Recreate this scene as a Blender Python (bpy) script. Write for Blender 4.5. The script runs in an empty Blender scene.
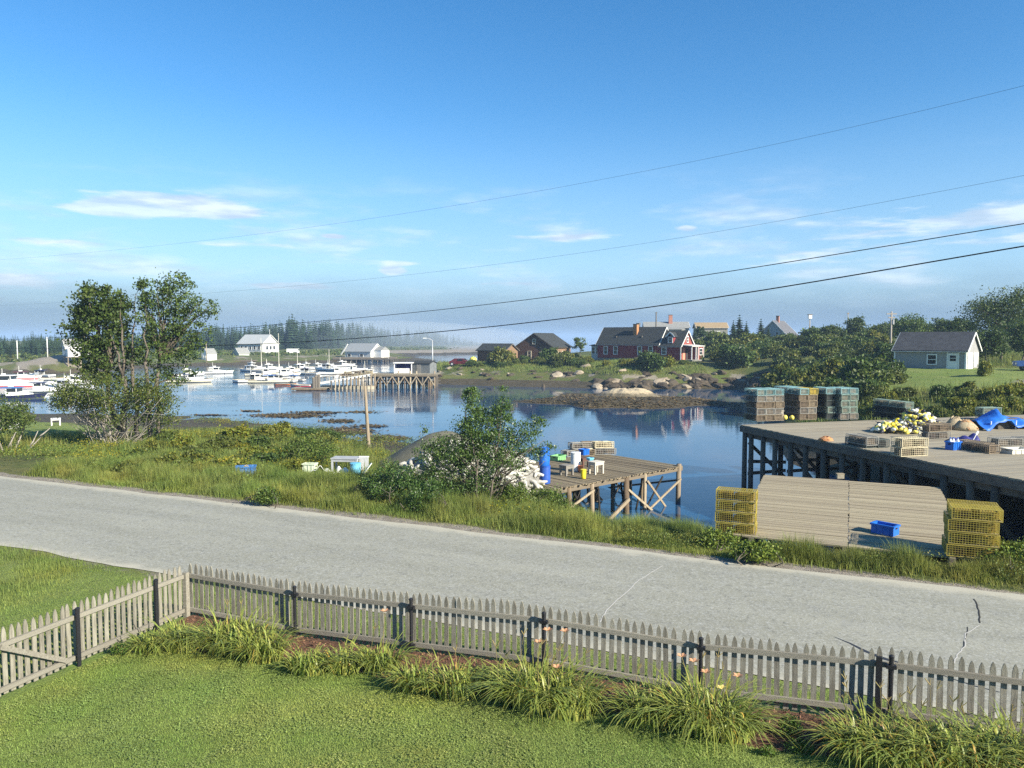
import bpy, bmesh, math, random
import numpy as np
from mathutils import Vector, Matrix
scene = bpy.context.scene
COL = scene.collection
R = math.radians
rng = np.random.default_rng(7)
random.seed(7)

# ------------------------------------------------------------------ camera
F, CH = 755.0, 8.4                       # focal length in pixels, eye height above the water
PITCH = math.atan(46.0 / F)
cd = bpy.data.cameras.new('camera')
cd.sensor_width = 36.0; cd.lens = 36.0 * F / 1024.0
cd.clip_start = 0.1; cd.clip_end = 20000
cam = bpy.data.objects.new('camera', cd); COL.objects.link(cam)
cam.location = (0, 0, CH); cam.rotation_euler = (R(90) - PITCH, 0, 0)
scene.camera = cam

# ------------------------------------------------------------------ light
SUN_EL, SUN_DIR = R(29), Vector((0.80, -0.60, 0)).normalized()      # horizontal direction towards the sun
sd = bpy.data.lights.new('sun', 'SUN'); sd.energy = 5.0; sd.angle = R(0.53); sd.color = (1.0, 0.93, 0.78)
sun = bpy.data.objects.new('sun', sd); COL.objects.link(sun)
to_sun = Vector((SUN_DIR.x * math.cos(SUN_EL), SUN_DIR.y * math.cos(SUN_EL), math.sin(SUN_EL)))
sun.rotation_euler = to_sun.to_track_quat('Z', 'Y').to_euler(); sun.location = to_sun * 300

scene.view_settings.view_transform = 'Standard'
scene.view_settings.look = 'None'
scene.view_settings.exposure = 1.12
scene.view_settings.gamma = 1.0
scene.cycles.use_denoising = False
scene.cycles.max_bounces = 8
scene.cycles.volume_bounces = 1
scene.cycles.transparent_max_bounces = 12
scene.cycles.sample_clamp_indirect = 4

class NT:
    """small helper to wire a node tree"""
    def __init__(s, nt): s.nt = nt
    def n(s, kind, **kw):
        d = s.nt.nodes.new(kind)
        for k, v in kw.items():
            if k.startswith('i_'): d.inputs[k[2:].replace('_', ' ')].default_value = v
            else: setattr(d, k, v)
        return d
    def put(s, sock, v):
        if hasattr(v, 'is_linked') or isinstance(v, bpy.types.NodeSocket): s.nt.links.new(v, sock)
        else: sock.default_value = v
    def m(s, op, a, b=None, c=None, clamp=False):
        d = s.nt.nodes.new('ShaderNodeMath'); d.operation = op; d.use_clamp = clamp
        s.put(d.inputs[0], a)
        if b is not None: s.put(d.inputs[1], b)
        if c is not None: s.put(d.inputs[2], c)
        return d.outputs[0]
    def ss(s, v, lo, hi):
        d = s.nt.nodes.new('ShaderNodeMapRange'); d.interpolation_type = 'SMOOTHSTEP'
        s.put(d.inputs['Value'], v); d.inputs['From Min'].default_value = lo; d.inputs['From Max'].default_value = hi
        return d.outputs['Result']
    def mix(s, f, a, b, mode='MIX'):
        d = s.nt.nodes.new('ShaderNodeMix'); d.data_type = 'RGBA'; d.blend_type = mode; d.clamp_factor = True
        s.put(d.inputs[0], f); s.put(d.inputs[6], a if not isinstance(a, tuple) else (*a[:3], 1)); s.put(d.inputs[7], b if not isinstance(b, tuple) else (*b[:3], 1))
        return d.outputs[2]
    def noise(s, vec, scale, detail=4, rough=0.55, out='Fac', dist=0.0):
        d = s.nt.nodes.new('ShaderNodeTexNoise'); d.inputs['Scale'].default_value = scale
        d.inputs['Detail'].default_value = detail; d.inputs['Roughness'].default_value = rough; d.inputs['Distortion'].default_value = dist
        if vec is not None: s.nt.links.new(vec, d.inputs['Vector'])
        return d.outputs[out]
    def mapping(s, vec, scale=(1, 1, 1), loc=(0, 0, 0), rot=(0, 0, 0)):
        d = s.nt.nodes.new('ShaderNodeMapping'); s.nt.links.new(vec, d.inputs[0])
        d.inputs['Scale'].default_value = scale; d.inputs['Location'].default_value = loc; d.inputs['Rotation'].default_value = rot
        return d.outputs[0]

# ------------------------------------------------------------------ sky
world = bpy.data.worlds.new('World'); scene.world = world; world.use_nodes = True
wt = NT(world.node_tree); world.node_tree.nodes.clear()
sky = wt.n('ShaderNodeTexSky', sky_type='NISHITA', sun_disc=False)
sky.sun_elevation = SUN_EL; sky.sun_rotation = math.atan2(SUN_DIR.x, SUN_DIR.y)
sky.air_density = 1.0; sky.dust_density = 0.0; sky.ozone_density = 3.0; sky.altitude = 0
tc = wt.n('ShaderNodeTexCoord'); sep = wt.n('ShaderNodeSeparateXYZ')
world.node_tree.links.new(tc.outputs['Generated'], sep.inputs[0])
dx, dy, dz = sep.outputs
az = wt.m('MULTIPLY', wt.m('ARCTAN2', dx, dy), 57.2958)
el = wt.m('MULTIPLY', wt.m('ARCSINE', dz), 57.2958)
cmb = wt.n('ShaderNodeCombineXYZ'); wt.put(cmb.inputs[0], az); wt.put(cmb.inputs[1], wt.m('MULTIPLY', el, 4.2))
cv = cmb.outputs[0]
n1 = wt.noise(cv, 0.085, 7, 0.6); n2 = wt.noise(wt.mapping(cv, (1.0, 1.6, 1), (31, 7, 0)), 0.22, 6, 0.62)
def blob(a0, e0, wa, we, gain=1.0):
    a = wt.m('DIVIDE', wt.m('SUBTRACT', az, a0), wa); e = wt.m('DIVIDE', wt.m('SUBTRACT', el, e0), we)
    r2 = wt.m('ADD', wt.m('MULTIPLY', a, a), wt.m('MULTIPLY', e, e))
    return wt.m('MULTIPLY', wt.m('POWER', 2.71828, wt.m('MULTIPLY', r2, -1.0)), gain)
blobs = [blob(-24.0, 9.1, 4.8, 1.0, 1.0), blob(-22.0, 8.8, 5.8, 0.5, 0.5), blob(-28.5, 8.4, 3.6, 0.5, 0.62), blob(-19, 6.6, 5.0, 0.40, 0.58), blob(-31, 6.1, 7.0, 0.50, 0.60), blob(4.5, 7.5, 5.0, 0.55, 0.62),
         blob(-8.9, 5.0, 1.1, 0.40, 1.15), blob(-9.5, 5.6, 4.5, 0.35, 0.55), blob(13.0, 8.0, 1.0, 0.28, 0.8), blob(-13.2, 7.4, 0.9, 0.22, 0.8), blob(27, 7.2, 9.0, 1.5, 0.60), blob(33, 8.0, 4.0, 0.8, 0.5), blob(35, 6.2, 2.0, 0.4, 0.8), blob(-36, 8.4, 1.8, 0.25, 0.7), blob(-33, 3.8, 5.0, 0.6, 0.6), blob(-36, 2.4, 3.0, 0.35, 0.75),
         blob(-16, 3.7, 4.0, 0.40, 0.75), blob(-35, 3.2, 5.0, 0.5, 0.4), blob(0, 4.0, 5.0, 0.35, 0.55), blob(20, 5.4, 9, 0.6, 0.45), blob(-10, 7.6, 5, 0.35, 0.22)]
bs = blobs[0]
for b in blobs[1:]: bs = wt.m('ADD', bs, b)
band = wt.m('MULTIPLY', wt.ss(el, -1, 2.0), wt.m('SUBTRACT', 1.0, wt.ss(el, 7.5, 13.0)))
puff = wt.ss(wt.m('ADD', bs, wt.m('MULTIPLY', wt.m('SUBTRACT', n2, 0.5), 1.5)), 0.36, 0.78)
wisp = wt.m('MULTIPLY', wt.m('MULTIPLY', wt.ss(n1, 0.47, 0.70), band), 0.62)
cl = wt.m('MINIMUM', wt.m('ADD', wt.m('MULTIPLY', puff, 0.72), wisp), 0.86)
shade = wt.noise(wt.mapping(cv, (1, 1.3, 1), (4, 2.2, 0)), 0.30, 4, 0.5)
ccol = wt.mix(wt.ss(shade, 0.32, 0.66), (2.7, 3.3, 4.1), (4.3, 4.8, 5.3))
hs = wt.n('ShaderNodeHueSaturation'); hs.inputs['Saturation'].default_value = 1.30; hs.inputs['Value'].default_value = 0.82; wt.put(hs.inputs['Color'], sky.outputs[0])
low = wt.m('MULTIPLY', wt.m('SUBTRACT', 1.0, wt.ss(el, 3.0, 17.0)), 0.62)
c1 = wt.mix(cl, wt.mix(low, hs.outputs[0], (1.62, 2.72, 4.05)), ccol)
# the grey-blue bank of sea fog lying on the horizon
fogf = wt.m('MULTIPLY', wt.m('SUBTRACT', 1.0, wt.ss(wt.m('ADD', el, wt.m('MULTIPLY', wt.m('SUBTRACT', n1, 0.5), 3.0)), 0.6, 5.6)), 0.88)
c2 = wt.mix(fogf, c1, (0.88, 1.40, 2.10))
bg = wt.n('ShaderNodeBackground'); wt.put(bg.inputs[0], c2); bg.inputs[1].default_value = 0.105
ow = wt.n('ShaderNodeOutputWorld'); world.node_tree.links.new(bg.outputs[0], ow.inputs[0])

# ------------------------------------------------------------------ helpers
cp, sp = math.cos(PITCH), math.sin(PITCH)
def ray(px, py):
    u, v = (px - 512) / F, (384 - py) / F
    return Vector((u, cp + v * sp, -sp + v * cp))
def P(px, py, z):                        # point of the photograph's pixel on the level plane z
    d = ray(px, py); t = (z - CH) / d.z
    return Vector((d.x * t, d.y * t, z))
def at(px, py, Y):                       # point of the pixel at the distance Y
    d = ray(px, py); t = Y / d.y
    return Vector((d.x * t, Y, CH + d.z * t))

def tag(o, label=None, cat=None, group=None, kind=None):
    if label: o['label'] = label
    if cat: o['category'] = cat
    if group: o['group'] = group
    if kind: o['kind'] = kind
    return o
def thing(name, loc, label, cat, group=None, rz=0.0):
    o = bpy.data.objects.new(name, None); COL.objects.link(o)
    o.location = loc; o.rotation_euler = (0, 0, rz); o.empty_display_size = 0.2
    return tag(o, label, cat, group)
def link(name, me, parent=None, loc=None, rot=None, scale=None):
    o = bpy.data.objects.new(name, me); COL.objects.link(o)
    if parent is not None: o.parent = parent
    if loc is not None: o.location = loc
    if rot is not None: o.rotation_euler = rot
    if scale is not None: o.scale = scale
    return o
def copy_tree(o, parent=None):
    c = o.copy(); COL.objects.link(c); c.parent = parent
    for ch in list(o.children): copy_tree(ch, c)
    return c

class MB:
    """collects shapes for ONE mesh"""
    def __init__(s): s.v, s.f, s.mi = [], [], []
    def add(s, vs, fs, m=0):
        b = len(s.v); s.v += [tuple(p) for p in vs]; s.f += [tuple(i + b for i in q) for q in fs]; s.mi += [m] * len(fs); return s
    def box(s, c, d, rz=0.0, m=0, rx=0.0, ry=0.0):
        M = Matrix.Translation(c) @ Matrix.Rotation(rz, 4, 'Z') @ Matrix.Rotation(ry, 4, 'Y') @ Matrix.Rotation(rx, 4, 'X')
        vs = [M @ Vector((x * d[0] / 2, y * d[1] / 2, z * d[2] / 2)) for x in (-1, 1) for y in (-1, 1) for z in (-1, 1)]
        return s.add(vs, [(0, 1, 3, 2), (4, 6, 7, 5), (0, 4, 5, 1), (2, 3, 7, 6), (0, 2, 6, 4), (1, 5, 7, 3)], m)
    def bar(s, a, b, w, h=None, m=0):    # square bar from a to b
        a, b = Vector(a), Vector(b); h = h or w; d = (b - a)
        q = d.to_track_quat('Z', 'Y'); M = Matrix.Translation((a + b) / 2) @ q.to_matrix().to_4x4()
        L = d.length / 2
        vs = [M @ Vector((x * w / 2, y * h / 2, z * L)) for x in (-1, 1) for y in (-1, 1) for z in (-1, 1)]
        return s.add(vs, [(0, 1, 3, 2), (4, 6, 7, 5), (0, 4, 5, 1), (2, 3, 7, 6), (0, 2, 6, 4), (1, 5, 7, 3)], m)
    def tube(s, pts, rad, n=6, m=0, cap=True):
        pts = [Vector(p) for p in pts]; k = len(pts); b = len(s.v)
        rad = rad if hasattr(rad, '__len__') else [rad] * k
        for i, p in enumerate(pts):
            t = (pts[min(i + 1, k - 1)] - pts[max(i - 1, 0)]).normalized()
            a = Vector((0, 0, 1)) if abs(t.z) < 0.9 else Vector((1, 0, 0))
            x = t.cross(a).normalized(); y = t.cross(x)
            for j in range(n):
                q = 2 * math.pi * j / n
                s.v.append(tuple(p + (x * math.cos(q) + y * math.sin(q)) * rad[i]))
        for i in range(k - 1):
            for j in range(n):
                a0, a1 = b + i * n + j, b + i * n + (j + 1) % n
                s.f.append((a0, a1, a1 + n, a0 + n)); s.mi.append(m)
        if cap:
            s.f.append(tuple(b + j for j in range(n - 1, -1, -1))); s.mi.append(m)
            s.f.append(tuple(b + (k - 1) * n + j for j in range(n))); s.mi.append(m)
        return s
    def lathe(s, c, prof, n=10, m=0, sy=1.0):   # prof: (radius, z) from bottom to top
        b = len(s.v)
        for r, z in prof:
            for j in range(n):
                q = 2 * math.pi * j / n
                s.v.append((c[0] + r * math.cos(q), c[1] + r * math.sin(q) * sy, c[2] + z))
        for i in range(len(prof) - 1):
            for j in range(n):
                a0, a1 = b + i * n + j, b + i * n + (j + 1) % n
                s.f.append((a0, a1, a1 + n, a0 + n)); s.mi.append(m)
        s.f.append(tuple(b + j for j in range(n - 1, -1, -1))); s.mi.append(m)
        s.f.append(tuple(b + (len(prof) - 1) * n + j for j in range(n))); s.mi.append(m)
        return s
    def mesh(s, name, mats, smooth=False):
        me = bpy.data.meshes.new(name); me.from_pydata(s.v, [], s.f)
        mats = mats if isinstance(mats, (list, tuple)) else [mats]
        for q in mats: me.materials.append(q)
        if len(mats) > 1: me.polygons.foreach_set('material_index', s.mi)
        if smooth: me.polygons.foreach_set('use_smooth', [True] * len(s.f))
        me.update(); return me
    def build(s, name, mats, parent=None, loc=None, rot=None, smooth=False):
        return link(name, s.mesh(name, mats, smooth), parent, loc, rot)

def np_mesh(name, verts, faces, mats, k=3, attr=None, midx=None, smooth=False):
    """fast mesh from numpy arrays, all faces with k corners; attr: dict name -> per-vertex float colour (n,4)"""
    me = bpy.data.meshes.new(name)
    verts = np.asarray(verts, np.float32); faces = np.asarray(faces, np.int32)
    me.vertices.add(len(verts)); me.vertices.foreach_set('co', verts.ravel())
    me.loops.add(faces.size); me.loops.foreach_set('vertex_index', faces.ravel())
    me.polygons.add(len(faces)); me.polygons.foreach_set('loop_start', np.arange(0, faces.size, k, dtype=np.int32))
    for q in (mats if isinstance(mats, (list, tuple)) else [mats]): me.materials.append(q)
    if midx is not None: me.polygons.foreach_set('material_index', np.asarray(midx, np.int32))
    if smooth: me.polygons.foreach_set('use_smooth', np.ones(len(faces), bool))
    me.update(calc_edges=True)
    for an, av in (attr or {}).items():
        a = me.color_attributes.new(an, 'FLOAT_COLOR', 'POINT'); a.data.foreach_set('color', np.asarray(av, np.float32).ravel())
    me.validate()
    return me

_unit = {}
def unit_box(m):
    if m.name not in _unit: _unit[m.name] = MB().box((0, 0, 0), (1, 1, 1)).mesh('box_' + m.name, m)
    return _unit[m.name]
def box_part(name, m, parent, c, d, rz=0.0, rx=0.0, ry=0.0):      # a piece sharing one mesh with its like
    return link(name, unit_box(m), parent, c, (rx, ry, rz), d)

# ------------------------------------------------------------------ materials
def M_(name, base, rough=0.8, var=None, vscale=3.0, stretch=(1, 1, 1), rand=0.0, bump=0.0, bscale=30.0, spec=0.3, metal=0.0, transl=0.0, tint=False, space='Object', detail=5, dist=0.0):
    """procedural material: base colour mixed with var by noise, value shifted per object (rand)"""
    m = bpy.data.materials.new(name); m.use_nodes = True; t = NT(m.node_tree); m.node_tree.nodes.clear()
    tcn = t.n('ShaderNodeTexCoord'); v = tcn.outputs['Object' if space == 'World' else space]
    if space == 'World': v = t.n('ShaderNodeNewGeometry').outputs['Position']
    if stretch != (1, 1, 1): v = t.mapping(v, stretch)
    oi = None
    if rand:
        oi = t.n('ShaderNodeObjectInfo')
        va = t.nt.nodes.new('ShaderNodeVectorMath'); va.operation = 'ADD'; t.put(va.inputs[0], v)
        cmb = t.n('ShaderNodeCombineXYZ'); r100 = t.m('MULTIPLY', oi.outputs['Random'], 57.0)
        for i in range(3): t.put(cmb.inputs[i], r100)
        t.put(va.inputs[1], cmb.outputs[0]); v = va.outputs[0]
    col = (*base, 1)
    if var is not None:
        nf = t.noise(v, vscale, detail, 0.6, dist=dist); col = t.mix(t.ss(nf, 0.3, 0.7), base, var)
    if tint:
        an = t.n('ShaderNodeAttribute', attribute_name='tint'); col = t.mix(1.0, col if not isinstance(col, tuple) else base, an.outputs['Color'], 'MULTIPLY')
    if rand:
        hs = t.n('ShaderNodeHueSaturation'); t.put(hs.inputs['Value'], t.m('ADD', 1.0 - rand, t.m('MULTIPLY', oi.outputs['Random'], 2 * rand)))
        t.put(hs.inputs['Hue'], t.m('ADD', 0.5 - rand * 0.03, t.m('MULTIPLY', oi.outputs['Random'], rand * 0.06)))
        t.put(hs.inputs['Color'], col if not isinstance(col, tuple) else (*base, 1)); col = hs.outputs[0]
    b = t.n('ShaderNodeBsdfPrincipled'); t.put(b.inputs['Base Color'], col)
    b.inputs['Roughness'].default_value = rough; b.inputs['Specular IOR Level'].default_value = spec; b.inputs['Metallic'].default_value = metal
    if bump:
        bn = t.n('ShaderNodeBump'); bn.inputs['Strength'].default_value = bump; bn.inputs['Distance'].default_value = 0.02
        t.put(bn.inputs['Height'], t.noise(v, bscale, 4, 0.6)); t.put(b.inputs['Normal'], bn.outputs[0])
    out = b.outputs[0]
    if transl:
        tr = t.n('ShaderNodeBsdfTranslucent'); t.put(tr.inputs[0], col)
        mx = t.n('ShaderNodeMixShader'); mx.inputs[0].default_value = transl; t.put(mx.inputs[1], out); t.put(mx.inputs[2], tr.outputs[0]); out = mx.outputs[0]
    o = t.n('ShaderNodeOutputMaterial'); t.put(o.inputs[0], out)
    return m
# ------------------------------------------------------------------ terrain
NR = Vector((0.408, 0.913, 0)); TR = Vector((0.913, -0.408, 0))     # across / along the road
C_NEAR, C_FAR, Z_ROAD = 13.25, 20.02, 2.60
ctrl = []
def cpt(p, z=None): ctrl.append((p[0], p[1], p[2] if z is None else z))
def cpx(px, py, z): cpt(P(px, py, z))
# lawn round the house, verge and road
for X, Y, z in [(0, 0, 3.3), (-10, 0, 3.3), (10, 0, 3.3), (0, -20, 3.6), (-30, -10, 3.4), (30, -10, 3.8), (0, 6, 3.12), (-6.2, 14.4, 3.0), (-7.7, 11.3, 3.04), (-8.5, 7, 3.08),
                (0.0, 12.2, 3.05), (5.3, 10.3, 3.05), (10, 8.6, 3.1), (-14, 12, 2.85), (-20, 14, 2.75), (-40, 20, 2.6)]: cpt((X, Y, z))
for s in range(-70, 61, 10):
    for c in (C_NEAR, (C_NEAR + C_FAR) / 2, C_FAR): cpt(NR * c + TR * s, Z_ROAD - 0.03)
    if s > -66: cpt(NR * (C_FAR + 1.4) + TR * s, 2.55)
# left bank beyond the road
for a in [(0, 455, 2.0), (60, 452, 2.0), (120, 450, 2.0), (180, 450, 2.1), (0, 435, 1.3), (60, 428, 1.2), (110, 432, 1.3), (60, 420, .6), (0, 416, .3), (100, 418, .3), (200, 452, 2.1), (250, 458, 2.2), (300, 468, 2.25),
          (220, 437, 1.9), (280, 441, 1.75), (330, 456, 1.6), (150, 421, 0.2), (80, 413.5, 0), (0, 411, -.1), (0, 405, -.9), (60, 408, -.9), (150, 414, -.5), (240, 424, .12), (290, 432, .15), (330, 440, .2), (370, 447, .2),
          (340, 474, 2.1), (360, 486, 2.35), (380, 470, 1.8), (400, 480, 2.1), (372, 456, .6), (440, 490, 2.2), (490, 490, 1.9), (520, 478, 1.5), (540, 498, 1.7),
          (200, 414, -.25), (260, 416, -.25), (320, 424, -.2), (380, 432, -.4), (420, 432, -.5), (450, 440, -.2), (420, 447, .3), (480, 452, .1), (530, 458, -.2)]: cpx(*a)
# bank under the little pier and along the cove
for X, Y, z in [(2.5, 25.5, 2.0), (4.5, 24.3, 1.85), (7, 23.2, 1.8), (9, 22.4, 1.95), (12.5, 21.3, 2.2), (15.5, 20.2, 2.1), (20, 19.2, 2.2), (3.2, 28, 1.0), (6, 27, .4), (8.5, 26, .5), (11, 25.5, .6), (14, 24, .5), (17, 23, .4),
                (6, 31, -.8), (9, 29, -.8), (12, 28, -.6), (16, 26, -.5), (20, 24, .2), (10, 36, -2), (14, 34, -1.6), (18, 30, -1), (22, 27, .3), (26, 24, 2.4), (34, 20, 2.8), (45, 15, 3.2),
                (4, 36, -.9), (2, 40, -1.2), (8, 48, -2), (0, 55, -1.5), (15, 60, -2), (18, 80, -2), (5, 80, -2), (-10, 70, -1), (-15, 100, -2.5), (0, 105, -1.6), (-40, 110, -3), (-70, 100, -2.5), (-90, 125, -3), (-60, 150, -3),
                (-20, 140, -3), (-120, 150, -2), (-45, 190, -2), (-30, 210, -2.5), (-90, 180, -2), (-20, 260, -2), (-30, 320, -2), (-15, 200, -3), (0, 330, -2), (0, 240, -2), (80, 420, -2), (20, 520, -2), (-10, 175, -2),
                # behind the big wharf, to the grey house
                (14, 43, -1), (14, 50, -1), (17, 46, -.8), (21, 44, -.2), (25, 43.5, 1.6), (24, 38, -.2), (19, 60, -1.2), (26, 80, -1.2), (32, 100, -1), (37, 115, -.6), (24, 60, 1.6), (31, 80, 2), (37.5, 100, 2.5), (42.5, 115, 3), (25, 46, 3.2), (33, 44, 3.4), (38, 34, 3.4), (36, 55, 3.7), (29, 56, 3.3), (18, 54, -.9), (22.5, 54, 1.8), (32, 70, 3.6), (46, 80, 4.85),
                (56, 84, 4.9), (70, 70, 5), (62, 60, 4.6), (50, 60, 4.2), (40, 88, 4.8), (60, 105, 5.5), (90, 100, 6), (47, 122, 5.0), (80, 150, 7.5), (60, 190, 8.3), (100, 200, 8.6), (40, 200, 7), (140, 160, 8)]: cpt((X, Y, z))
# the mud bar and the shore of the red house
for a in [(512, 401, .05), (550, 403.5, .08), (590, 408, .1), (640, 408, .1), (700, 407, .1), (735, 405, .12), (540, 398, .5), (580, 400, .65), (620, 401, .7), (670, 401, .6), (715, 400, .55), (560, 396, .4), (600, 396.5, .5), (640, 397, .5), (690, 397, .5),
          (500, 408, -.6), (560, 411, -.7), (620, 416, -.8), (700, 414, -.8), (540, 394, -.02), (590, 394, .03), (640, 394, -.05), (700, 393.5, -.05), (470, 392, -.5), (430, 392, -.8)]: cpx(*a)
for px, ys in [(440, 384), (470, 385), (500, 386.5), (540, 387), (580, 388), (620, 388.5), (660, 388.5), (700, 388.5), (740, 388.5)]:
    b = P(px, ys, 0); cpt(b)
    if px < 600:
        for dY, z in ((6, .9), (10, 2.0), (16, 2.9), (26, 3.5)): cpt((b.x * (1 + dY / b.y), b.y + dY, z))
    else:
        for dY, z in ((1.6, 1.2), (5, 2.6), (11, 3.9), (18, 4.1)): cpt((b.x * (1 + dY / b.y), b.y + dY, z))
for X, Y, z in [(20, 150, 4.0), (35, 146, 4.1), (5, 170, 4), (-10, 160, 3), (-18, 160, 2), (-25, 165, -1), (30, 170, 5), (50, 150, 5.4), (10, 200, 4), (-15, 190, -1), (20, 260, 3), (80, 280, 6), (160, 300, 6), (40, 330, -1), (120, 400, -1), (-9, 148, 3.0), (-14, 142, 1.5)]: cpt((X, Y, z))
# the tan ledge knoll under the stilted fish house
for a, Y in (((12, 368), 182), ((30, 361), 188), ((45, 356), 192), ((60, 353.5), 194), ((78, 353.5), 196), ((95, 357), 196), ((70, 362), 184), ((40, 366), 181)): cpt(at(*a, Y))
# the far side of the harbour
for px, ys, top in [(-160, 376, 4), (-60, 374.5, 4), (0, 373.5, 4), (40, 373.5, 4.2), (75, 373, 4.4), (120, 369, 4), (180, 366.5, 3.4), (240, 365, 3.0), (300, 363.5, 3.2), (340, 362.5, 2.8), (390, 361.5, 2.6), (440, 354.5, 3), (480, 353.8, 2)]:
    b = P(px, ys, 0); cpt(b)
    for k, z in ((0.955, -1.5), (1.02, 1.2), (1.09, min(2.4, top * .7)), (1.25, top * .75), (1.6, top), (2.4, top * 1.15)): cpt((b.x * k, b.y * k, z))
for a in [(-700, 900, 6), (-300, 900, 6), (0, 900, -2), (300, 900, -2), (700, 900, -2), (400, 300, 6), (300, 100, 7), (150, 40, 5), (150, -40, 5), (-150, 20, 3), (-150, -40, 4), (-300, 120, 5), (-90, 60, 2.2), (-75, 75, .8), (-120, 90, 1), (-130, 70, 2.4), (-55, 42, 2.2), (500, 600, -2)]: cpt(a)
CT = np.array(ctrl); _u, _i = np.unique(np.round(CT[:, :2], 1), axis=0, return_index=True); CT = CT[_i]
_A = np.sqrt(((CT[:, None, :2] - CT[None, :, :2]) ** 2).sum(-1)); np.fill_diagonal(_A, -0.15)
_W = np.linalg.solve(-_A, CT[:, 2] - 1.0)
def sstep(a, b, x):
    t = np.clip((x - a) / (b - a), 0, 1); return t * t * (3 - 2 * t)
def vnoise(x, y, seed=0):                # smooth value noise
    xi, yi = np.floor(x).astype(np.int64), np.floor(y).astype(np.int64); fx, fy = x - xi, y - yi
    fx, fy = fx * fx * (3 - 2 * fx), fy * fy * (3 - 2 * fy)
    def h(a, b):
        n = (a * 374761393 + b * 668265263 + seed * 144665) & 0x7fffffff
        n = ((n ^ (n >> 13)) * 1274126177) & 0x7fffffff
        return ((n ^ (n >> 16)) & 0xffff) / 65535.0
    return (h(xi, yi) * (1 - fx) + h(xi + 1, yi) * fx) * (1 - fy) + (h(xi, yi + 1) * (1 - fx) + h(xi + 1, yi + 1) * fx) * fy
def fbm(x, y, seed=0, o=4):
    s, a = 0, 0.5
    for i in range(o): s = s + a * (vnoise(x * 2 ** i, y * 2 ** i, seed + i) - 0.5) * 2; a *= 0.5
    return s
def height(x, y):
    x, y = np.atleast_1d(np.asarray(x, float)), np.atleast_1d(np.asarray(y, float))
    out = np.empty(len(x))
    for i in range(0, len(x), 8000):
        d = np.sqrt((x[i:i + 8000, None] - CT[None, :, 0]) ** 2 + (y[i:i + 8000, None] - CT[None, :, 1]) ** 2)
        out[i:i + 8000] = 1.0 - d @ _W
    c = NR.x * x + NR.y * y
    r = np.hypot(x, y)
    away = sstep(0.15, 1.25, np.maximum(C_NEAR - c, c - C_FAR))      # 0 on the road
    out = out + away * (fbm(x / 3.1, y / 3.1, 3) * 0.10 * sstep(13, 24, c) + fbm(x / 0.9, y / 0.9, 9, 3) * 0.05 * sstep(20, 40, r) + fbm(x / 14, y / 14, 5) * 0.35 * sstep(90, 160, r))
    return np.where(away < 1, out * away + (1 - away) * (Z_ROAD - 0.03), out)
def gz(x, y): return float(height(x, y)[0])
def ground(px, py, y0=8.0, y1=700.0):    # where the pixel's line of sight meets the ground
    d = ray(px, py); ts = np.geomspace(y0, y1, 900) / d.y
    hz = height(d.x * ts, d.y * ts); k = np.nonzero(CH + d.z * ts < hz)[0]
    t = ts[k[0]] if len(k) else ts[-1]
    return Vector((d.x * t, d.y * t, gz(d.x * t, d.y * t)))

def ground_material():
    m = bpy.data.materials.new('ground'); m.use_nodes = True; t = NT(m.node_tree); m.node_tree.nodes.clear()
    pos = t.n('ShaderNodeNewGeometry').outputs['Position']
    msk = t.n('ShaderNodeAttribute', attribute_name='mask'); s = t.n('ShaderNodeSeparateColor'); t.put(s.inputs[0], msk.outputs['Color'])
    mud, bare, lawn = s.outputs
    n_a = t.noise(pos, 0.35, 6, 0.6); n_b = t.noise(pos, 3.0, 5, 0.65); n_c = t.noise(pos, 24.0, 4, 0.7); n_d = t.noise(t.mapping(pos, (1, 3.5, 1)), 0.8, 6, 0.65)
    wild = t.mix(t.ss(n_a, .35, .65), (.085, .110, .026), (.130, .125, .042)); wild = t.mix(t.ss(n_b, .45, .8), wild, (.030, .050, .012))
    lawnc = t.mix(t.ss(n_a, .3, .7), (.155, .215, .045), (.215, .240, .070)); lawnc = t.mix(t.m('MULTIPLY', t.ss(n_c, .4, .75), .7), lawnc, (.075, .120, .024))
    mudc = t.mix(t.ss(n_b, .35, .7), (.060, .046, .022), (.120, .095, .058)); mudc = t.mix(t.ss(n_d, .45, .62), mudc, (.048, .038, .014)); mudc = t.mix(t.m('MULTIPLY', t.ss(n_c, .55, .75), .5), mudc, (.17, .15, .11))
    rock = t.mix(t.ss(n_b, .3, .7), (.30, .265, .215), (.20, .17, .13)); rock = t.mix(t.ss(n_c, .6, .8), rock, (.09, .075, .05))
    c = t.mix(lawn, wild, lawnc)
    bf = t.ss(t.m('ADD', bare, t.m('MULTIPLY', t.m('SUBTRACT', n_b, .5), .9)), .4, .62); c = t.mix(bf, c, rock)
    mf = t.ss(t.m('ADD', mud, t.m('MULTIPLY', t.m('SUBTRACT', n_b, .5), .5)), .38, .62); c = t.mix(mf, c, mudc)
    b = t.n('ShaderNodeBsdfPrincipled'); t.put(b.inputs['Base Color'], c); b.inputs['Specular IOR Level'].default_value = .2
    t.put(b.inputs['Roughness'], t.m('SUBTRACT', .95, t.m('MULTIPLY', mf, .3)))
    bn = t.n('ShaderNodeBump'); bn.inputs['Strength'].default_value = .8; bn.inputs['Distance'].default_value = .12
    t.put(bn.inputs['Height'], t.m('ADD', n_b, t.m('MULTIPLY', n_c, .35))); t.put(b.inputs['Normal'], bn.outputs[0])
    o = t.n('ShaderNodeOutputMaterial'); t.put(o.inputs[0], b.outputs[0]); return m
FENCE_A, FENCE_T = Vector((-6.32, 14.45, 0)), Vector((0.941, -0.338, 0)).normalized()
FENCE_S = Vector((-0.338, -0.941, 0)).normalized()
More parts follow.
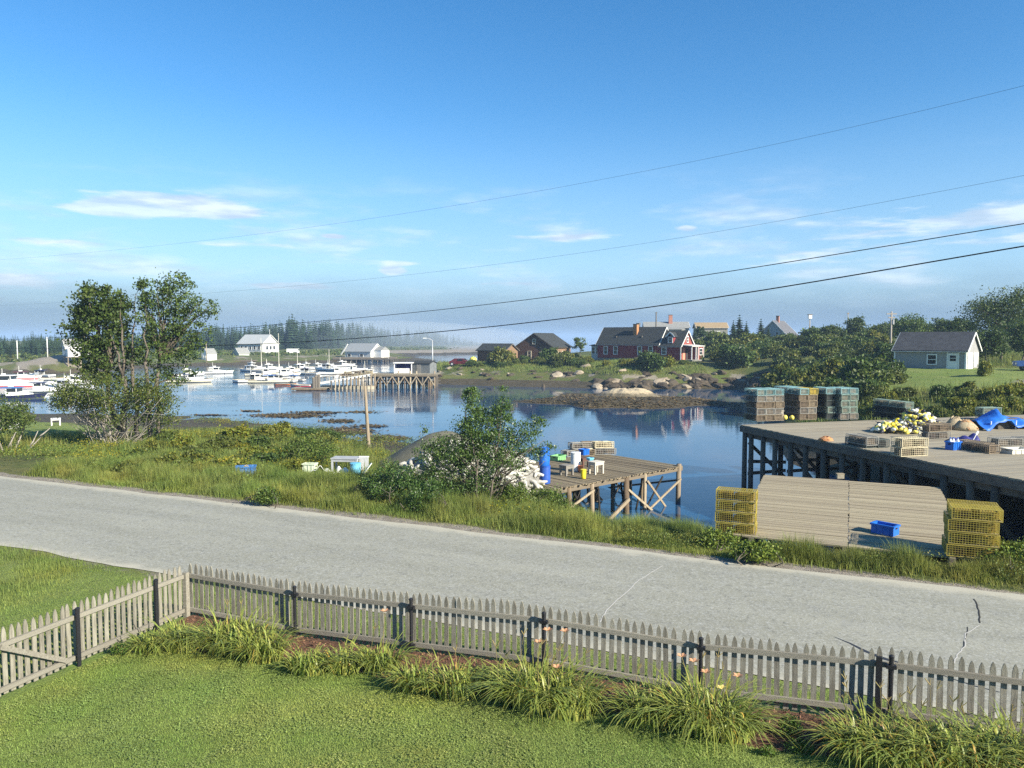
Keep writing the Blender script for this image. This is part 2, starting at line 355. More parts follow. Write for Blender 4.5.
def fence_side(x, y):                    # >0 on the house's side of the front fence, metres
    return (np.asarray(x) - FENCE_A.x) * FENCE_S.x + (np.asarray(y) - FENCE_A.y) * FENCE_S.y
def make_ground():
    ang = np.concatenate([np.linspace(-178, -62, 30), np.linspace(-60, 60, 420), np.linspace(62, 178, 30)])
    ang = np.concatenate([ang, [182]])
    rr = np.concatenate([[0.01], np.geomspace(2.5, 40, 170), np.geomspace(40.2, 180, 190), np.geomspace(181, 700, 90), np.geomspace(720, 6000, 14)])
    A, RR = np.meshgrid(np.radians(ang), rr); x, y = (RR * np.sin(A)).ravel(), (RR * np.cos(A)).ravel()
    z = height(x, y); far = sstep(900, 1500, np.hypot(x, y)); z = z * (1 - far) + far * -2.5
    z = np.clip(z, -4, 40)
    c = NR.x * x + NR.y * y
    dist = np.hypot(x, y)
    mud = sstep(1.15, .55, z) * sstep(30, 34, dist + 0 * z); mud = np.maximum(mud, sstep(.9, .3, z) * sstep(21, 23, c))
    lawn = sstep(-3.2, -2.2, fence_side(x, y)) * (y > -50)
    lawn = np.maximum(lawn, sstep(14, 12, c) * 1.0)
    gx, gy = P(75, 427, 1.2).x, P(75, 427, 1.2).y
    lawn = np.maximum(lawn, sstep(12, 8, np.hypot((x - gx) * .8, y - gy)))
    lawn = np.maximum(lawn, sstep(16, 11, np.hypot((x - 46) * .8, y - 76)))
    bare = np.zeros_like(x)
    e = np.maximum(C_NEAR - c, c - C_FAR); bare = np.maximum(bare, np.where(c > 17, .95, .45) * sstep(1.0, .1, e + .5 * fbm(x / 1.7, y / 1.7, 65)))
    bare = np.maximum(bare, .62 * sstep(1.1, 1.4, z) * sstep(2.8, 2.0, z) * sstep(90, 110, dist) * sstep(420, 300, dist) * sstep(-.25, .25, fbm(x / 2.4, y / 2.4, 63)))
    for kx, ky, rx in ((40, 361, 11), (62, 357, 9), (20, 367, 8)):
        kq = at(kx, ky, 188); bare = np.maximum(bare, .9 * sstep(rx, rx * .4, np.hypot(x - kq.x, (y - kq.y) * .8)) * sstep(-.3, .2, fbm(x / 3, y / 3, 64)))
    bp = P(318, 497, 2.4); bare = np.maximum(bare, .75 * sstep(1.9, .5, np.hypot((x - bp.x) * .55, (y - bp.y) * 1.2)))
    for q, rad in ((P(70, 416, .6), 6.0), ((52, 66), 7.0), ((58, 70), 6.0)): bare = np.maximum(bare, .75 * sstep(rad, rad * .4, np.hypot((x - q[0]) * .6, y - q[1])))
    bare = np.maximum(bare, sstep(2.5, 1.5, z) * sstep(330, 400, dist))
    k = len(ang); n = len(rr); i, j = np.meshgrid(np.arange(n - 1), np.arange(k - 1), indexing='ij'); b = (i * k + j).ravel()
    faces = np.stack([b, b + k, b + k + 1, b + 1], 1)[:, ::-1]
    att = np.stack([mud, bare, lawn, np.ones_like(x)], 1)
    me = np_mesh('ground', np.stack([x, y, z], 1), faces, ground_material(), 4, {'mask': att}, smooth=True)
    return tag(link('ground', me), kind='structure')
make_ground()

# ------------------------------------------------------------------ water
def water_material():
    m = bpy.data.materials.new('water'); m.use_nodes = True; t = NT(m.node_tree); m.node_tree.nodes.clear()
    pos = t.n('ShaderNodeNewGeometry').outputs['Position']
    b = t.n('ShaderNodeBsdfPrincipled'); b.inputs['Base Color'].default_value = (.011, .050, .115, 1); b.inputs['Roughness'].default_value = .035; b.inputs['IOR'].default_value = 1.33
    b.inputs['Specular IOR Level'].default_value = .5
    r1 = t.noise(t.mapping(pos, (.45, 1.6, 1), (0, 0, 0), (0, 0, R(8))), 1.1, 4, .55); r2 = t.noise(t.mapping(pos, (.3, 1.0, 1)), .22, 3, .5)
    calm = t.noise(t.mapping(pos, (.35, 1.3, 1)), .05, 3, .5)
    sx = t.n('ShaderNodeSeparateXYZ'); t.put(sx.inputs[0], pos)
    windy = t.m('MULTIPLY', t.ss(t.m('SUBTRACT', t.m('MULTIPLY', sx.outputs[0], -1), t.m('MULTIPLY', sx.outputs[1], .06)), -10, 14), t.ss(calm, .38, .62))
    bn = t.n('ShaderNodeBump'); bn.inputs['Distance'].default_value = .05
    t.put(bn.inputs['Strength'], t.m('ADD', .085, t.m('MULTIPLY', windy, .55))); t.put(bn.inputs['Height'], t.m('ADD', r1, t.m('MULTIPLY', r2, 2.0))); t.put(b.inputs['Normal'], bn.outputs[0])
    o = t.n('ShaderNodeOutputMaterial'); t.put(o.inputs[0], b.outputs[0]); return m
wm = MB(); wm.add([(-6000, -200, 0), (6000, -200, 0), (6000, 6000, 0), (-6000, 6000, 0)], [(0, 1, 2, 3)])
tag(wm.build('water', water_material()), kind='structure')

# ------------------------------------------------------------------ road
def road_material():
    m = bpy.data.materials.new('asphalt'); m.use_nodes = True; t = NT(m.node_tree); m.node_tree.nodes.clear()
    tcn = t.n('ShaderNodeTexCoord'); v = tcn.outputs['Object']
    big = t.noise(t.mapping(v, (.12, 1.1, 1)), 1.0, 5, .6); mid = t.noise(v, 1.6, 5, .6); grit = t.noise(v, 17, 4, .85); speck = t.noise(v, 8, 5, .85)
    c = t.mix(t.ss(big, .3, .7), (.232, .226, .178), (.292, .284, .226)); c = t.mix(t.m('MULTIPLY', t.ss(mid, .4, .7), .3), c, (.25, .25, .23))
    c = t.mix(t.m('MULTIPLY', t.ss(grit, .47, .66), .62), c, (.44, .44, .41)); c = t.mix(t.m('MULTIPLY', t.ss(speck, .5, .68), .62), c, (.105, .105, .098))
    sx = t.n('ShaderNodeSeparateXYZ'); t.put(sx.inputs[0], v)
    edge = t.m('ADD', t.m('MAXIMUM', sx.outputs[1], t.m('SUBTRACT', t.m('MULTIPLY', sx.outputs[1], -1), .25)), t.m('MULTIPLY', t.m('SUBTRACT', mid, .5), 1.1))
    c = t.mix(t.m('MULTIPLY', t.ss(edge, 2.7, 3.25), .8), c, (.44, .41, .32))
    b = t.n('ShaderNodeBsdfPrincipled'); t.put(b.inputs['Base Color'], c); b.inputs['Roughness'].default_value = .9; b.inputs['Specular IOR Level'].default_value = .25
    bn = t.n('ShaderNodeBump'); bn.inputs['Strength'].default_value = .5; bn.inputs['Distance'].default_value = .012; t.put(bn.inputs['Height'], grit); t.put(b.inputs['Normal'], bn.outputs[0])
    o = t.n('ShaderNodeOutputMaterial'); t.put(o.inputs[0], b.outputs[0]); return m
def make_road():
    W = (C_FAR - C_NEAR) / 2; s = np.arange(-120, 90.01, .35); ks = np.linspace(-1, 1, 9)
    vs = []
    for q in s:
        e1, e0 = float(fbm(np.array([q * .5]), np.array([3.3]), 21)[0]) * .22, float(fbm(np.array([q * .5]), np.array([9.7]), 22)[0]) * .22
        for k in ks: vs.append((q, k * W + (e1 if k == 1 else 0) + (e0 if k == -1 else 0), .05 * (1 - k * k) - (.015 if abs(k) == 1 else 0)))
    n = len(ks); f = [(i * n + j, (i + 1) * n + j, (i + 1) * n + j + 1, i * n + j + 1) for i in range(len(s) - 1) for j in range(n - 1)]
    mb = MB(); mb.add(vs, f); o = mb.build('road', road_material(), loc=NR * (C_NEAR + C_FAR) * .5 + Vector((0, 0, Z_ROAD)), rot=(0, 0, math.atan2(TR.y, TR.x)), smooth=True)
    return tag(o, kind='structure')
make_road()
def road_z(x, y):
    k = (NR.x * x + NR.y * y - (C_NEAR + C_FAR) / 2) / ((C_FAR - C_NEAR) / 2); return Z_ROAD + .05 * (1 - k * k)
def road_strip(name, pix, widths, m):    # a crack or painted shadow lying on the asphalt
    mb = MB(); L, Rr = [], []
    pts = [P(x, y, Z_ROAD + .03) for x, y in pix]
    for i, p in enumerate(pts):
        t = (pts[min(i + 1, len(pts) - 1)] - pts[max(i - 1, 0)]).normalized(); nrm = Vector((-t.y, t.x, 0)) * widths[i] / 2
        for lst, q in ((L, p + nrm), (Rr, p - nrm)): lst.append((q.x, q.y, road_z(q.x, q.y) + .004))
    k = len(pts); mb.add(L + Rr, [(i, k + i, k + i + 1, i + 1) for i in range(k - 1)])
    return tag(mb.build(name, m), kind='structure')
tar = M_('tar', (.030, .032, .040), .6); crackm = M_('crack', (.028, .026, .024), .9); palecrack = M_('pale_crack', (.46, .44, .40), .9)  # tar is the dark tone of the painted shadow strip
road_strip('shadow_strip', [(835, 638), (850, 644), (866, 652), (884, 659), (905, 665), (925, 669), (950, 678), (975, 686), (1000, 692)], [.01, .04, .08, .10, .07, .025, .02, .03, .02], tar)  # painted shadow: a tapered dark strip laid over the asphalt
def jag(pts, n, amp):
    out = []
    for (x0, y0), (x1, y1) in zip(pts, pts[1:]):
        for i in range(n): t = i / n; out.append((x0 + (x1 - x0) * t + random.uniform(-amp, amp), y0 + (y1 - y0) * t + random.uniform(-amp, amp) * .4))
    return out + [pts[-1]]
q = jag([(974, 599), (980, 611), (980, 624)], 4, 1.2); road_strip('road_crack', q, [.028] * len(q), crackm)
q = jag([(979, 626), (966, 635), (965, 648), (957, 656), (954, 664)], 4, 1.2); road_strip('road_crack', q, [.02] * len(q), palecrack)
q = jag([(967, 628), (966, 640), (962, 650)], 3, 1.0); road_strip('road_crack', q, [.014] * len(q), crackm)
q = jag([(662, 566), (640, 580), (622, 597), (607, 611), (600, 622)], 4, .9); road_strip('road_crack', q, [.022] * len(q), palecrack)
# ------------------------------------------------------------------ picket fence
picket_m = M_('weathered_picket', (.275, .256, .205), .9, (.165, .150, .116), 5, (6, 6, .8), rand=.16, bump=.5, bscale=40)
rail_m = M_('weathered_rail', (.285, .265, .215), .9, (.185, .168, .134), 4, (1, 8, 8), rand=.12, bump=.5, bscale=30)
rail_side_m = rail_m
post_m = M_('black_post', (.014, .014, .017), .5, spec=.4)
def picket_mesh(w, h, th=.018):
    prof = [(-w / 2, 0), (w / 2, 0), (w / 2, h - .115), (w * .44, h - .085), (w * .30, h - .04), (w * .07, h), (-w * .07, h), (-w * .30, h - .04), (-w * .44, h - .085), (-w / 2, h - .115)]
    mb = MB(); n = len(prof)
    mb.add([(x, -th / 2, z) for x, z in prof] + [(x, th / 2, z) for x, z in prof], [tuple(range(n)), tuple(range(2 * n - 1, n - 1, -1))] + [(i, i + n, (i + 1) % n + n, (i + 1) % n) for i in range(n)])
    return mb.mesh('picket', picket_m)
pk_meshes = [picket_mesh(.074, 1.01), picket_mesh(.077, .995), picket_mesh(.072, 1.02)]
def fence_run(parent, a, direction, length, spacing, inward, posts, rails=True, brace=None, start=0.06):
    """pickets on the far side of two rails, posts on the house's side"""
    org = Vector(parent.location); ang = math.atan2(direction.y, direction.x)
    n = int((length - start) / spacing)
    def loc(s, off, z=0.0):
        p = a + direction * s + inward * off; return Vector((p.x, p.y, gz(p.x, p.y) + z)) - org
    for i in range(n + 1):
        s = start + i * spacing + random.uniform(-.004, .004)
        p = loc(s, -.030, .035 + random.uniform(-.010, .010))
        link('picket', random.choice(pk_meshes), parent, p, (random.gauss(0, .006), random.gauss(0, .009), ang + random.gauss(0, .006)))
    ks = [0] + posts + [length]
    for u, v in zip(ks, ks[1:]):
        for zz, hh in ((.81, .075), (.14, .075)):
            p, q = loc(u + .004, .005, zz), loc(v - .004, .005, zz); d = q - p
            link('rail', unit_box(rail_m), parent, (p + q) / 2, (0, -math.asin(d.z / d.length), ang), (d.length, .045, hh))
    return loc
fz = lambda v: Vector((v.x, v.y, gz(v.x, v.y)))
front = thing('picket_fence', fz(FENCE_A), 'weathered grey picket fence running along the far edge of the flower bed and road', 'fence', 'weathered picket fencing of the yard')
bay = 2.44
# post spots along the front run (metres from the corner) as the photograph shows them
def s_of(px):                            # distance along the fence of the pixel column
    u = (px - 512) / F; return (u * FENCE_A.y - FENCE_A.x) / (FENCE_T.x - u * FENCE_T.y)
f_posts = [s_of(x) for x in (293, 411, 546, 706, 900)] + [s_of(900) + 2.5, s_of(900) + 5.0]
fl = fence_run(front, FENCE_A.copy(), FENCE_T, 21.0, .124, FENCE_S, f_posts)
def fence_post(loc, parent, s, double=False):
    mb = MB(); mb.tube([(0, 0, -.3), (0, 0, .94)], .032, 8); mb.lathe((0, 0, .94), [(.038, 0), (.038, .02), (.02, .035)], 8)
    mb.build('post', post_m, parent, loc(s, .075))
    for zz in (.81, .14): box_part('bracket', post_m, parent, loc(s, .078, zz), (.13, .07, .05), math.atan2(FENCE_T.y, FENCE_T.x))
    if double:
        mb = MB(); mb.box((0, 0, .47), (.075, .05, .95)); mb.build('post', post_m, parent, loc(s - .155, .085), (0, 0, math.atan2(FENCE_T.y, FENCE_T.x)))
for i, s in enumerate(f_posts): fence_post(fl, front, s, i in (4,))
cpost = MB(); cpost.box((0, 0, .43), (.09, .09, .90)); cpost.build('corner_post', rail_m, front, fl(.02, .07), (0, 0, math.atan2(FENCE_T.y, FENCE_T.x)))
side = thing('picket_fence', fz(FENCE_A + FENCE_S * .12), 'weathered grey picket fence on the left running back from the corner towards the house', 'fence', 'weathered picket fencing of the yard')
INW = FENCE_T
s_gate = 2.36
sl = fence_run(side, FENCE_A + FENCE_S * .12, FENCE_S, s_gate, .120, INW, [.74])
def side_post(parent, loc, s):
    mb = MB(); mb.tube([(0, 0, -.3), (0, 0, .95)], .034, 8); mb.lathe((0, 0, .95), [(.04, 0), (.04, .02), (.02, .035)], 8)
    mb.build('post', post_m, parent, loc(s, .08))
side_post(side, sl, .74)
gate = thing('fence_gate', fz(FENCE_A + FENCE_S * (s_gate + .16)), 'weathered grey picket gate with a diagonal brace at the left edge of the yard', 'gate', None)
gl = fence_run(gate, FENCE_A + FENCE_S * (s_gate + .16), FENCE_S, 4.4, .120, INW, [2.2])
side_post(gate, gl, -.02); side_post(gate, gl, 2.2)
for s0, s1, z0, z1 in ((.18, 1.25, .17, .80),):
    p, q = gl(s0, .045, z0), gl(s1, .045, z1); mb = MB(); mb.bar(p, q, .04, .075); mb.build('brace', rail_m, gate)
# ------------------------------------------------------------------ grass and leaves
def grass_m(name, c1, c2, c3, rough=.6, transl=.35):
    m = M_(name, c1, rough, c2, .6, space='World', tint=True, transl=transl, spec=.25); return m
lawn_m = grass_m('lawn_blades', (.200, .300, .064), (.275, .345, .095), None)
wild_m = grass_m('wild_blades', (.215, .270, .072), (.150, .232, .048), None)
lily_m = M_('lily_leaves', (.190, .275, .050), .42, (.285, .340, .085), 6, tint=True, transl=.3, spec=.35)
def blades(name, pos, hgt, wid, mat, lean=.35, segs=1, tint=None, kind='stuff', heading=None, droop=0.0):
    """pos (n,3): one tapering blade at every point"""
    n = len(pos); th = rng.uniform(0, 2 * np.pi, n) if heading is None else heading
    ln = rng.normal(0, lean, n) if np.isscalar(lean) else lean
    dirx, diry = np.cos(th), np.sin(th); sx, sy = -diry, dirx
    hgt = np.broadcast_to(hgt, n); wid = np.broadcast_to(wid, n)
    rows = []
    for k in range(segs + 1):
        u = k / segs; out = ln * hgt * (u ** 1.6); up = hgt * (u - droop * u ** 3)
        w = wid * .5 * (1 - u) ** .7 if segs > 1 else wid * .5 * (1 - u)
        c = np.stack([pos[:, 0] + dirx * out, pos[:, 1] + diry * out, pos[:, 2] + up], 1); o = np.stack([sx * w, sy * w, np.zeros(n)], 1)
        if k < segs: rows += [c - o, c + o]
        else: rows.append(c)
    V = np.stack(rows, 1); q = V.shape[1]; base = np.arange(n)[:, None] * q; fs = []
    for k in range(segs - 1):
        a = 2 * k; fs += [base + np.array([[a, a + 1, a + 3]]), base + np.array([[a, a + 3, a + 2]])]
    a = 2 * (segs - 1); fs.append(base + np.array([[a, a + 1, a + 2]]))
    F_ = np.concatenate(fs, 0); T = np.ones((n, 3)) if tint is None else tint
    att = np.concatenate([np.repeat(T, q, 0), np.ones((n * q, 1))], 1)
    return np_mesh(name, V.reshape(-1, 3), F_, mat, 3, {'tint': att})
def tints(n, lo=.65, hi=1.25, yellow=.25, x=None, y=None, patch=0.0):
    v = rng.uniform(lo, hi, n)
    yl = rng.random(n) * yellow
    if x is not None: yl = np.clip(yl + .45 * fbm(x / 1.8, y / 1.8, 31) + .3 * fbm(x / 5, y / 5, 33), 0, 1); v = v * (1 + .30 * fbm(x / 1.3, y / 1.3, 35) + .16 * fbm(x / .45, y / .45, 37)); yl = np.clip(yl + .55 * np.maximum(0, fbm(x / 1.1, y / 1.1, 39) - .12), 0, 1)
    t = np.stack([v * (1 + .75 * yl), v * (1 + .12 * yl), v * (1 - .1 * yl)], 1)
    return t
def leaf_mesh(name, p, size, m, tint, up=.0, aspect=.62, flat=False):
    """one small two-triangle leaf at every point, any direction"""
    n = len(p); a = rng.normal(size=(n, 3)); a[:, 2] += up; a /= np.linalg.norm(a, axis=1)[:, None]
    if flat: a[:, 2] *= .12; a /= np.linalg.norm(a, axis=1)[:, None]
    b = np.cross(a, rng.normal(size=(n, 3)) if not flat else np.array([[0, 0, 1.]]) + .12 * rng.normal(size=(n, 3))); b /= np.linalg.norm(b, axis=1)[:, None] + 1e-9
    sz = (np.broadcast_to(size, n) * rng.uniform(.65, 1.25, n))[:, None]
    V = np.stack([p - a * sz * .5, p + b * sz * .5 * aspect, p + a * sz * .5, p - b * sz * .5 * aspect], 1).reshape(-1, 3)
    Fq = np.arange(n * 4).reshape(n, 4); att = np.concatenate([np.repeat(tint, 4, 0), np.ones((n * 4, 1))], 1)
    return np_mesh(name, V, Fq, m, 4, {'tint': att})
# the mown lawn inside the fence
n = 460000
r = np.sqrt(rng.uniform(6.6 ** 2, 14.5 ** 2, n)); a = rng.uniform(R(-40), R(26), n); x, y = r * np.sin(a), r * np.cos(a)
fs_ = fence_side(x, y); fx_ = (x - FENCE_A.x) * FENCE_T.x + (y - FENCE_A.y) * FENCE_T.y
bed_in = np.where(fx_ < 1.4, .25 + .3 * (fx_ > .1), 1.15) + .22 * np.sin(fx_ * 1.3)
keep = (fs_ > bed_in) & (fx_ > .15)
x, y = x[keep], y[keep]
pz = height(x, y); n = len(x)
tag(link('lawn_grass', blades('lawn_grass', np.stack([x, y, pz - .005], 1), rng.uniform(.014, .036, n), .010, lawn_m, .9, 1, tints(n, .6, 1.35, .22, x, y))), kind='stuff')
xk, yk = x, y; k = (rng.random(len(xk)) < .30) & (fbm(xk / .5, yk / .5, 15) > -.02); cx, cy = xk[k], yk[k]; nc = len(cx)
tag(link('lawn_clover', leaf_mesh('lawn_clover', np.stack([cx, cy, height(cx, cy) + rng.uniform(.012, .034, nc)], 1), .024, M_('clover', (.205, .300, .070), .6, (.285, .335, .100), .8, space='World', tint=True, transl=.2), tints(nc, .65, 1.35, .2, cx, cy), 0, .8, True)), kind='stuff')
# rough grass left of the side fence and the verge between the fence and the road
def scatter(n, cond, sr=(-34, 20), cr=(10, 30)):
    s = rng.uniform(*sr, n); c = rng.uniform(*cr, n); x, y = NR.x * c + TR.x * s, NR.y * c + TR.y * s
    k = cond(x, y, c, s); return x[k], y[k], c[k], s[k]
x, y, c, s = scatter(260000, lambda x, y, c, s: (c < C_NEAR - .05) & ((fence_side(x, y) < -.15) | ((x - FENCE_A.x) * FENCE_T.x + (y - FENCE_A.y) * FENCE_T.y < -.15)) & (rng.random(len(x)) < sstep(0, .6, C_NEAR - c) + .12) & (np.abs(x / np.maximum(y, 1)) < .8), (-26, 12), (5, C_NEAR))
n = len(x); tall = sstep(-.1, .35, fbm(x / 1.6, y / 1.6, 71)) * sstep(-9.5, -12.5, x)
tag(link('verge_grass', blades('verge_grass', np.stack([x, y, height(x, y) - .01], 1), rng.uniform(.02, .06, n) + tall * rng.uniform(.03, .22, n), .012, wild_m, .5, 1, tints(n, .65, 1.25, .3, x, y))), kind='stuff')
# the tall wild grass on the far side of the road
def wild(name, n, sr, cr, hlo, hhi, wd, cond=None, tn=(.6, 1.25, .4), segs=2, lean=.45):
    def cc(x, y, c, s):
        e = c - C_FAR - .22 - .28 * (fbm(x / 1.3, y / 1.3, 65) + .3) * (s < 8); k = (e > -.05) & (rng.random(len(x)) < .10 + sstep(0.15, .9, e)) & (np.abs(x / np.maximum(y, 1)) < .78)
        return k if cond is None else k & cond(x, y, c, s)
    x, y, c, s = scatter(n, cc, sr, cr); z = height(x, y); k = z > .55; x, y, c, s, z = x[k], y[k], c[k], s[k], z[k]; n = len(x)
    clump = sstep(-.25, .45, fbm(x / 1.1, y / 1.1, 41)); e = c - C_FAR
    h = rng.uniform(hlo, hhi, n) * (.30 + .70 * sstep(.3, 1.7, e)) * (.45 + .95 * clump) * np.where((s > 0) & (s < 14) & (e > 1.6), .62, 1.0)
    return tag(link(name, blades(name, np.stack([x, y, z - .02], 1), h, wd, wild_m, lean, segs, tints(n, *tn, x, y))), kind='stuff')
def not_platform(x, y, c, s):
    return ~((c > 21.45) & (s > -3.1) & (s < 3.2))
gp = P(318, 497, 2.4)
def not_bare(x, y, c, s): return (rng.random(len(x)) < .12 + .88 * sstep(.5, 2.0, np.hypot((x - gp.x) * .55, (y - gp.y) * 1.2)))
wild('roadside_grass', 290000, (-6, 16), (C_FAR, 25.5), .36, .70, .016, not_platform)
wild('roadside_grass', 220000, (-32, -5), (C_FAR, 27), .30, .62, .016, not_bare)
lawnc = P(75, 427, 1.2)
wild('meadow_grass', 150000, (-60, -8), (26, 56), .28, .62, .032, lambda x, y, c, s: np.hypot((x - lawnc.x) * .8, y - lawnc.y) > 11, (.5, 1.15, .45))
# seed heads and weeds standing above the grass
def bits(name, n, sr, cr, cond, size, zlo, zhi, m, tn):
    x, y, c, s = scatter(n, lambda x, y, c, s: cond(x, y, c, s) & (c > C_FAR + .5), sr, cr); z = height(x, y); n = len(x)
    p = np.stack([x, y, z + rng.uniform(zlo, zhi, n)], 1); return leaf_mesh(name, p, size, m, tn(n, x, y))
leaf_m = M_('leaves', (.095, .125, .030), .55, (.070, .105, .026), 2.2, tint=True, transl=.32, spec=.28, space='World')
def leaf_tints(n, lo=.5, hi=1.35, yellow=.35):
    v = rng.uniform(lo, hi, n); yl = rng.random(n) ** 2 * yellow
    return np.stack([v * (1 + 1.0 * yl), v * (1 + .25 * yl), v * (1 - .2 * yl)], 1)
weed_x = wild_m
tag(link('meadow_weeds', bits('meadow_weeds', 130000, (-60, -8), (C_FAR + 2, 56), lambda x, y, c, s: (fbm(x / 2.2, y / 2.2, 51) > .05) & (np.hypot((x - lawnc.x) * .8, y - lawnc.y) > 11), .09, .1, .6, leaf_m, lambda n, x, y: leaf_tints(n, .6, 1.7, .5) * np.where((fbm(x / 3, y / 3, 57) > .22)[:, None], np.array([[2.0, 1.5, .5]]), np.array([[1, 1.1, .9]])))), kind='stuff')
tag(link('roadside_weeds', bits('roadside_weeds', 60000, (-6, 16), (C_FAR + .6, 25), lambda x, y, c, s: (fbm(x / 1.2, y / 1.2, 53) > .10) & not_platform(x, y, c, s), .05, .1, .5, leaf_m, lambda n, x, y: leaf_tints(n, .8, 1.8, .8))), kind='stuff')

# ------------------------------------------------------------------ flower bed
mulch_m = M_('mulch', (.075, .040, .024), .95, (.17, .085, .05), 9, bump=.9, bscale=40, space='World')
def make_bed():
    mb = MB(); ss_ = np.arange(.1, 21, .25); vs = []
    for s in ss_:
        w = (.30 + .85 * float(sstep(.2, 1.7, s))) + .22 * math.sin(s * 1.3) + .12
        for k in range(6):
            o = -.12 + (w + .12) * k / 5; p = FENCE_A + FENCE_T * s + FENCE_S * o; vs.append((p.x, p.y, gz(p.x, p.y) + (.028 if 0 < k < 5 else -.01)))
    f = [(i * 6 + j, i * 6 + j + 1, (i + 1) * 6 + j + 1, (i + 1) * 6 + j) for i in range(len(ss_) - 1) for j in range(5)]
    mb.add(vs, f); tag(mb.build('flower_bed', mulch_m, smooth=True), kind='structure')
    n = 9000; s = rng.uniform(.2, 20, n); o = rng.uniform(0, 1.2, n); p = np.stack([FENCE_A.x + FENCE_T.x * s + FENCE_S.x * o, FENCE_A.y + FENCE_T.y * s + FENCE_S.y * o], 1)
    chips = np.concatenate([p, (height(p[:, 0], p[:, 1]) + .04)[:, None]], 1)
    tag(link('bark_mulch', leaf_mesh('bark_mulch', chips, .05, M_('bark_chips', (.13, .065, .038), .95, (.22, .13, .08), 11, tint=True, space='World'), leaf_tints(n, .5, 1.5, .2), aspect=.35)), kind='stuff')
make_bed()
bloom_peach = M_('peach_petals', (.75, .36, .20), .5, (.80, .48, .26), 8, transl=.3)
bloom_yellow = M_('yellow_petals', (.85, .66, .16), .5, (.88, .74, .34), 8, transl=.3)
stalk_m = M_('dry_stalk', (.30, .22, .10), .8, (.16, .15, .05), 4)
def lily_clump(px, py, rad, nl, hh, label, flowers=(), dry=0, name='daylily', warm=0.0):
    nl = int(nl * 1.8); hh *= 1.28; rad *= 1.05
    b = ground(px, py, 5, 30)
    root = thing(name, b, label, 'plant', 'daylilies along the picket fence')
    th = rng.uniform(0, 2 * np.pi, nl); rr = rad * .55 * np.sqrt(rng.random(nl)); p = np.stack([np.cos(th) * rr * 1.25, np.sin(th) * rr * .8, np.zeros(nl)], 1)
    ln = rng.uniform(.20, 1.05, nl) * rng.choice([1, 1, 1, -.3], nl); h = rng.uniform(.55, 1.0, nl) * hh
    tn = tints(nl, .55, 1.35, .45); br = rng.random(nl) < .02 + warm * .6; tn[br] *= np.array([[1.5, .9, .8]])
    link('leaves', blades('leaves', p, h, rng.uniform(.022, .040, nl), lily_m, ln, 5, tn, heading=th + rng.normal(0, .4, nl), droop=rng.uniform(.35, .88, nl)), root)
    for fx, fy, c in flowers:
        t = at(fx, fy, b.y) - b; sx, sy = rng.uniform(-.06, .06), rng.uniform(-.06, .06)
        mb = MB(); mb.tube([(sx, sy, .05), (t.x * .6, t.y * .5, t.z * .6), (t.x, t.y, t.z - .02)], [.006, .005, .004], 4); st = mb.build('flower_stalk', stalk_m, root)
        fl_ = MB()
        for k in range(6):
            q = k * math.pi / 3 + rng.uniform(0, .2); u = Vector((math.cos(q), math.sin(q) * .9, .35)).normalized(); w = Vector((-math.sin(q), math.cos(q), 0)) * .020
            fl_.add([(0, 0, -.02), u * .045 + w, u * .085 + Vector((0, 0, -.012)), u * .045 - w], [(0, 1, 2, 3)])
        fl_.build('flower', bloom_peach if c == 'p' else bloom_yellow, root, t, smooth=True)
    for k in range(dry):
        q = rng.uniform(0, 6.28); o = rad * .8 * rng.random(); x, y = math.cos(q) * o, math.sin(q) * o * .6
        mb = MB(); hz = hh * rng.uniform(.8, 1.05); dx, dy = rng.uniform(-.2, .2, 2); mb.tube([(x, y, 0), (x + dx * .5, y + dy * .5, hz * .6), (x + dx, y + dy, hz)], [.005, .004, .003], 4)
        for j in range(3): mb.tube([(x + dx * .9, y + dy * .9, hz * .93), (x + dx + rng.uniform(-.07, .07), y + dy, hz + rng.uniform(-.02, .06))], .006, 4)
        mb.build('dry_stalk', stalk_m, root)
    return root
L = lily_clump
L(150, 652, .35, 90, .50, 'small daylily clump by the side fence, left of the large corner clump')
L(182, 650, .45, 150, .62, 'broad yellow green daylily clump filling the fence corner, its left part')
L(232, 652, .60, 260, .78, 'tall bright daylily clump in front of the fence right of the corner', dry=2)
L(262, 660, .50, 180, .70, 'leafy daylily clump on the right shoulder of the tall corner clump')
L(308, 673, .42, 120, .50, 'arching daylily clump by the lawn just right of the first black post')
L(345, 672, .40, 110, .48, 'low arching daylily clump under the middle of the second fence bay')
L(381, 672, .40, 120, .66, 'upright daylily clump with a peach flower left of the second black post', [(385, 611, 'p')], 1)
L(415, 690, .38, 120, .58, 'daylily clump at the foot of the second black post')
L(455, 697, .42, 130, .60, 'daylily clump with drying leaves right of the second black post', dry=3, warm=.12)
L(492, 690, .40, 120, .55, 'narrow daylily clump in the middle of the third bay', dry=1, warm=.1)
L(536, 706, .66, 330, .80, 'large daylily clump with pale peach flowers before the third black post', [(539, 642, 'p'), (565, 631, 'p'), (548, 630, 'p'), (557, 667, 'p')], 4)
L(570, 714, .52, 190, .72, 'daylily clump leaning to the right beside the large peach flowered one', dry=2, warm=.05)
L(652, 724, .52, 210, .66, 'daylily clump with many curved leaves left of the fourth black post', dry=1)
L(702, 730, .62, 300, .82, 'large daylily clump with peach flowers below the fourth black post', [(682, 656, 'p'), (694, 661, 'p'), (706, 672, 'p'), (738, 676, 'p'), (722, 688, 'y')], 3)
L(728, 738, .48, 200, .66, 'yellowing daylily clump beside the bare mulch under the fourth bay', warm=.05)
L(870, 760, .55, 240, .70, 'daylily clump with dry stalks below the paired black posts', dry=6, warm=.08)
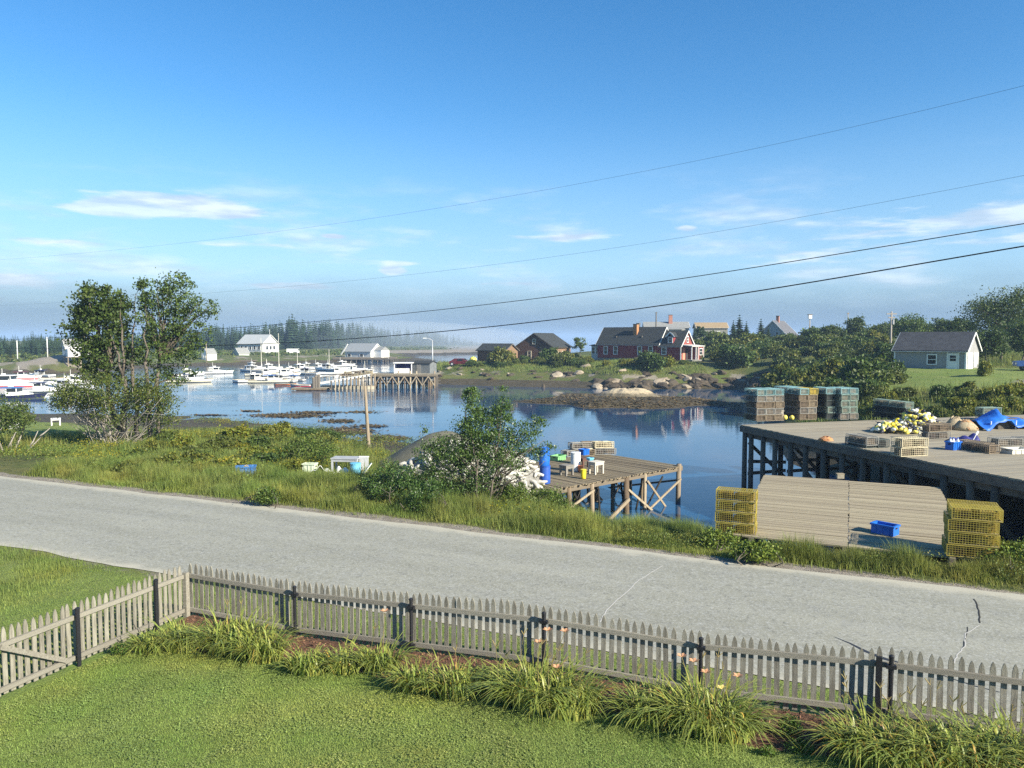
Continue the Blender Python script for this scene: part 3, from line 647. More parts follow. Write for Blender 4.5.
L(915, 768, .60, 260, .74, 'tangled daylily clump right of the paired black posts', dry=5, warm=.1)
L(965, 775, .58, 260, .76, 'daylily clump with a yellow flower in the lower right corner', [(995, 757, 'y')], 4, warm=.05)
L(1020, 775, .60, 260, .80, 'tall daylily clump cut by the right edge of the picture', dry=4)
L(1075, 790, .60, 200, .80, 'daylily clump beyond the right end of the yard', dry=2)
def herb(px, py, rad, hh, n, label, size=.035, tn=None):
    b = ground(px, py, 5, 30); root = thing('leafy_herb', b, label, 'plant', 'leafy herbs in the flower bed')
    v = rng.normal(size=(n, 3)); v /= np.linalg.norm(v, axis=1)[:, None]; p = v * (rng.random(n) ** .4)[:, None] * np.array([[rad, rad * .8, hh * .5]]) + np.array([[0, 0, hh * .5]])
    link('foliage', leaf_mesh('foliage', p, size, leaf_m, leaf_tints(n, .7, 1.5, .2) * (np.array([[1.0, 1.25, .9]]) if tn is None else tn), .6), root)
    mb = MB()
    for k in range(7):
        q = k * .9; mb.tube([(0, 0, -.02), (math.cos(q) * rad * .4, math.sin(q) * rad * .3, hh * .5), (math.cos(q) * rad * .7, math.sin(q) * rad * .5, hh * .85)], .005, 4)
    mb.build('stems', stalk_m, root)
herb(790, 738, .17, .32, 700, 'compact fresh green herb beside the bare mulch right of the fourth bay')
herb(768, 756, .10, .14, 260, 'tiny green seedling on the bare brown mulch')
herb(800, 752, .20, .14, 420, 'low spreading green herb at the lawn edge below the compact one')
herb(835, 745, .28, .26, 800, 'dark green herb in the shade under the fifth bay', tn=np.array([[.6, .8, .7]]))
herb(622, 706, .20, .16, 400, 'small dark weed on the mulch between two daylily clumps', tn=np.array([[.7, .9, .7]]))
herb(120, 655, .16, .22, 400, 'small pale green weed at the foot of the side fence')
# ------------------------------------------------------------------ wharves
plank_m = M_('grey_plank', (.365, .308, .205), .9, (.240, .198, .130), 2.2, (1, 14, 1), rand=.13, bump=.25, bscale=14)
plank2_m = M_('brown_plank', (.255, .205, .130), .9, (.145, .115, .072), 2.2, (1, 14, 1), rand=.16, bump=.3, bscale=14)
wharf_m = M_('wharf_plank', (.315, .280, .210), .9, (.205, .180, .132), 1.6, (1, 12, 1), rand=.10, bump=.2, bscale=12)
pile_m = M_('pile_wood', (.21, .155, .10), .9, (.10, .072, .045), 3, (6, 6, .5), rand=.25, bump=.6, bscale=20)
pale_pile_m = M_('pale_pile', (.34, .28, .20), .9, (.22, .17, .11), 3, (6, 6, .5), rand=.2, bump=.5, bscale=20)
tarred_m = M_('tarred_wood', (.082, .072, .060), .85, (.135, .118, .095), 3, (5, 5, .6), rand=.2, bump=.5, bscale=18)
deep_m = M_('shade_black_wood', (.016, .014, .012), .9, (.03, .026, .022), 3, rand=.2)  # near black, so the shade under the decks is painted into the timber
beam_m = M_('beam_wood', (.20, .165, .12), .9, (.12, .095, .065), 3, (1, 6, 6), rand=.15)
white_m = M_('white_paint', (.78, .77, .73), .6, (.66, .65, .60), 3)
cream_m = M_('cream_paint', (.62, .56, .42), .8, (.50, .44, .32), 4)
def pile(parent, p, ztop, r, m, zlo=None, lean=(0, 0), name='pile'):
    zl = gz(p.x, p.y) - .6 if zlo is None else zlo
    mb = MB(); mb.tube([(lean[0], lean[1], zl), (lean[0] * .4, lean[1] * .4, (zl + ztop) / 2), (0, 0, ztop)], [r * 1.12, r * 1.04, r], 8)
    return mb.build(name, m, parent, Vector((p.x, p.y, 0)) - Vector(parent.location), smooth=True)
def stick(parent, name, a, b, w, h, m): 
    o = Vector(parent.location); mb = MB(); mb.bar(Vector(a) - o, Vector(b) - o, w, h); return mb.build(name, m, parent)
# -- the little pier in the middle
ZP = 1.84
pA, pB, pC = P(683, 466, ZP), P(546, 491, ZP), P(610, 451, ZP)
pier = thing('pier', Vector((pA.x, pA.y, 0)), 'small grey plank pier on tall crossed pilings below the road', 'pier')
u = (pB - pA); Lp = u.length; u.normalize(); v = Vector((-u.y, u.x, 0)); v = v if (pC - pA).dot(v) > 0 else -v; Wp = (pC - pA).dot(v)
ang = math.atan2(v.y, v.x); org = Vector(pier.location); n = int((Lp + .8) / .148)
for i in range(n):
    e0, e1 = random.uniform(-.07, .07), random.uniform(-.05, .05)
    c = pA + u * (i * .148 + .07) + v * ((Wp + e1 + e0) / 2 - e0 / 1); box_part('plank', plank2_m, pier, c - org + Vector((0, 0, -.02 + random.uniform(-.012, .012))), (Wp + e0 + e1, .122, .045), ang + random.gauss(0, .006))
for t in (.15, Wp * .35, Wp * .65, Wp - .15):
    c = pA + u * (Lp / 2) + v * t; box_part('stringer', beam_m, pier, c - org + Vector((0, 0, -.15)), (Lp + .2, .12, .2), math.atan2(u.y, u.x))
def on_front(px):                        # point of the front edge under the pixel column
    k = (px - 512) / F; t = (k * pA.y - pA.x) / (u.x - k * u.y); return pA + u * t
fp = {}
for px, r, m in [(682, .125, pale_pile_m), (648, .085, pale_pile_m), (629, .14, pile_m), (594, .11, pale_pile_m), (571, .11, pile_m), (550, .12, pale_pile_m)]:
    fp[px] = on_front(px) + v * .1; pile(pier, fp[px], ZP - .05 if px != 682 else ZP + .12, r, m, lean=(random.uniform(-.12, .12), random.uniform(-.1, .1)))
for k, t in enumerate((1.3, 2.6, 3.9, 5.2, 6.5, 7.8)):
    for w in (Wp * .5, Wp - .25): pile(pier, pA + u * (t - .6) + v * w, ZP - .1, .12, tarred_m if (k + (w > 3)) % 2 else pile_m, lean=(random.uniform(-.15, .15), random.uniform(-.1, .1)))
z0 = Vector((0, 0, 1))
def br(a, za, b, zb, m=beam_m, w=.05, h=.10): stick(pier, 'brace', Vector((a.x, a.y, za)), Vector((b.x, b.y, zb)), w, h, m)
fv = -v * .14
br(fp[682] + fv, 1.2, fp[648] + fv * 1.6, -.9 + .9, pale_pile_m); br(fp[648] + fv, 1.45, on_front(668) + fv, -.25, pale_pile_m)
br(fp[629] + fv, 1.2, on_front(652) + fv * 1.5, -.1, pale_pile_m); br(fp[629] + fv * 1.4, .75, on_front(597) + fv, -.55 + .1, pale_pile_m, .08, .16); br(fp[594] + fv * 1.2, 1.5, on_front(560) + fv * 1.2, .75, pale_pile_m)
for a in range(4):
    p, q = pA + u * (.7 + a * 1.9) + v * (Wp * .5 - .15), pA + u * (2.6 + a * 1.9) + v * (Wp * .5 - .15); br(p, 1.5, q, -.3, tarred_m); br(q + v * .1, 1.5, p + v * .1, -.3, tarred_m)
    p, q = p + v * (Wp * .5 - .2), q + v * (Wp * .5 - .2); br(p, 1.5, q, -.3, tarred_m)
for k in range(14):
    p = pA + u * random.uniform(.4, 9.2) + v * random.uniform(.3, Wp - .3); pile(pier, p, ZP - .12, random.uniform(.05, .08), random.choice([tarred_m, pile_m, deep_m]), lean=(random.uniform(-.3, .3), random.uniform(-.2, .2)), name='thin_pole')
for k in range(5):
    p = pA + u * (1.2 + 1.6 * k) + v * .35; br(p, 1.4, p + u * random.uniform(-1.6, 1.6), -.2, deep_m, .05, .09)
br(pA + u * .1 + v * .2, 1.1, pA + u * .1 + v * (Wp - .2), -.2, tarred_m)

# -- the big wharf on the right
ZW = 3.8
wA = Vector((12.25, 40.0, ZW)); wd = Vector((.270, -.963, 0)).normalized(); we = Vector((.963, .270, 0)).normalized(); WL, WW = 19.6, 23.0
wharf = thing('wharf', Vector((wA.x, wA.y, 0)), 'big grey plank wharf on black pilings piled with fishing gear at the right', 'wharf'); worg = Vector(wharf.location)
wang = math.atan2(we.y, we.x); n = int(WL / .24)
for i in range(n):
    s = i * .24 + .12; cuts = [0, random.uniform(5, 9.5), random.uniform(12, 17), WW + random.uniform(-.1, .1)]
    for a, b in zip(cuts, cuts[1:]): box_part('plank', wharf_m, wharf, wA + wd * s + we * ((a + b) / 2 - .1) - worg + Vector((0, 0, -.035 + random.uniform(-.008, .008))), (b - a - .012, .216, .07), wang)
wdang = math.atan2(wd.y, wd.x)
cuts = [0, 3.9, 8.2, 12.1, 16.0, WL]
for a, b in zip(cuts, cuts[1:]):
    box_part('cap_beam', tarred_m, wharf, wA + wd * ((a + b) / 2) + we * -.06 - worg + Vector((0, 0, -.22)), (b - a - .01, .16, .30), wdang)
    box_part('stringer', tarred_m, wharf, wA + wd * ((a + b) / 2) + we * .22 - worg + Vector((0, 0, -.52)), (b - a - .01, .22, .26), wdang)
for t in (3, 6, 9, 12, 15, 18, 21): box_part('stringer', tarred_m, wharf, wA + wd * (WL / 2) + we * t - worg + Vector((0, 0, -.26)), (WL, .2, .36), wdang)
for k in range(6): box_part('cross_beam', tarred_m, wharf, wA + wd * (.25 + k * 3.7) + we * (WW / 2) - worg + Vector((0, 0, -.60)), (WW - .6, .22, .28), wang)
box_part('end_beam', tarred_m, wharf, wA + wd * -.06 + we * (WW / 2) - worg + Vector((0, 0, -.2)), (WW, .1, .26), wang)
def wfront(px):
    k = (px - 512) / F; t = (k * wA.y - wA.x) / (wd.x - k * wd.y); return wA + wd * t
for px in (745.5, 752, 764, 776, 792, 807, 825, 844, 865, 889, 915, 947, 974, 999, 1035, 1070): pile(wharf, wfront(px) + we * .05, ZW - .39, .13, tarred_m, -1.6)
for k in range(6):
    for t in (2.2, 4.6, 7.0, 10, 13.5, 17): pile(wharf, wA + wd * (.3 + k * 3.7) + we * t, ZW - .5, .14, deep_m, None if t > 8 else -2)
for k in range(3):
    for (za, zb) in ((1.9, 1.75), (1.25, 1.3), (2.9, .9)): stick(wharf, 'brace', wA + wd * (.45 + .02 * za) + we * (.1 + k * 2.4) - z0 * (ZW - za), wA + wd * .47 + we * (2.4 + k * 2.4) - z0 * (ZW - zb), .07, .17, tarred_m)
for k in range(5): stick(wharf, 'brace', wA + wd * (.3 + 3.7 * k) + we * 2.2 - z0 * (ZW - 3.1), wA + wd * (3.9 + 3.7 * k) + we * 2.25 - z0 * (ZW - .5), .08, .18, tarred_m)
# stone and log bulkhead under the landward half, added and painted black to keep the space below dark
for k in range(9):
    box_part('added_bulkhead_log', deep_m, wharf, wA + wd * (WL / 2 + 1.0) + we * 9.2 - worg + Vector((0, 0, .2 + k * .34 - .3 - ZW)), (WL - 2.0, .3, .325), wdang)

# -- the low platform of two plank sections beside the road
sec = [(-2.92, .095, 'left'), (.10, 3.06, 'right')]
C0, C1, ZF0, ZF1 = 22.0, 30.75, 2.80, 3.08
tilt = math.atan2(ZF1 - ZF0, C1 - C0)
for (s0, s1, side_) in sec:
    o = NR * C0 + TR * ((s0 + s1) / 2)
    t = thing('plank_float', Vector((o.x, o.y, ZF0)), 'pale weathered plank float by the road, %s' % ('with a blue crate on it' if side_ == 'right' else 'with yellow traps at its left edge'), 'float', 'plank floats laid side by side by the road')
    t.rotation_euler = (tilt, 0, math.atan2(TR.y, TR.x)); n = int((C1 - C0) / .142)
    for i in range(n):
        box_part('plank', plank_m, t, (random.uniform(-.02, .02), .07 + i * .142, -.02 + random.uniform(-.010, .010)), (s1 - s0 - .006 - random.uniform(0, .012), .127, .042), random.gauss(0, .002))
    for x in (-(s1 - s0) / 2 + .1, 0, (s1 - s0) / 2 - .1): box_part('joist', beam_m, t, (x, (C1 - C0) / 2, -.17), (.1, C1 - C0 - .02, .25))
    for x in (-(s1 - s0) / 2 + .25, (s1 - s0) / 2 - .25):
        for y in (.8, 4.6, 8.6):
            mb = MB(); mb.tube([(0, 0, -3.6), (0, 0, -.3)], .1, 8); mb.build('pile', tarred_m, t, (x, y, 0))
c = P(840, 477.5, 3.1); t = thing('wood_block', c + Vector((0, 0, -.02)), 'short square timber block at the far edge of the left float', 'block')
box_part('timber', wharf_m, t, (0, 0, .07), (.26, .16, .16)); box_part('cap', plank_m, t, (0, 0, .165), (.28, .18, .03))

# ------------------------------------------------------------------ lobster traps
def wire_m(name, c, r=.55): return M_(name, c, r, tuple(x * .7 for x in c), 6, rand=.15, spec=.3)
W_ = {'yellow': wire_m('yellow_wire', (.50, .40, .075)), 'teal': wire_m('teal_wire', (.22, .40, .41)), 'grey': wire_m('grey_wire', (.30, .29, .26)), 'brown': wire_m('brown_wire', (.27, .21, .14)), 'dark': wire_m('dark_wire', (.06, .08, .075)),
      'cream': wire_m('cream_wire', (.66, .58, .38)), 'green': wire_m('green_wire', (.24, .33, .28))}
N_ = {'yellow': M_('gold_netting', (.40, .27, .035), .9, (.13, .105, .04), 9, rand=.2), 'other': M_('dull_netting', (.075, .058, .040), .9, (.20, .155, .11), 14, rand=.35), 'dark': M_('dark_netting', (.035, .032, .03), .9)}
runner_m = M_('trap_runner', (.50, .42, .29), .9, (.34, .28, .19), 5, rand=.2)
entry_m = M_('trap_entry', (.03, .016, .012), .9)
_trap = {}
TL, TW, TH = 1.22, .54, .345
def trap_meshes(key, step):
    k = (key, step)
    if k in _trap: return _trap[k]
    w = W_[key]; mb = MB(); b = .011 if step < .1 else .016; L, Wd, H = TL / 2, TW / 2, TH; b *= .8 if key == 'yellow' else 1
    fr = MB()
    for y in (-Wd, Wd):
        for z in (.02, H - .012): fr.box((0, y, z), (TL, b * 2.2, b * 2.2))
        for x in (-L, L): fr.box((x, y, H / 2), (b * 2.2, b * 2.2, H - .03))
    for x in (-L, L):
        for z in (.02, H - .012): fr.box((x, 0, z), (b * 2.2, TW, b * 2.2))
    def lin(a, c, n): return [a + (c - a) * i / n for i in range(1, n)]
    nx, ny, nz = int(TL / step), int(TW / step), max(3, int(TH / step))
    for x in lin(-L, L, nx):
        for y in (-Wd, Wd): mb.box((x, y, H / 2), (b * .8, b * .8, H - .03))
        mb.box((x, 0, H - .012), (b * .8, TW, b * .8))
    for z in lin(.02, H, nz):
        for y in (-Wd, Wd): mb.box((0, y, z), (TL, b * .75, b * .75))
        for x in (-L, L): mb.box((x, 0, z), (b * .75, TW, b * .75))
    for y in lin(-Wd, Wd, ny):
        mb.box((0, y, H - .012), (TL, b * .75, b * .75))
        for x in (-L, L): mb.box((x, y, H / 2), (b * .8, b * .8, H - .03))
    nn = N_['yellow'] if key == 'yellow' else (N_['dark'] if key == 'dark' else N_['other'])
    net = MB()                            # twine heads and bait bags inside
    net.lathe((.30, 0, .04), [(.20, 0), (.16, .10), (.10, .2), (.04, .24)], 8, sy=1.1); net.lathe((.05, .02, .05), [(.12, 0), (.15, .1), (.05, .2)], 7)
    net.add([(-.12, -Wd + .02, .03), (-.12, Wd - .02, .03), (-.02, Wd * .5, H - .05), (-.02, -Wd * .5, H - .05)], [(0, 1, 2, 3)])
    for cx_, w_ in ((-.33, .40), (.30, .46)): net.box((cx_, 0, TH * .46), (w_, TW * .74, TH * .62))
    net.add([(.42, -Wd + .02, .03), (.42, Wd - .02, .03), (.50, Wd * .6, H - .05), (.50, -Wd * .6, H - .05)], [(0, 1, 2, 3)])
    rn = MB(); rn.box((0, -Wd + .05, .012), (TL, .06, .03)); rn2 = MB(); rn2.box((0, Wd - .05, .012), (TL, .06, .03))
    en = MB()
    en.box((-.30, 0, H * .45), (.24, TW - .01, H * .44))
    _trap[k] = (fr.mesh('trap_frame', w), mb.mesh('trap_wire', w), net.mesh('trap_netting', nn), en.mesh('trap_entry', entry_m), rn.mesh('trap_runner', runner_m), rn2.mesh('trap_runner', runner_m)); return _trap[k]
ORD = ['bottom', 'second', 'third', 'fourth', 'fifth', 'sixth']
def trap(p, rz, key, label, group, step=.10, rx=0, ry=0):
    t = thing('lobster_trap', p, label, 'lobster trap', group); t.rotation_euler = (rx, ry, rz); t.scale = (.9,) * 3 if key == 'yellow' and step < .07 else (1, 1, 1)
    for nm, me in zip(('frame', 'wire_mesh', 'netting', 'entry', 'runner', 'runner'), trap_meshes(key, step)): link(nm, me, t)
    if key != 'dark' and random.random() < .5: pass
    return t
def lvl(k, n): return 'only one' if n == 1 else ('bottom' if k == 0 else 'top' if k == n - 1 else ORD[k]+' lowest')
def stack(corner, ne, nd, nz, keys, where, group, along='d', step=.085, jit=.03):
    """corner: nearest bottom corner; ne traps side by side along the wharf's width, nd deep along its length"""
    if along == 'd': se, sd_, rz = TW + .03, TL + .05, wdang
    else: se, sd_, rz = TL + .05, TW + .03, wang
    for a in range(ne):
        for b in range(nd):
            for k in range(nz):
                p = corner + we * (se * (a + .5)) - wd * (sd_ * (b + .5)) + Vector((random.uniform(-jit, jit), random.uniform(-jit, jit), k * (TH + .012)))
                key = keys[min(k, len(keys) - 1)]
                if key == 'yellow' and not (a == ne - 1 and b == 0): key = 'teal'
                col = '' if ne * nd == 1 else ((' left' if a == 0 else ' right' if a == ne - 1 else ' middle') if ne > 1 else '') + ((' front' if b == 0 else ' back') if nd > 1 else '')
                trap(p, rz + random.gauss(0, .03) + (math.pi if random.random() < .5 else 0), key, ('%s trap, %s%s of the %s' % ({'grey': 'grey', 'teal': 'blue green', 'brown': 'brown', 'yellow': 'yellow', 'dark': 'dark', 'cream': 'cream', 'green': 'grey green'}[key], lvl(k, nz), col, where)).replace('the only one of', 'single one of').replace('only one left', 'left one').replace('only one right', 'right one'), group, step)
ZT = ZW + .005
stack(P(757, 421.5, ZT), 3, 1, 5, ['brown', 'grey', 'brown', 'grey', 'teal'], 'stack at the outer wharf corner', 'lobster traps in the stack at the wharf corner')
stack(P(800, 420.3, ZT), 2, 2, 5, ['brown', 'grey', 'brown', 'brown', 'yellow'], 'stack with one yellow trap', 'lobster traps in the stack with one yellow trap')
stack(P(827, 419.4, ZT), 1, 1, 5, ['dark', 'green', 'dark', 'dark', 'teal'], 'narrow stack between two larger', 'lobster traps in the narrow stack')
stack(P(841, 419.8, ZT), 2, 1, 5, ['grey', 'green', 'green', 'green', 'teal'], 'pale green stack right of the narrow one', 'lobster traps in the pale green stack')
stack(P(905, 421.2, ZT), 1, 2, 3, ['dark', 'dark', 'green'], 'dark stack behind the buoy heap', 'lobster traps in the dark stack behind the buoys')
stack(P(866, 448.5, ZT), 2, 1, 1, ['dark'], 'low dark pair at the wharf edge', 'lobster traps lying at the wharf edge', jit=.08)
stack(P(868, 446.0, ZT + TH), 1, 1, 1, ['grey'], 'tilted heap on the dark pair', 'lobster traps lying at the wharf edge', jit=.1)
stack(P(901, 457, ZT), 1, 1, 2, ['cream'], 'cream pair at the wharf edge', 'cream traps at the wharf edge', 'e')
stack(P(929, 440, ZT), 1, 1, 2, ['grey', 'brown'], 'pair in front of the buoy heap', 'lobster traps in front of the buoy heap', 'e')
stack(P(989, 454, ZT), 1, 1, 1, ['brown'], 'brown row left of the white tray', 'brown traps near the blue tarp', jit=.02)
stack(P(984, 452, ZT), 1, 1, 1, ['brown'], 'brown row, its outer end', 'brown traps near the blue tarp', jit=.02)
stack(P(999, 447, ZT), 2, 1, 1, ['grey'], 'grey row under the blue tarp', 'grey traps under the tarp', 'e')
stack(P(984, 420.5, ZT), 1, 1, 2, ['green'], 'open cage pair behind the blue tarp', 'green cages behind the tarp', 'e')
# yellow stacks by the road
yg = 'yellow lobster traps stacked beside the plank floats'
for nm, px, py, Yd, cnt, dz in (('left', 736.5, 545, 21.6, 4, -.06), ('right', 971, 562, 18.9, 4, .02)):
    b = at(px, py, Yd); b.z = gz(b.x, b.y) + dz
    if nm == 'left': b.z = at(px, 489, Yd).z - 4 * .9 * (TH + .012)
    else: b.z = at(px, 506, Yd).z - 4 * .9 * (TH + .012)
    for k in range(cnt):
        off = TR * random.uniform(-.03, .03) + (TR * .04 if nm == 'right' and k == 3 else Vector((0, 0, 0)))
        for row in (0, 1):
            if row and nm == 'left': continue
            trap(b + off + NR * (row * .55) + Vector((0, 0, k * .9 * (TH + .012))), math.atan2(TR.y, TR.x) + random.gauss(0, .025), 'yellow', 'yellow wire trap, %s%s in the roadside stack %s of the plank floats' % (lvl(k, cnt), (' front' if row == 0 else ' back') if nm == 'right' else '', nm), yg, .066)
    bx = MB(); 
    for q in (-.45, .45): bx.box((q, .2, 0), (.14, 1.3 if nm == 'right' else .7, max(.1, b.z - gz(b.x, b.y)) * 2 + .1))
    t = thing('skid', b + Vector((0, 0, -.012)), 'rough timber skid under the %s stack of yellow traps' % nm, 'timber skid')
    hgt = max(.12, b.z - gz(b.x, b.y)); 
    for q in (-.45, .45): box_part('timber', beam_m, t, TR * q + Vector((0, 0, -hgt / 2 - .1)), (.14, .8, hgt + .2), math.atan2(TR.y, TR.x))

# ------------------------------------------------------------------ gear on the big wharf
plast = lambda n, c, **k: M_(n, c, .45, tuple(x * .8 for x in c), 5, spec=.4, **k)
blue_p = plast('blue_plastic', (.015, .14, .55)); white_p = plast('white_plastic', (.78, .78, .75)); yellow_p = plast('yellow_plastic', (.80, .62, .03)); lime_p = plast('pale_yellow_plastic', (.78, .66, .12), rand=.15); buoywhite_p = plast('buoy_white', (.80, .78, .66), rand=.1)
buoyblack_p = plast('buoy_dark', (.03, .03, .045)); orange_p = plast('orange_plastic', (.75, .20, .05)); cyan_p = plast('light_blue_plastic', (.16, .48, .66)); green_p = plast('green_plastic', (.22, .48, .20))
def buoy(p, rot, body, band, label, group):
    prof = [(.03, -.24), (.10, -.17), (.115, -.05)]; mb = MB()
    mb.lathe((0, 0, 0), [(.025, -.24), (.09, -.18), (.11, -.06), (.11, 0)], 9, 0); mb.lathe((0, 0, 0), [(.109, -.001), (.11, .08), (.08, .2), (.025, .25)], 9, 1); mb.tube([(0, 0, .24), (0, 0, .38)], .016, 5, 1)
    key = (body.name, band.name)
    if key not in _buoy: _buoy[key] = mb.mesh('buoy', [body, band], True)
    o = link('buoy', _buoy[key], None, p, rot, (.85,) * 3); return tag(o, label, 'buoy', group)
_buoy = {}
hc = P(908, 431.5, ZT); kinds = [(lime_p, buoywhite_p), (lime_p, buoyblack_p), (yellow_p, buoyblack_p), (buoywhite_p, lime_p), (lime_p, yellow_p), (buoyblack_p, buoywhite_p), (buoywhite_p, buoyblack_p), (lime_p, buoyblack_p)]
lab = {'pale_yellow_plastic': 'yellow pot buoy', 'yellow_plastic': 'golden pot buoy', 'buoy_white': 'white pot buoy', 'buoy_dark': 'black pot buoy'}
for i in range(270):
    a, b = random.uniform(-1, 1), random.uniform(-1, 1)
    if a * a + b * b > 1: continue
    hh = max(0, 1 - (a * a + b * b)) ** .7 * (.75 + .30 * a + .25 * math.sin(a * 5)) + .06
    kk = random.choice(kinds); p = hc + we * (a * 1.85) - wd * (b * 1.05) + Vector((0, 0, max(.12, hh * random.uniform(.55, 1.0))))
    buoy(p, (random.uniform(0, 6.3), random.uniform(.6, 2.4), random.uniform(0, 6.3)), *kk, '%s with a %s half in the big heap on the wharf' % (lab[kk[0].name], {'buoy_white': 'white', 'yellow_plastic': 'golden', 'buoy_dark': 'black', 'pale_yellow_plastic': 'yellow'}[kk[1].name]), 'pot buoys heaped on the wharf')
def fl_ball(px, py, zz, c, label, r=.14):
    p = P(px, py, ZT); t = thing('float_ball', p, label, 'float', 'yellow floats by the trap stacks'); mb = MB(); mb.lathe((0, 0, 0), [(.04, .0), (r * .8, r * .35), (r, r), (r * .8, r * 1.65), (.04, r * 2)], 10); mb.build('ball', c, t, smooth=True)
    mb = MB(); mb.tube([(0, 0, r * 2 - .01), (.03, 0, r * 2.3), (0, 0, r * 2.4)], .018, 5); mb.build('eye', buoyblack_p, t)
for px, py, d in ((771, 419.5, 'below the left leg of the small cream table'), (775.3, 419.6, 'under the small cream table'), (785, 420, 'left of the pair right of the small table'), (791.8, 420.2, 'right of the pair right of the small table')): fl_ball(px, py, 0, lime_p, 'pale yellow round float lying ' + d)
def table(px, py, z, w, d, h, rz, m, label, top=.05, name='table', cat='table'):
    b = P(px, py, z) if not isinstance(px, Vector) else px; t = thing(name, b, label, cat, rz=rz)
    box_part('table_top', m, t, (0, 0, h - top / 2), (w, d, top)); box_part('apron', m, t, (0, 0, h - top - .06), (w * .92, d * .9, .11))
    for x in (-1, 1):
        for y in (-1, 1): box_part('leg', m, t, (x * (w / 2 - .06), y * (d / 2 - .06), (h - top) / 2), (.08, .08, h - top))
    return t
table(776, 419.3, ZT, .68, .5, .52, wang, cream_m, 'small cream wooden table against the outer trap stack')
def heap(px, py, z, r, h, n, mats, label, name, cat, coil=True, sy=.8):
    b = P(px, py, z); t = thing(name, b, label, cat)
    core = MB(); core.lathe((0, 0, 0), [(r, 0), (r * .85, h * .4), (r * .5, h * .8), (r * .1, h)], 12, sy=sy); core.build('core', mats[0], t, smooth=True)
    for m_i, m in enumerate(mats):
        mb = MB()
        pts = []
        for i in range(n):
            a = i * .7 + random.uniform(-.3, .3) + m_i; q = random.random() ** .7; rr = r * (1.02 - .8 * q) * random.uniform(.9, 1.12)
            pts.append((math.cos(a) * rr, math.sin(a) * rr * sy, h * q * 1.02 + .03))
        mb.tube(pts, .022, 4, cap=True); mb.build('rope', m, t, smooth=True)
    return t
tan_rope = M_('tan_rope', (.42, .34, .22), .95, (.30, .24, .15), 12, bump=.6); orange_rope = M_('orange_rope', (.60, .27, .10), .95, (.40, .22, .12), 12); grey_rope = M_('grey_rope', (.42, .40, .36), .95, (.28, .26, .22), 10)
heap(955, 429, ZT, .55, .62, 90, [tan_rope], 'rounded heap of tan rope behind the pair of traps', 'rope_heap', 'rope')
heap(965.5, 430, ZT, .62, .50, 90, [tan_rope, orange_rope], 'low heap of tan and orange rope right of the rounded heap', 'rope_heap', 'rope')
heap(826, 440.5, ZT, .34, .16, 50, [orange_rope, orange_rope], 'small tangle of orange line lying near the wharf edge', 'rope_tangle', 'rope')
heap(970, 428.5, ZT, .30, .16, 40, [grey_rope], 'small flat coil of grey line in front of the bushes', 'rope_tangle', 'rope')
def tote(p, rz, w, d, h, m, label, name='fish_tote', cat='crate', tilt=(0, 0)):
    t = thing(name, p, label, cat, rz=rz); t.rotation_euler = (tilt[0], tilt[1], rz); th = .03
    box_part('bottom', m, t, (0, 0, .02), (w - .04, d - .04, .035))
    for s in (-1, 1):
        box_part('side', m, t, (0, s * (d / 2 - th / 2), h / 2), (w, th, h)); box_part('end', m, t, (s * (w / 2 - th / 2), 0, h / 2), (th, d - 2 * th - .002, h))
        box_part('rim', m, t, (0, s * (d / 2 + .008), h - .02), (w + .05, .05, .045)); box_part('rim', m, t, (s * (w / 2 + .008), 0, h - .017), (.05, d - .04, .045))
        for k in (-.3, 0, .3): box_part('rib', m, t, (k * w, s * (d / 2 + .006), h * .45), (.035, .03, h * .8))
        box_part('handle', entry_m, t, (s * (w / 2 + .004), 0, h * .72), (.012, d * .3, h * .16))
    return t
tote(P(953, 449.5, ZT), wang + .2, .50, .36, .34, blue_p, 'blue plastic bin of white jugs standing alone on the open wharf deck')
for dx, dy, k in ((-.12, 0, 0), (.02, .03, 1), (.17, -.02, 2)):
    j = thing('jug', P(953, 449.5, ZT) + Vector((dx, dy, .05)), 'white plastic jug in the blue bin on the wharf, %s' % ('its left one', 'its middle one', 'its right one')[k], 'jug', 'white jugs in the blue bin'); mb = MB(); mb.lathe((0, 0, 0), [(.065, 0), (.07, .05), (.07, .3), (.03, .38), (.03, .41)], 8); mb.build('body', white_p, j, smooth=True); mb = MB(); mb.lathe((0, 0, .41), [(.036, 0), (.036, .04)], 8); mb.build('cap', blue_p, j)
def cloth(name, label, cat, org, we_, wd_, prof, m, nu=26, nv=12):
    """a draped sheet: prof(u,v) gives local a, b, z for u,v in 0..1"""
    vs = []
    for i in range(nu + 1):
        for j in range(nv + 1):
            a, b, z = prof(i / nu, j / nv); p = we_ * a - wd_ * b; vs.append((p.x, p.y, z))
    f = [(i * (nv + 1) + j, (i + 1) * (nv + 1) + j, (i + 1) * (nv + 1) + j + 1, i * (nv + 1) + j + 1) for i in range(nu) for j in range(nv)]
    mb = MB(); mb.add(vs, f); o = mb.build(name, m, loc=org, smooth=True); sm = o.modifiers.new('thick', 'SOLIDIFY'); sm.thickness = .02
    return tag(o, label, cat)
tarp_m = M_('blue_tarp', (.02, .16, .60), .5, (.015, .10, .42), 3, bump=.5, bscale=5, spec=.35); navy_m = M_('navy_tarp', (.025, .028, .13), .6, (.05, .05, .22), 5, bump=.5, bscale=8)
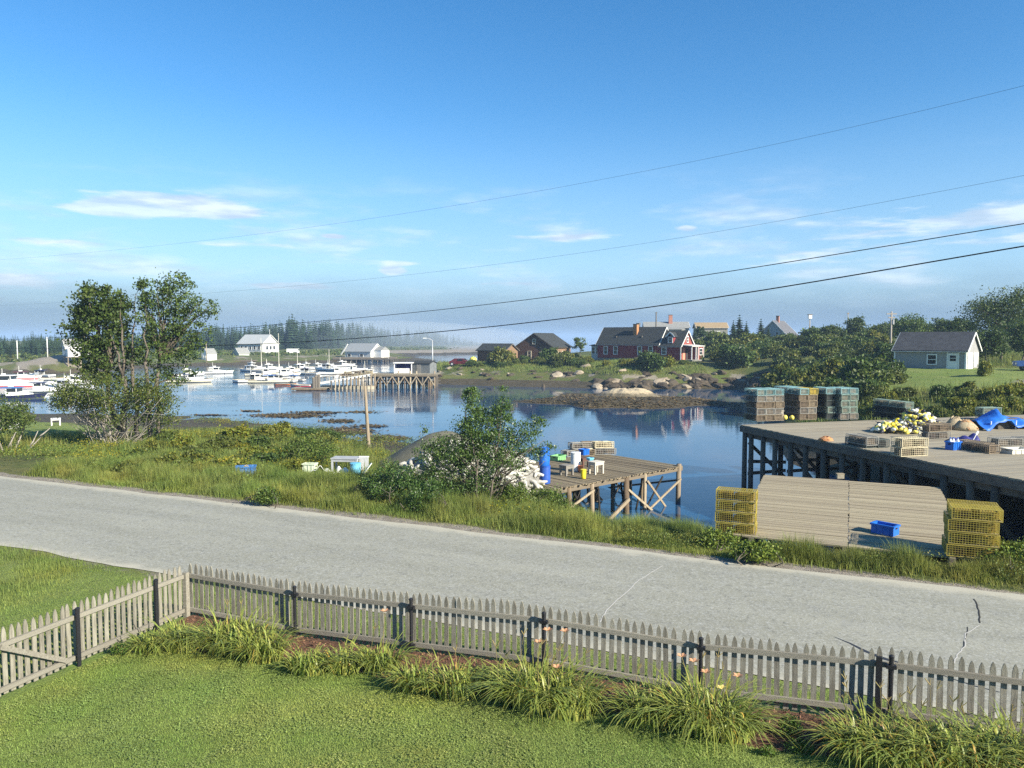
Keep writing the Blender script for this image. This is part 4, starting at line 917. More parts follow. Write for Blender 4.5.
def tarp_prof(u_, v_):
    a = u_ * 4.2; ridge = .50 + .55 * math.exp(-abs(a - 1.25) / .42) - .10 * math.exp(-((a - .3) / .5) ** 2) - .12 * max(0, a - 2.6)
    fall = abs(v_ - .5) * 2; return a - .1 * math.sin(v_ * 9), v_ * 1.5 + .06 * math.sin(a * 4), ridge - fall ** 1.3 * (.38 + .12 * math.sin(a * 6.5)) + .03 * math.sin(a * 9 + v_ * 5)
tp = P(986, 431, ZT); cloth('tarp', 'bright blue tarp draped in a peak over gear at the right end of the wharf', 'tarp', tp, we, wd, tarp_prof, tarp_m)
t = thing('gear_pile', tp + we * 1.7 - wd * 1.0, 'dark pile of gear hidden under the bright blue tarp', 'gear pile')
for a, b, w, d, h in ((-.9, 0, .7, .8, .42), (-.1, .1, .8, 1.0, .55), (.9, 0, .8, .9, .5), (1.7, .1, .7, .9, .34)): box_part('crate', tarred_m, t, we * a + wd * b + Vector((0, 0, h / 2)), (w, d, h), wang)
for a in (-1.2, .4, 1.9): 
    mb = MB(); mb.tube([(0, 0, 0), (.02, 0, .45)], .03, 6); mb.build('prop', white_p, t, we * a + wd * .8)
npn = P(958, 442.5, ZT); cloth('tarp', 'crumpled navy tarp lying on the deck behind the brown traps', 'tarp', npn, we, wd, lambda u_, v_: (u_ * 1.25, v_ * .7, .02 + .24 * math.sin(math.pi * v_) * (.45 + .75 * u_) * (.8 + .3 * math.sin(u_ * 14))), navy_m, 20, 8)
t = thing('paddle', P(972, 442, ZT + .03), 'white paddle leaning against the crumpled navy tarp', 'paddle'); mb = MB(); mb.tube([(0, 0, 0), (.22, .06, .34)], .02, 6); mb.build('shaft', white_p, t); mb = MB(); mb.box((.26, .07, .40), (.09, .03, .16), ry=.5); mb.build('blade', white_p, t)
tote(P(1016, 453, ZT), wang, .95, .5, .20, M_('white_tray', (.62, .60, .52), .7, (.5, .47, .4), 4), 'long pale tray on the deck right of the brown traps', 'bait_tray', 'tray')
# blue crate on the right float
crate_p = NR * 24.0 + TR * 1.35
q = P(885, 531, 2.93); tote(Vector((q.x, q.y, ZF0 + (NR.dot(q) - C0) / (C1 - C0) * (ZF1 - ZF0) + .008)), math.atan2(TR.y, TR.x) - .45, .62, .38, .28, blue_p, 'bright blue plastic fish tote standing on the right plank float')

# ------------------------------------------------------------------ gear on the little pier
ZQ = ZP + .01
def pz(px, py): return P(px, py, ZQ)
for i, (px, py, k, rz, key) in enumerate([(573, 455.5, 0, .3, 'grey'), (583, 454.6, 0, -.2, 'brown'), (595, 453.6, 0, .2, 'cream'), (604, 454.0, 0, -.1, 'grey'), (580, 454.6, 1, .1, 'grey'), (592, 453.6, 1, -.25, 'brown'), (602, 453.6, 1, .15, 'cream')]):
    trap(pz(px, py) + Vector((0, 0, k * .35)), rz + .3, key, 'weathered %s trap at the back of the little pier, %s' % ({'grey': 'grey', 'brown': 'brown', 'cream': 'tan'}[key], ['bottom left', 'bottom second from left', 'bottom third from left', 'bottom right', 'top left', 'top middle', 'top right'][i]), 'old traps at the back of the little pier', .10, random.uniform(-.06, .06), random.uniform(-.06, .06))
pang = math.atan2(-u.y, -u.x)
table(596, 473.5, ZQ, .66, .5, .60, pang, M_('pale_table', (.60, .55, .46), .8, (.45, .40, .32), 5), 'pale wooden work table at the front edge of the little pier')
table(566.5, 475, ZQ, .55, .5, .50, pang, M_('grey_table', (.26, .24, .21), .9, (.16, .15, .13), 5), 'dark grey wooden stand at the left of the little pier')
table(583, 467, ZQ, .5, .45, .48, pang, M_('brown_table', (.14, .075, .05), .9, (.09, .05, .04), 5), 'low brown stand behind the yellow pail on the little pier')
def drum(p, r, h, m, label, name='barrel', cat='barrel', lid=None, taper=1.0, group=None, n=14):
    t = thing(name, p, label, cat, group); mb = MB(); mb.lathe((0, 0, 0), [(r * taper * .97, 0), (r * taper, .03), (r * (taper + 1) / 2 * 1.02, h * .33), (r * (taper + 1) / 2, h * .36), (r * 1.02, h * .7), (r, h * .73), (r, h - .03), (r * .97, h)], n); mb.build('body', m, t, smooth=True)
    mb = MB(); mb.lathe((0, 0, h - .035), [(r * 1.05, 0), (r * 1.05, .05), (r * .9, .055)], n); mb.build('rim', lid or m, t); return t
drum(pz(575.5, 471), .24, .92, white_p, 'tall white plastic barrel on the little pier')
drum(pz(583.4, 478.5), .13, .42, yellow_p, 'bright yellow pail at the front edge of the little pier', 'pail', 'pail', taper=.86)
drum(pz(580.5, 472), .12, .30, orange_p, 'small orange red pail behind the yellow pail', 'pail', 'pail', taper=.86)
tote(pz(584, 464) + Vector((0, 0, .49)), pang, .42, .34, .30, blue_p, 'small blue crate raised on the low brown stand')
tote(pz(590, 472.5) + Vector((0, 0, .605)), pang, .26, .2, .12, cyan_p, 'little light blue tray on the pale work table')
tote(pz(558, 460), pang + .2, .75, .5, .26, green_p, 'pale green plastic tub at the back left of the little pier')
for px, py, h0, m, lb in ((545, 483.5, .0, plast('dull_blue_plastic', (.03, .10, .42)), 'dull blue drum at the left end of the little pier, lower one'), (544.2, 483.5, .82, blue_p, 'bright blue drum standing on the dull blue one')): drum(pz(px, py) + Vector((0, 0, h0)), .24, .80, m, lb, group='blue drums at the landward end of the pier')
# the pale heap and the mound behind the bushy tree
pale_m = M_('pale_bundle', (.56, .54, .48), .9, (.36, .34, .30), 6, rand=.25)
hb0 = at(468, 480, 32.5); hb0.z = 1.7
t = thing('rope_heap', hb0, 'big heap of pale grey rope bundles behind the bushy tree', 'rope'); mb = MB(); vs = []
def heap_h(a, b): return 2.0 * max(0, 1 - (a / 3.3) ** 2 - (b / 1.9) ** 2) ** .55
N1, N2 = 26, 16
for i in range(N1 + 1):
    for j in range(N2 + 1): a, b = (i / N1 * 2 - 1) * 3.3, (j / N2 * 2 - 1) * 1.9; vs.append((a, b, heap_h(a, b) - .12 + .1 * random.random()))
mb.add(vs, [(i * (N2 + 1) + j, (i + 1) * (N2 + 1) + j, (i + 1) * (N2 + 1) + j + 1, i * (N2 + 1) + j + 1) for i in range(N1) for j in range(N2)]); mb.build('core', M_('heap_core', (.16, .15, .13), .95, (.30, .29, .26), 5, bump=.6), t, smooth=True)
bms = []
for k in range(4):
    mb = MB(); mb.tube([(-.32, 0, 0), (-.12, .05 * (k - 1), .04), (.1, .04, .05), (.32, -.06 * k, 0)], [.05, .085, .08, .045], 6); bms.append(mb.mesh('bundle', pale_m, True))
for i in range(290):
    while True:
        a, b = random.uniform(-3.2, 3.2), random.uniform(-1.9, 1.0)
        if heap_h(a, b) > .1: break
    link('bundle', bms[i % 4], t, (a, b, heap_h(a, b) + random.uniform(-.06, .04)), (random.gauss(0, .35), random.gauss(0, .4), random.choice([0, 0, 1.57, 3.1]) + random.gauss(0, .5)), (random.uniform(.7, 1.3),) * 3)
mo = at(447, 470, 39.5); mo.z = 1.0
mb = MB(); vs = []; NA, NRr = 40, 14
for i in range(NRr + 1):
    for j in range(NA):
        a = 2 * math.pi * j / NA; rr = 4.6 * i / NRr; x, y = math.cos(a) * rr * 1.05, math.sin(a) * rr
        vs.append((x, y, 2.75 * (1 - (i / NRr)) ** .85 * (1 - .12 * math.exp(-i * .8)) + .18 * float(fbm(np.array([x * .9]), np.array([y * .9]), 91)[0]) * (i < NRr) - (.2 if i == NRr else 0)))
mb.add(vs, [(i * NA + j, (i + 1) * NA + j, (i + 1) * NA + (j + 1) % NA, i * NA + (j + 1) % NA) for i in range(NRr) for j in range(NA)])
tag(mb.build('mound', M_('net_heap', (.105, .100, .070), .95, (.155, .145, .105), 7, bump=.9, bscale=18, space='World'), loc=mo, smooth=True), 'broad smooth grey green mound of netting left of the bushy tree', 'mound')

# ------------------------------------------------------------------ junk on the left bank
def gp_(px, py): return ground(px, py + 2.0, 22, 90)
b = gp_(246, 476); tote(b + Vector((0, 0, .12)), .25, .80, .5, .40, M_('faded_blue_plastic', (.02, .10, .34), .6, (.06, .2, .45), 6), 'faded blue crate full of rags standing in the long grass')
t = thing('rag_bundle', b + Vector((0, 0, .30)), 'grey bundle of rags filling the faded blue crate', 'rags'); mb = MB(); mb.lathe((0, 0, 0), [(.2, 0), (.25, .08), (.2, .17), (.05, .2)], 9, sy=.75); mb.build('rags', grey_rope, t, smooth=True); mb = MB(); mb.tube([(-.2, 0, .1), (0, .1, .24), (.2, -.05, .12)], .03, 5); mb.build('cord', tan_rope, t)
jw = at(345, 472, 34.0); jw.z = gz(jw.x, jw.y)
table(jw + Vector((0, .3, 0)), 0, 0, 1.25, .7, .80, -.1, M_('grey_top', (.40, .41, .42), .7, (.30, .31, .32), 4), 'grey topped table among white junk at the water side')
def jp(px, Y=33.5): p = at(px, 470, Y); p.z = gz(p.x, p.y); return p
drum(jp(355.5, 32.8), .23, .72, cyan_p, 'light blue bucket standing in the grass before the grey topped table', 'bucket', 'bucket', taper=.8)
t = thing('board', jp(366, 32.6), 'white board leaning to the right beside the light blue bucket', 'board'); mb = MB(); mb.bar((-.25, 0, .1), (.22, .15, .72), .17, .035); mb.build('plank', white_m, t); mb = MB(); mb.bar((-.1, .06, .26), (.0, .10, .40), .19, .05); mb.build('cleat', white_m, t)
t = thing('panel', jp(364, 34.2), 'pale grey upright panel right of the grey topped table', 'panel'); box_part('sheet', M_('pale_panel', (.55, .56, .56), .7, (.45, .45, .45), 4), t, (0, 0, .45), (.42, .05, .8), -.1); box_part('frame', white_m, t, (0, .03, .86), (.46, .06, .05), -.1)
tote(jp(357.5, 30.5) + Vector((0, 0, .05)), .2, .32, .25, .24, white_p, 'small white box at the edge of the bushes below the bucket')
tote(jp(310, 34), -.1, .56, .42, .48, M_('pale_tub', (.60, .66, .50), .7, (.5, .55, .4), 5), 'pale green white tub in the grass left of the white sheet')
drum(jp(297, 34.5), .2, .42, M_('dull_pot', (.30, .34, .33), .8, (.2, .23, .22), 6), 'dull grey green pot at the left end of the junk', 'pot', 'pot', taper=.9)
cloth('sheet', 'crumpled white sheet lying in the grass between tub and table', 'sheet', jp(321, 33.8) + Vector((-.5, -.3, 0)), Vector((1, 0, 0)), Vector((0, -1, 0)), lambda u_, v_: (u_ * 1.05, v_ * .7, .08 + .40 * math.sin(math.pi * min(1, u_ * 1.05)) * (1 - .5 * v_) * (.8 + .25 * math.sin(u_ * 15 + v_ * 4))), white_p, 18, 8)
cloth('sheet', 'second crumpled white sheet hanging under the grey topped table', 'sheet', jp(338, 33.0) + Vector((-.1, 0, 0)), Vector((1, 0, 0)), Vector((0, -1, 0)), lambda u_, v_: (u_ * .55, v_ * .3, .12 + .48 * (1 - u_ * .3) * (1 - .2 * v_) * (.85 + .15 * math.sin(u_ * 12)) * (.3 + .7 * v_)), white_p, 14, 8)
pw = P(369, 452, .25); t = thing('mooring_pole', Vector((pw.x, pw.y, 0)), 'slim weathered wooden pole leaning left at the water edge', 'pole'); pt = at(365, 386, pw.y) - Vector((pw.x, pw.y, 0))
mb = MB(); mb.tube([(0, 0, -.6), (0, 0, .2), (pt.x * .55, .02, pt.z * .55), pt], [.15, .145, .12, .10], 8); mb.build('shaft', pale_pile_m, t, smooth=True); mb = MB(); mb.lathe((0, 0, .12), [(.17, 0), (.19, .15), (.16, .3)], 8); mb.build('collar', tarred_m, t)
wb = ground(56, 425.5, 40, 95)
table(wb, 0, 0, .72, .5, .62, .5, white_m, 'small white table standing on the left lawn near the water')
wb = ground(14, 429, 30, 95); table(wb, 0, 0, .6, .45, .5, .2, white_m, 'little white stool at the left edge below the shrub', name='stool', cat='stool')
# ------------------------------------------------------------------ houses
shingle_roof_m = M_('dark_shingles', (.026, .030, .030), .95, (.042, .045, .045), 3, bump=.5, bscale=12)
grey_roof_m = M_('grey_shingles', (.27, .27, .25), .9, (.20, .20, .19), 3, bump=.4, bscale=12)
tan_roof_m = M_('tan_shingles', (.34, .25, .14), .9, (.26, .19, .11), 3, bump=.4, bscale=12)
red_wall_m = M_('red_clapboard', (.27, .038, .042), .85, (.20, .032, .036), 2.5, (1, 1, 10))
red_lit_m = M_('sunlit_red_gable', (.27, .075, .062), .85, (.21, .06, .05), 2.5, (1, 1, 10))  # paler red with sunlight put into the colour, for gables and porch room
brown_wall_m = M_('brown_boards', (.125, .064, .042), .9, (.08, .043, .029), 2.5, (8, 8, 1)); lit_wall_m = M_('sunlit_brown_boards', (.235, .150, .092), .9, (.18, .115, .07), 3, (8, 8, 1))  # tan copy of the brown boards paints sunlight onto the sun-facing walls
grey_wall_m = M_('grey_shingle_wall', (.33, .32, .31), .9, (.22, .215, .21), 3.2, (1, 1, 5), bump=.5, bscale=9)
pale_wall_m = M_('pale_clapboard', (.55, .55, .52), .85, (.48, .48, .45), 2.5, (1, 1, 9))
glass_m = M_('window_glass', (.02, .024, .03), .08, spec=.6); brick_m = M_('orange_brick', (.44, .21, .09), .9, (.34, .155, .07), 6, bump=.4); redbrick_m = M_('red_brick', (.42, .20, .14), .9, (.33, .15, .11), 6)
conc_m = M_('foundation', (.22, .21, .19), .9, (.15, .145, .13), 3)
def window(parent, c, w, h, nrm, frame=white_m, bars=1, name='window'):
    """c: centre on the wall, nrm: angle of the wall's outward direction in the thing's own space"""
    nx, ny = math.cos(nrm), math.sin(nrm); f = link(name, None, parent, c, (0, 0, nrm + math.pi / 2))
    mb = MB(); fr = .11
    for s in (-1, 1): mb.box((s * (w / 2 - fr / 2), -.03, 0), (fr, .10, h)); mb.box((0, -.03, s * (h / 2 - fr / 2)), (w - 2 * fr, .10, fr))
    me = mb.mesh('window_frame', frame); bpy.data.objects.remove(f)
    f = link(name, me, parent, c, (0, 0, nrm + math.pi / 2))
    box_part('pane', glass_m, f, (0, -.005, 0), (w - 2 * fr + .01, .03, h - 2 * fr + .01))
    if bars: box_part('sash', frame, f, (0, -.035, 0), (w - 2 * fr, .05, .06))
    return f
def gable_body(w, d, h, rise, wall, gable=None):
    """ridge along x, front at y=0, back at y=d"""
    mb = MB(); g = 1 if gable else 0
    v = [(0, 0, -1.2), (w, 0, -1.2), (w, d, -1.2), (0, d, -1.2), (0, 0, h), (w, 0, h), (w, d, h), (0, d, h), (0, d / 2, h + rise), (w, d / 2, h + rise)]
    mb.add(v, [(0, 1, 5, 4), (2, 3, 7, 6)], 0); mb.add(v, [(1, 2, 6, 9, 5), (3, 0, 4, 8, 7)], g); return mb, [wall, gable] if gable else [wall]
def gable_house(name, org, rz, w, d, h, rise, wall, roof, label, gable=None, trim=white_m, over=.28, cat='house', group=None):
    t = thing(name, org, label, cat, group, rz); mb, ms = gable_body(w, d, h, rise, wall, gable); mb.build('wall', ms, t); add_roof(t, 0, 0, w, d, h, rise, roof, trim, over); return t
def add_roof(t, x0, y0, w, d, h, rise, roof, trim, over=.28, z=0):
    sl = rise / (d / 2)
    for s in (0, 1):
        mb = MB(); e = -over; th = .12
        ys = [e, d / 2] if s == 0 else [d - e, d / 2]; zs = [h + sl * e, h + rise]
        v = [(x0 - over, y0 + ys[0], z + zs[0] + .02), (x0 + w + over, y0 + ys[0], z + zs[0] + .02), (x0 + w + over, y0 + ys[1], z + zs[1] + .02), (x0 - over, y0 + ys[1], z + zs[1] + .02)]
        v += [(a, b, c + th) for a, b, c in v]; mb.add(v, [(0, 3, 2, 1), (4, 5, 6, 7), (0, 1, 5, 4), (1, 2, 6, 5), (2, 3, 7, 6), (3, 0, 4, 7)]); mb.build('roof', roof, t)
        if trim:
            for x in (x0 - over - .03, x0 + w + over + .03):
                mb = MB(); mb.bar((x, y0 + ys[0], z + zs[0] + .02), (x, y0 + ys[1], z + zs[1] + .02), .06, .17); mb.build('rake_board', trim, t)
            mb = MB(); mb.bar((x0 - over, y0 + ys[0] + (-.03 if s == 0 else .03), z + zs[0] + .0), (x0 + w + over, y0 + ys[0] + (-.03 if s == 0 else .03), z + zs[0] + .0), .16, .05); mb.build('eave_board', trim, t)
FR = -math.pi / 2                          # outward angle of the front wall
def chimney(t, x, y, z0_, z1, w, m, cap=tarred_m):
    mb = MB(); mb.box((x, y, (z0_ + z1) / 2), (w, w, z1 - z0_)); c = mb.build('chimney', m, t); mb = MB(); mb.box((x, y, z1 + .06), (w + .12, w + .12, .12)); mb.build('cap', cap, c)
# -- the red house
rzr = R(-38); oR = at(597.5, 360.5, 150.0); oR.z = 4.25
DR, HR, RI = 5.6, 3.1, 3.05
red = gable_house('red_house', oR, rzr, 13.3, DR, HR, RI, red_wall_m, shingle_roof_m, 'long dark red farmhouse with black roof and orange chimney above the rocky shore', red_lit_m, white_m)
box_part('foundation', conc_m, red, (6.9, -.04, .0), (13.6, .1, .5))
WLn = 4.5
mb, ms = gable_body(WLn, DR * .98, 2.75, 2.7, red_wall_m, red_lit_m); wg = mb.build('wing_wall', ms, red, (13.3, .05, 0)); add_roof(red, 13.6, .05, WLn - .3, DR * .98, 2.75, 2.7, shingle_roof_m, white_m, .25)
for x, w, h in ((1.9, .95, 1.65), (4.1, .95, 1.65), (9.4, 1.0, 1.75), (11.7, 1.0, 1.75)): window(red, (x, -.03, 1.75), w, h, FR)
window(red, (13.3 + 1.15, .02, 1.7), 1.05, 1.35, FR)
window(red, (17.83, DR / 2, 3.9), .75, 1.25, 0)
chimney(red, 7.6, 1.7, 4.2, 6.75, .8, brick_m); chimney(red, 7.35, 3.1, 5.5, 6.95, .55, tarred_m)
for x in (3.6, 9.2): box_part('roof_vent', tarred_m, red, (x, 1.0, 4.35), (.35, .35, .4))
dm = MB(); dm.box((15.6, 1.1, 3.75), (1.15, 1.6, 1.3)); dmo = dm.build('dormer', red_wall_m, red); window(red, (15.6, .28, 3.8), .95, 1.15, FR)
dr = MB()
for s in (-1, 1):
    v = [(15.6, .1, 5.15), (15.6 + s * .85, .1, 4.35), (15.6 + s * .85, 2.4, 4.35), (15.6, 2.4, 5.15)]; dr.add(v + [(a, b, c + .1) for a, b, c in v], [(0, 1, 2, 3), (4, 5, 6, 7), (0, 1, 5, 4), (1, 2, 6, 5), (3, 0, 4, 7)])
dr.build('dormer_roof', shingle_roof_m, red)
for s in (-1, 1): mb = MB(); mb.bar((15.6, .07, 5.2), (15.6 + s * .9, .07, 4.35), .06, .2); mb.build('dormer_trim', white_m, red)
# porch against the lit gable end and bay at the far left
pr = MB(); pr.box((18.9, 2.9, 2.75), (2.3, 5.6, .16), ry=R(6)); pr.build('porch_roof', M_('porch_roof', (.52, .50, .45), .8), red)
for y in (.4, 2.2): box_part('porch_post', white_m, red, (19.8, y, 1.3), (.16, .16, 2.7))
box_part('porch_floor', conc_m, red, (18.9, 2.9, .0), (2.2, 5.5, .3))
pw_ = MB(); pw_.box((18.8, 4.35, 1.3), (2.0, 2.5, 2.6)); pw_.build('porch_room', red_lit_m, red); window(red, (19.82, 4.3, 1.6), 1.3, 1.3, 0)
for y in (3.1, 5.6): box_part('corner_board', white_m, red, (19.82, y, 1.3), (.1, .16, 2.6))
box_part('corner_board', white_m, red, (17.8, .02, 1.35), (.16, .1, 2.9))
dd = box_part('door', M_('salmon_door', (.62, .25, .16), .6), red, (17.83, 1.3, 1.15), (.08, 1.0, 2.1)); 
box_part('door', M_('dark_door', (.05, .04, .04), .6), red, (17.83, 2.55, 1.1), (.08, .9, 2.0))
bay = MB(); bay.box((-1.0, 2.0, 1.2), (2.0, 2.2, 2.9)); bay.build('bay', M_('bay_grey', (.48, .47, .45), .8), red)
for x in (-1.5, -.55): window(red, (x, .88, 1.65), .85, 1.5, FR)
br_ = MB(); br_.box((-1.05, 1.9, 2.78), (2.4, 2.8, .14), rx=R(5)); br_.build('bay_roof', shingle_roof_m, red)
# -- brown sheds
oS = at(477.5, 361.3, 158.0); shed = gable_house('brown_shed', oS, R(-36), 7.2, 4.4, 2.35, 1.25, brown_wall_m, shingle_roof_m, 'small low brown shed with dark roof and tan sunlit gable', lit_wall_m, tarred_m)
box_part('door', lit_wall_m, shed, (7.23, 2.2, 1.0), (.05, 1.1, 1.9)); 
oH = at(553, 361.5, 155.0)
bh = gable_house('brown_house', oH, R(62), 9.0, 8.6, 3.0, 2.75, lit_wall_m, shingle_roof_m, 'brown boarded house with wide dark gable facing the water, left of the red house', brown_wall_m, tarred_m, .3)
for y, z, w, h in ((2.3, 1.35, .9, 1.6), (5.4, 1.35, .9, 1.6), (4.3, 4.1, .8, 1.15)): window(bh, (-.03, y, z), w, h, math.pi, cream_m)
box_part('board', brown_wall_m, bh, (-.04, 3.9, .9), (.06, 1.0, .5))
for x in (2.0, 4.6, 7.2): window(bh, (x, -.03, 1.6), .8, 1.0, FR, cream_m)
oW = at(514.5, 360.5, 172.0); ws = gable_house('white_shed', oW, R(-36), 2.4, 2.4, 2.1, .7, white_m, grey_roof_m, 'narrow white shed glimpsed in the gap between the two brown buildings', None, None); box_part('door', pale_wall_m, ws, (1.2, -.03, .9), (.8, .05, 1.8))
# -- the grey cottage on the lawn
oG = at(894, 370.2, 87.5)
gh = gable_house('grey_cottage', oG, R(-44), 7.3, 5.6, 2.35, 1.95, grey_wall_m, M_('black_shingles', (.042, .044, .050), .95, (.064, .066, .074), 2, bump=.5), 'small grey shingled cottage with white trim and white door on the far lawn', grey_wall_m, white_m, .22)
window(gh, (3.95, -.03, 1.32), 1.05, 1.2, FR)
gd = box_part('door', white_m, gh, (6.05, -.05, 1.02), (.95, .07, 2.05)); 
for x in (5.5, 6.6): box_part('door_trim', white_m, gh, (x, -.05, 1.05), (.12, .09, 2.15))
box_part('door_glass', glass_m, gh, (6.05, -.09, 1.5), (.6, .03, .62)); box_part('glazing_bar', white_m, gh, (6.05, -.11, 1.5), (.6, .02, .05))
for x in (.03, 7.27): box_part('corner_board', white_m, gh, (x, -.03, 1.1), (.16, .08, 2.4))
box_part('garage_door', white_m, gh, (7.33, 1.6, 1.05), (.08, 2.1, 2.1))
for z in (.5, 1.02, 1.55): box_part('garage_panel_line', pale_wall_m, gh, (7.38, 1.6, z), (.02, 2.0, .05))
for y in (3.6, 4.6): box_part('garage_door', white_m, gh, (7.33, y, 1.3), (.08, .7, 1.6))
box_part('corner_board', white_m, gh, (7.33, .1, 1.1), (.08, .16, 2.4))
# -- roofs beyond the hill
def back_house(px0, px1, py_eave, py_ridge, Y, rz, d, name, wall, roof, label, base_drop=4.0, **kw):
    a, b = at(px0, py_eave, Y), at(px1, py_eave, Y); w = (b.x - a.x) / (math.cos(rz) + .0); h = base_drop; rise = at(px0, py_ridge, Y + d / 2).z - a.z
    return gable_house(name, Vector((a.x, a.y, a.z - h)), rz, w, d, h, rise, wall, roof, label, **kw), w, h, rise
b1, w_, h_, r_ = back_house(645, 688, 327.5, 322.3, 205, R(-6), 7, 'pale_house', pale_wall_m, grey_roof_m, 'pale house with long grey roof and brick chimney behind the red house')
chimney(b1, w_ * .60, 2.6, h_, h_ + r_ + 1.9, 1.0, redbrick_m)
for k in (.2, .45, .75): window(b1, (w_ * k, -.03, h_ - 1.5), 1.0, 1.4, FR)
ell = MB(); ell.box((w_ * .55, -1.0, 1.9), (w_ * .5, 2.0, 3.4)); ell.build('ell', pale_wall_m, b1); mb = MB(); mb.box((w_ * .62, -1.0, 3.75), (w_ * .55, 2.6, .15), rx=R(12)); mb.build('ell_roof', grey_roof_m, b1)
b2, w_, h_, r_ = back_house(697, 727, 327.6, 323.0, 198, R(-5), 6, 'grey_house', M_('weathered_wall', (.24, .235, .21), .9, (.19, .185, .165), 3), tan_roof_m, 'weathered grey house with tan roof on the hill right of the red house')
for k in (.25, .7): window(b2, (w_ * k, -.03, h_ - 1.6), .9, 1.3, FR)
o3 = at(789, 336, 168); b3 = gable_house('gabled_house', Vector((o3.x, o3.y, o3.z - 2.6)), R(55), 9, 7.2, 2.4, 3.6, pale_wall_m, M_('slate_roof', (.13, .13, .14), .8, (.09, .09, .10), 3), 'grey gabled house with white trim half hidden by bushes on the hill', M_('gable_grey', (.40, .40, .38), .85), white_m)
for y in (2.6, 4.4): window(b3, (-.03, y, 3.0), .85, 1.1, math.pi)
chimney(b3, 3.2, 3.4, 5.2, 7.1, .6, redbrick_m)
# -- across the harbour
oF = at(65, 350.5, 185); fw = gable_house('white_fish_house', Vector((oF.x, oF.y, oF.z)), R(40), 6.0, 3.6, 1.1, 1.6, white_m, grey_roof_m, 'white two level fish house standing on stilts by the ledges at the left', white_m, white_m, .15)
window(fw, (-.03, 1.8, .8), .7, .9, math.pi)
lw = MB(); lw.box((2.9, -1.6, -.55), (5.6, 2.8, 1.9)); lw.build('lower_wing', white_m, fw)
for x in (1.6, 3.0, 4.2): window(fw, (x, -3.03, -.5), .6, .9, FR)
dk = MB(); dk.box((2.9, -.4, -1.6), (6.6, 5.6, .2)); dk.build('deck', beam_m, fw)
for x in (.1, 2.8, 5.6):
    for y in (-3, 1.8): mb = MB(); mb.tube([(x, y, -6.5), (x, y, -1.7)], .14, 6); mb.build('stilt', pale_pile_m, fw)
oL = at(207.5, 361, 236); lh = gable_house('white_cottage', oL, R(58), 3.4, 2.9, 2.3, 1.5, white_m, grey_roof_m, 'tiny white gabled house standing alone by the far shore', white_m, None, .12)
for y in (.9, 2.0): window(lh, (-.03, y, 1.2), .5, .8, math.pi)
oB = at(238, 352.5, 300); bb = gable_house('harbour_hall', oB, R(-24), 12.5, 9, 3.6, 3.4, pale_wall_m, M_('pale_roof', (.42, .43, .42), .85, (.36, .37, .36), 2), 'large pale hall with broad light grey roof on the far hillside', pale_wall_m, white_m, .35)
for k in range(5): window(bb, (2 + k * 2.2, -.03, 1.9), 1.3, 1.6, FR, bars=0)
for y in (2.5, 4.5, 6.5): window(bb, (12.53, y, 1.9), 1.3, 1.6, 0, bars=0)
mb = MB(); mb.tube([(12.2, 4.5, 6.8), (12.2, 4.5, 9.2)], .07, 5); mb.build('flagpole', white_m, bb)
oC = at(239, 359.5, 262); ch_ = gable_house('small_house', oC, R(50), 4, 3.8, 2.2, 1.7, M_('sage_wall', (.38, .42, .36), .85), grey_roof_m, 'small grey green gabled house below the large pale hall', None, white_m, .15); window(ch_, (-.03, 1.9, 1.3), .8, 1.0, math.pi)
oD = at(345, 359.5, 268); wh = gable_house('fish_plant', oD, R(-28), 11.5, 7, 3.0, 2.6, pale_wall_m, M_('plant_roof', (.28, .29, .29), .85, (.24, .25, .25), 2), 'long wharf building with grey roof and bright white gable across the harbour', white_m, white_m, .25)
for x in (2, 7.5): window(wh, (x, -.03, 1.6), 1.6, 1.2, FR, bars=0)
an = MB(); an.box((13.2, 3.9, 1.6), (3.2, 4.6, 3.4)); an.build('annex', white_m, wh); mb = MB()
mb.add([(11.6, 1.5, 3.3), (14.9, 1.5, 3.3), (14.9, 3.9, 4.6), (11.6, 3.9, 4.6), (14.9, 6.3, 3.3), (11.6, 6.3, 3.3)], [(0, 1, 2, 3), (3, 2, 4, 5), (1, 4, 2), (0, 3, 5)]); mb.build('annex_roof', grey_roof_m, wh)
mb = MB(); mb.bar((-1.2, -.6, 1.8), (1.8, -.6, 5.4), .5, .3); mb.build('conveyor', white_m, wh)
def low_wharf(px0, px1, py, Y, h, label, n):
    a, b = at(px0, py, Y), at(px1, py, Y); t = thing('far_wharf', Vector((a.x, Y, 0)), label, 'wharf'); w = b.x - a.x
    box_part('deck', beam_m, t, (w / 2, 1.5, h), (w, 4, .35)); box_part('fender', tarred_m, t, (w / 2, -.55, h - .4), (w, .12, .3))
    for k in range(n):
        for y in (-.3, 3.0): mb = MB(); mb.tube([(w * (k + .5) / n, y, -2), (w * (k + .5) / n, y, h - .17)], .17, 6); mb.build('pile', tarred_m, t)
    return t
low_wharf(333, 396, 362, 262, 1.5, 'low dark wharf on pilings in front of the white gabled fish plant', 12)
low_wharf(232, 254, 364, 240, 1.2, 'short dark wharf on pilings below the small grey green house', 5)
cv_ = at(276, 351.0, 290); t = thing('white_van', Vector((cv_.x + 6.5, cv_.y, gz(cv_.x + 6.5, cv_.y))), 'white van parked on the far shore right of the large hall', 'van'); box_part('body', white_m, t, (0, 0, 1.1), (4.4, 1.9, 1.6)); box_part('windscreen', glass_m, t, (2.1, 0, 1.5), (.3, 1.6, .6))
for x in (-1.4, 1.4): mb = MB(); mb.tube([(x, -.98, .36), (x, .98, .36)], .36, 10); mb.build('wheel', buoyblack_p, t)

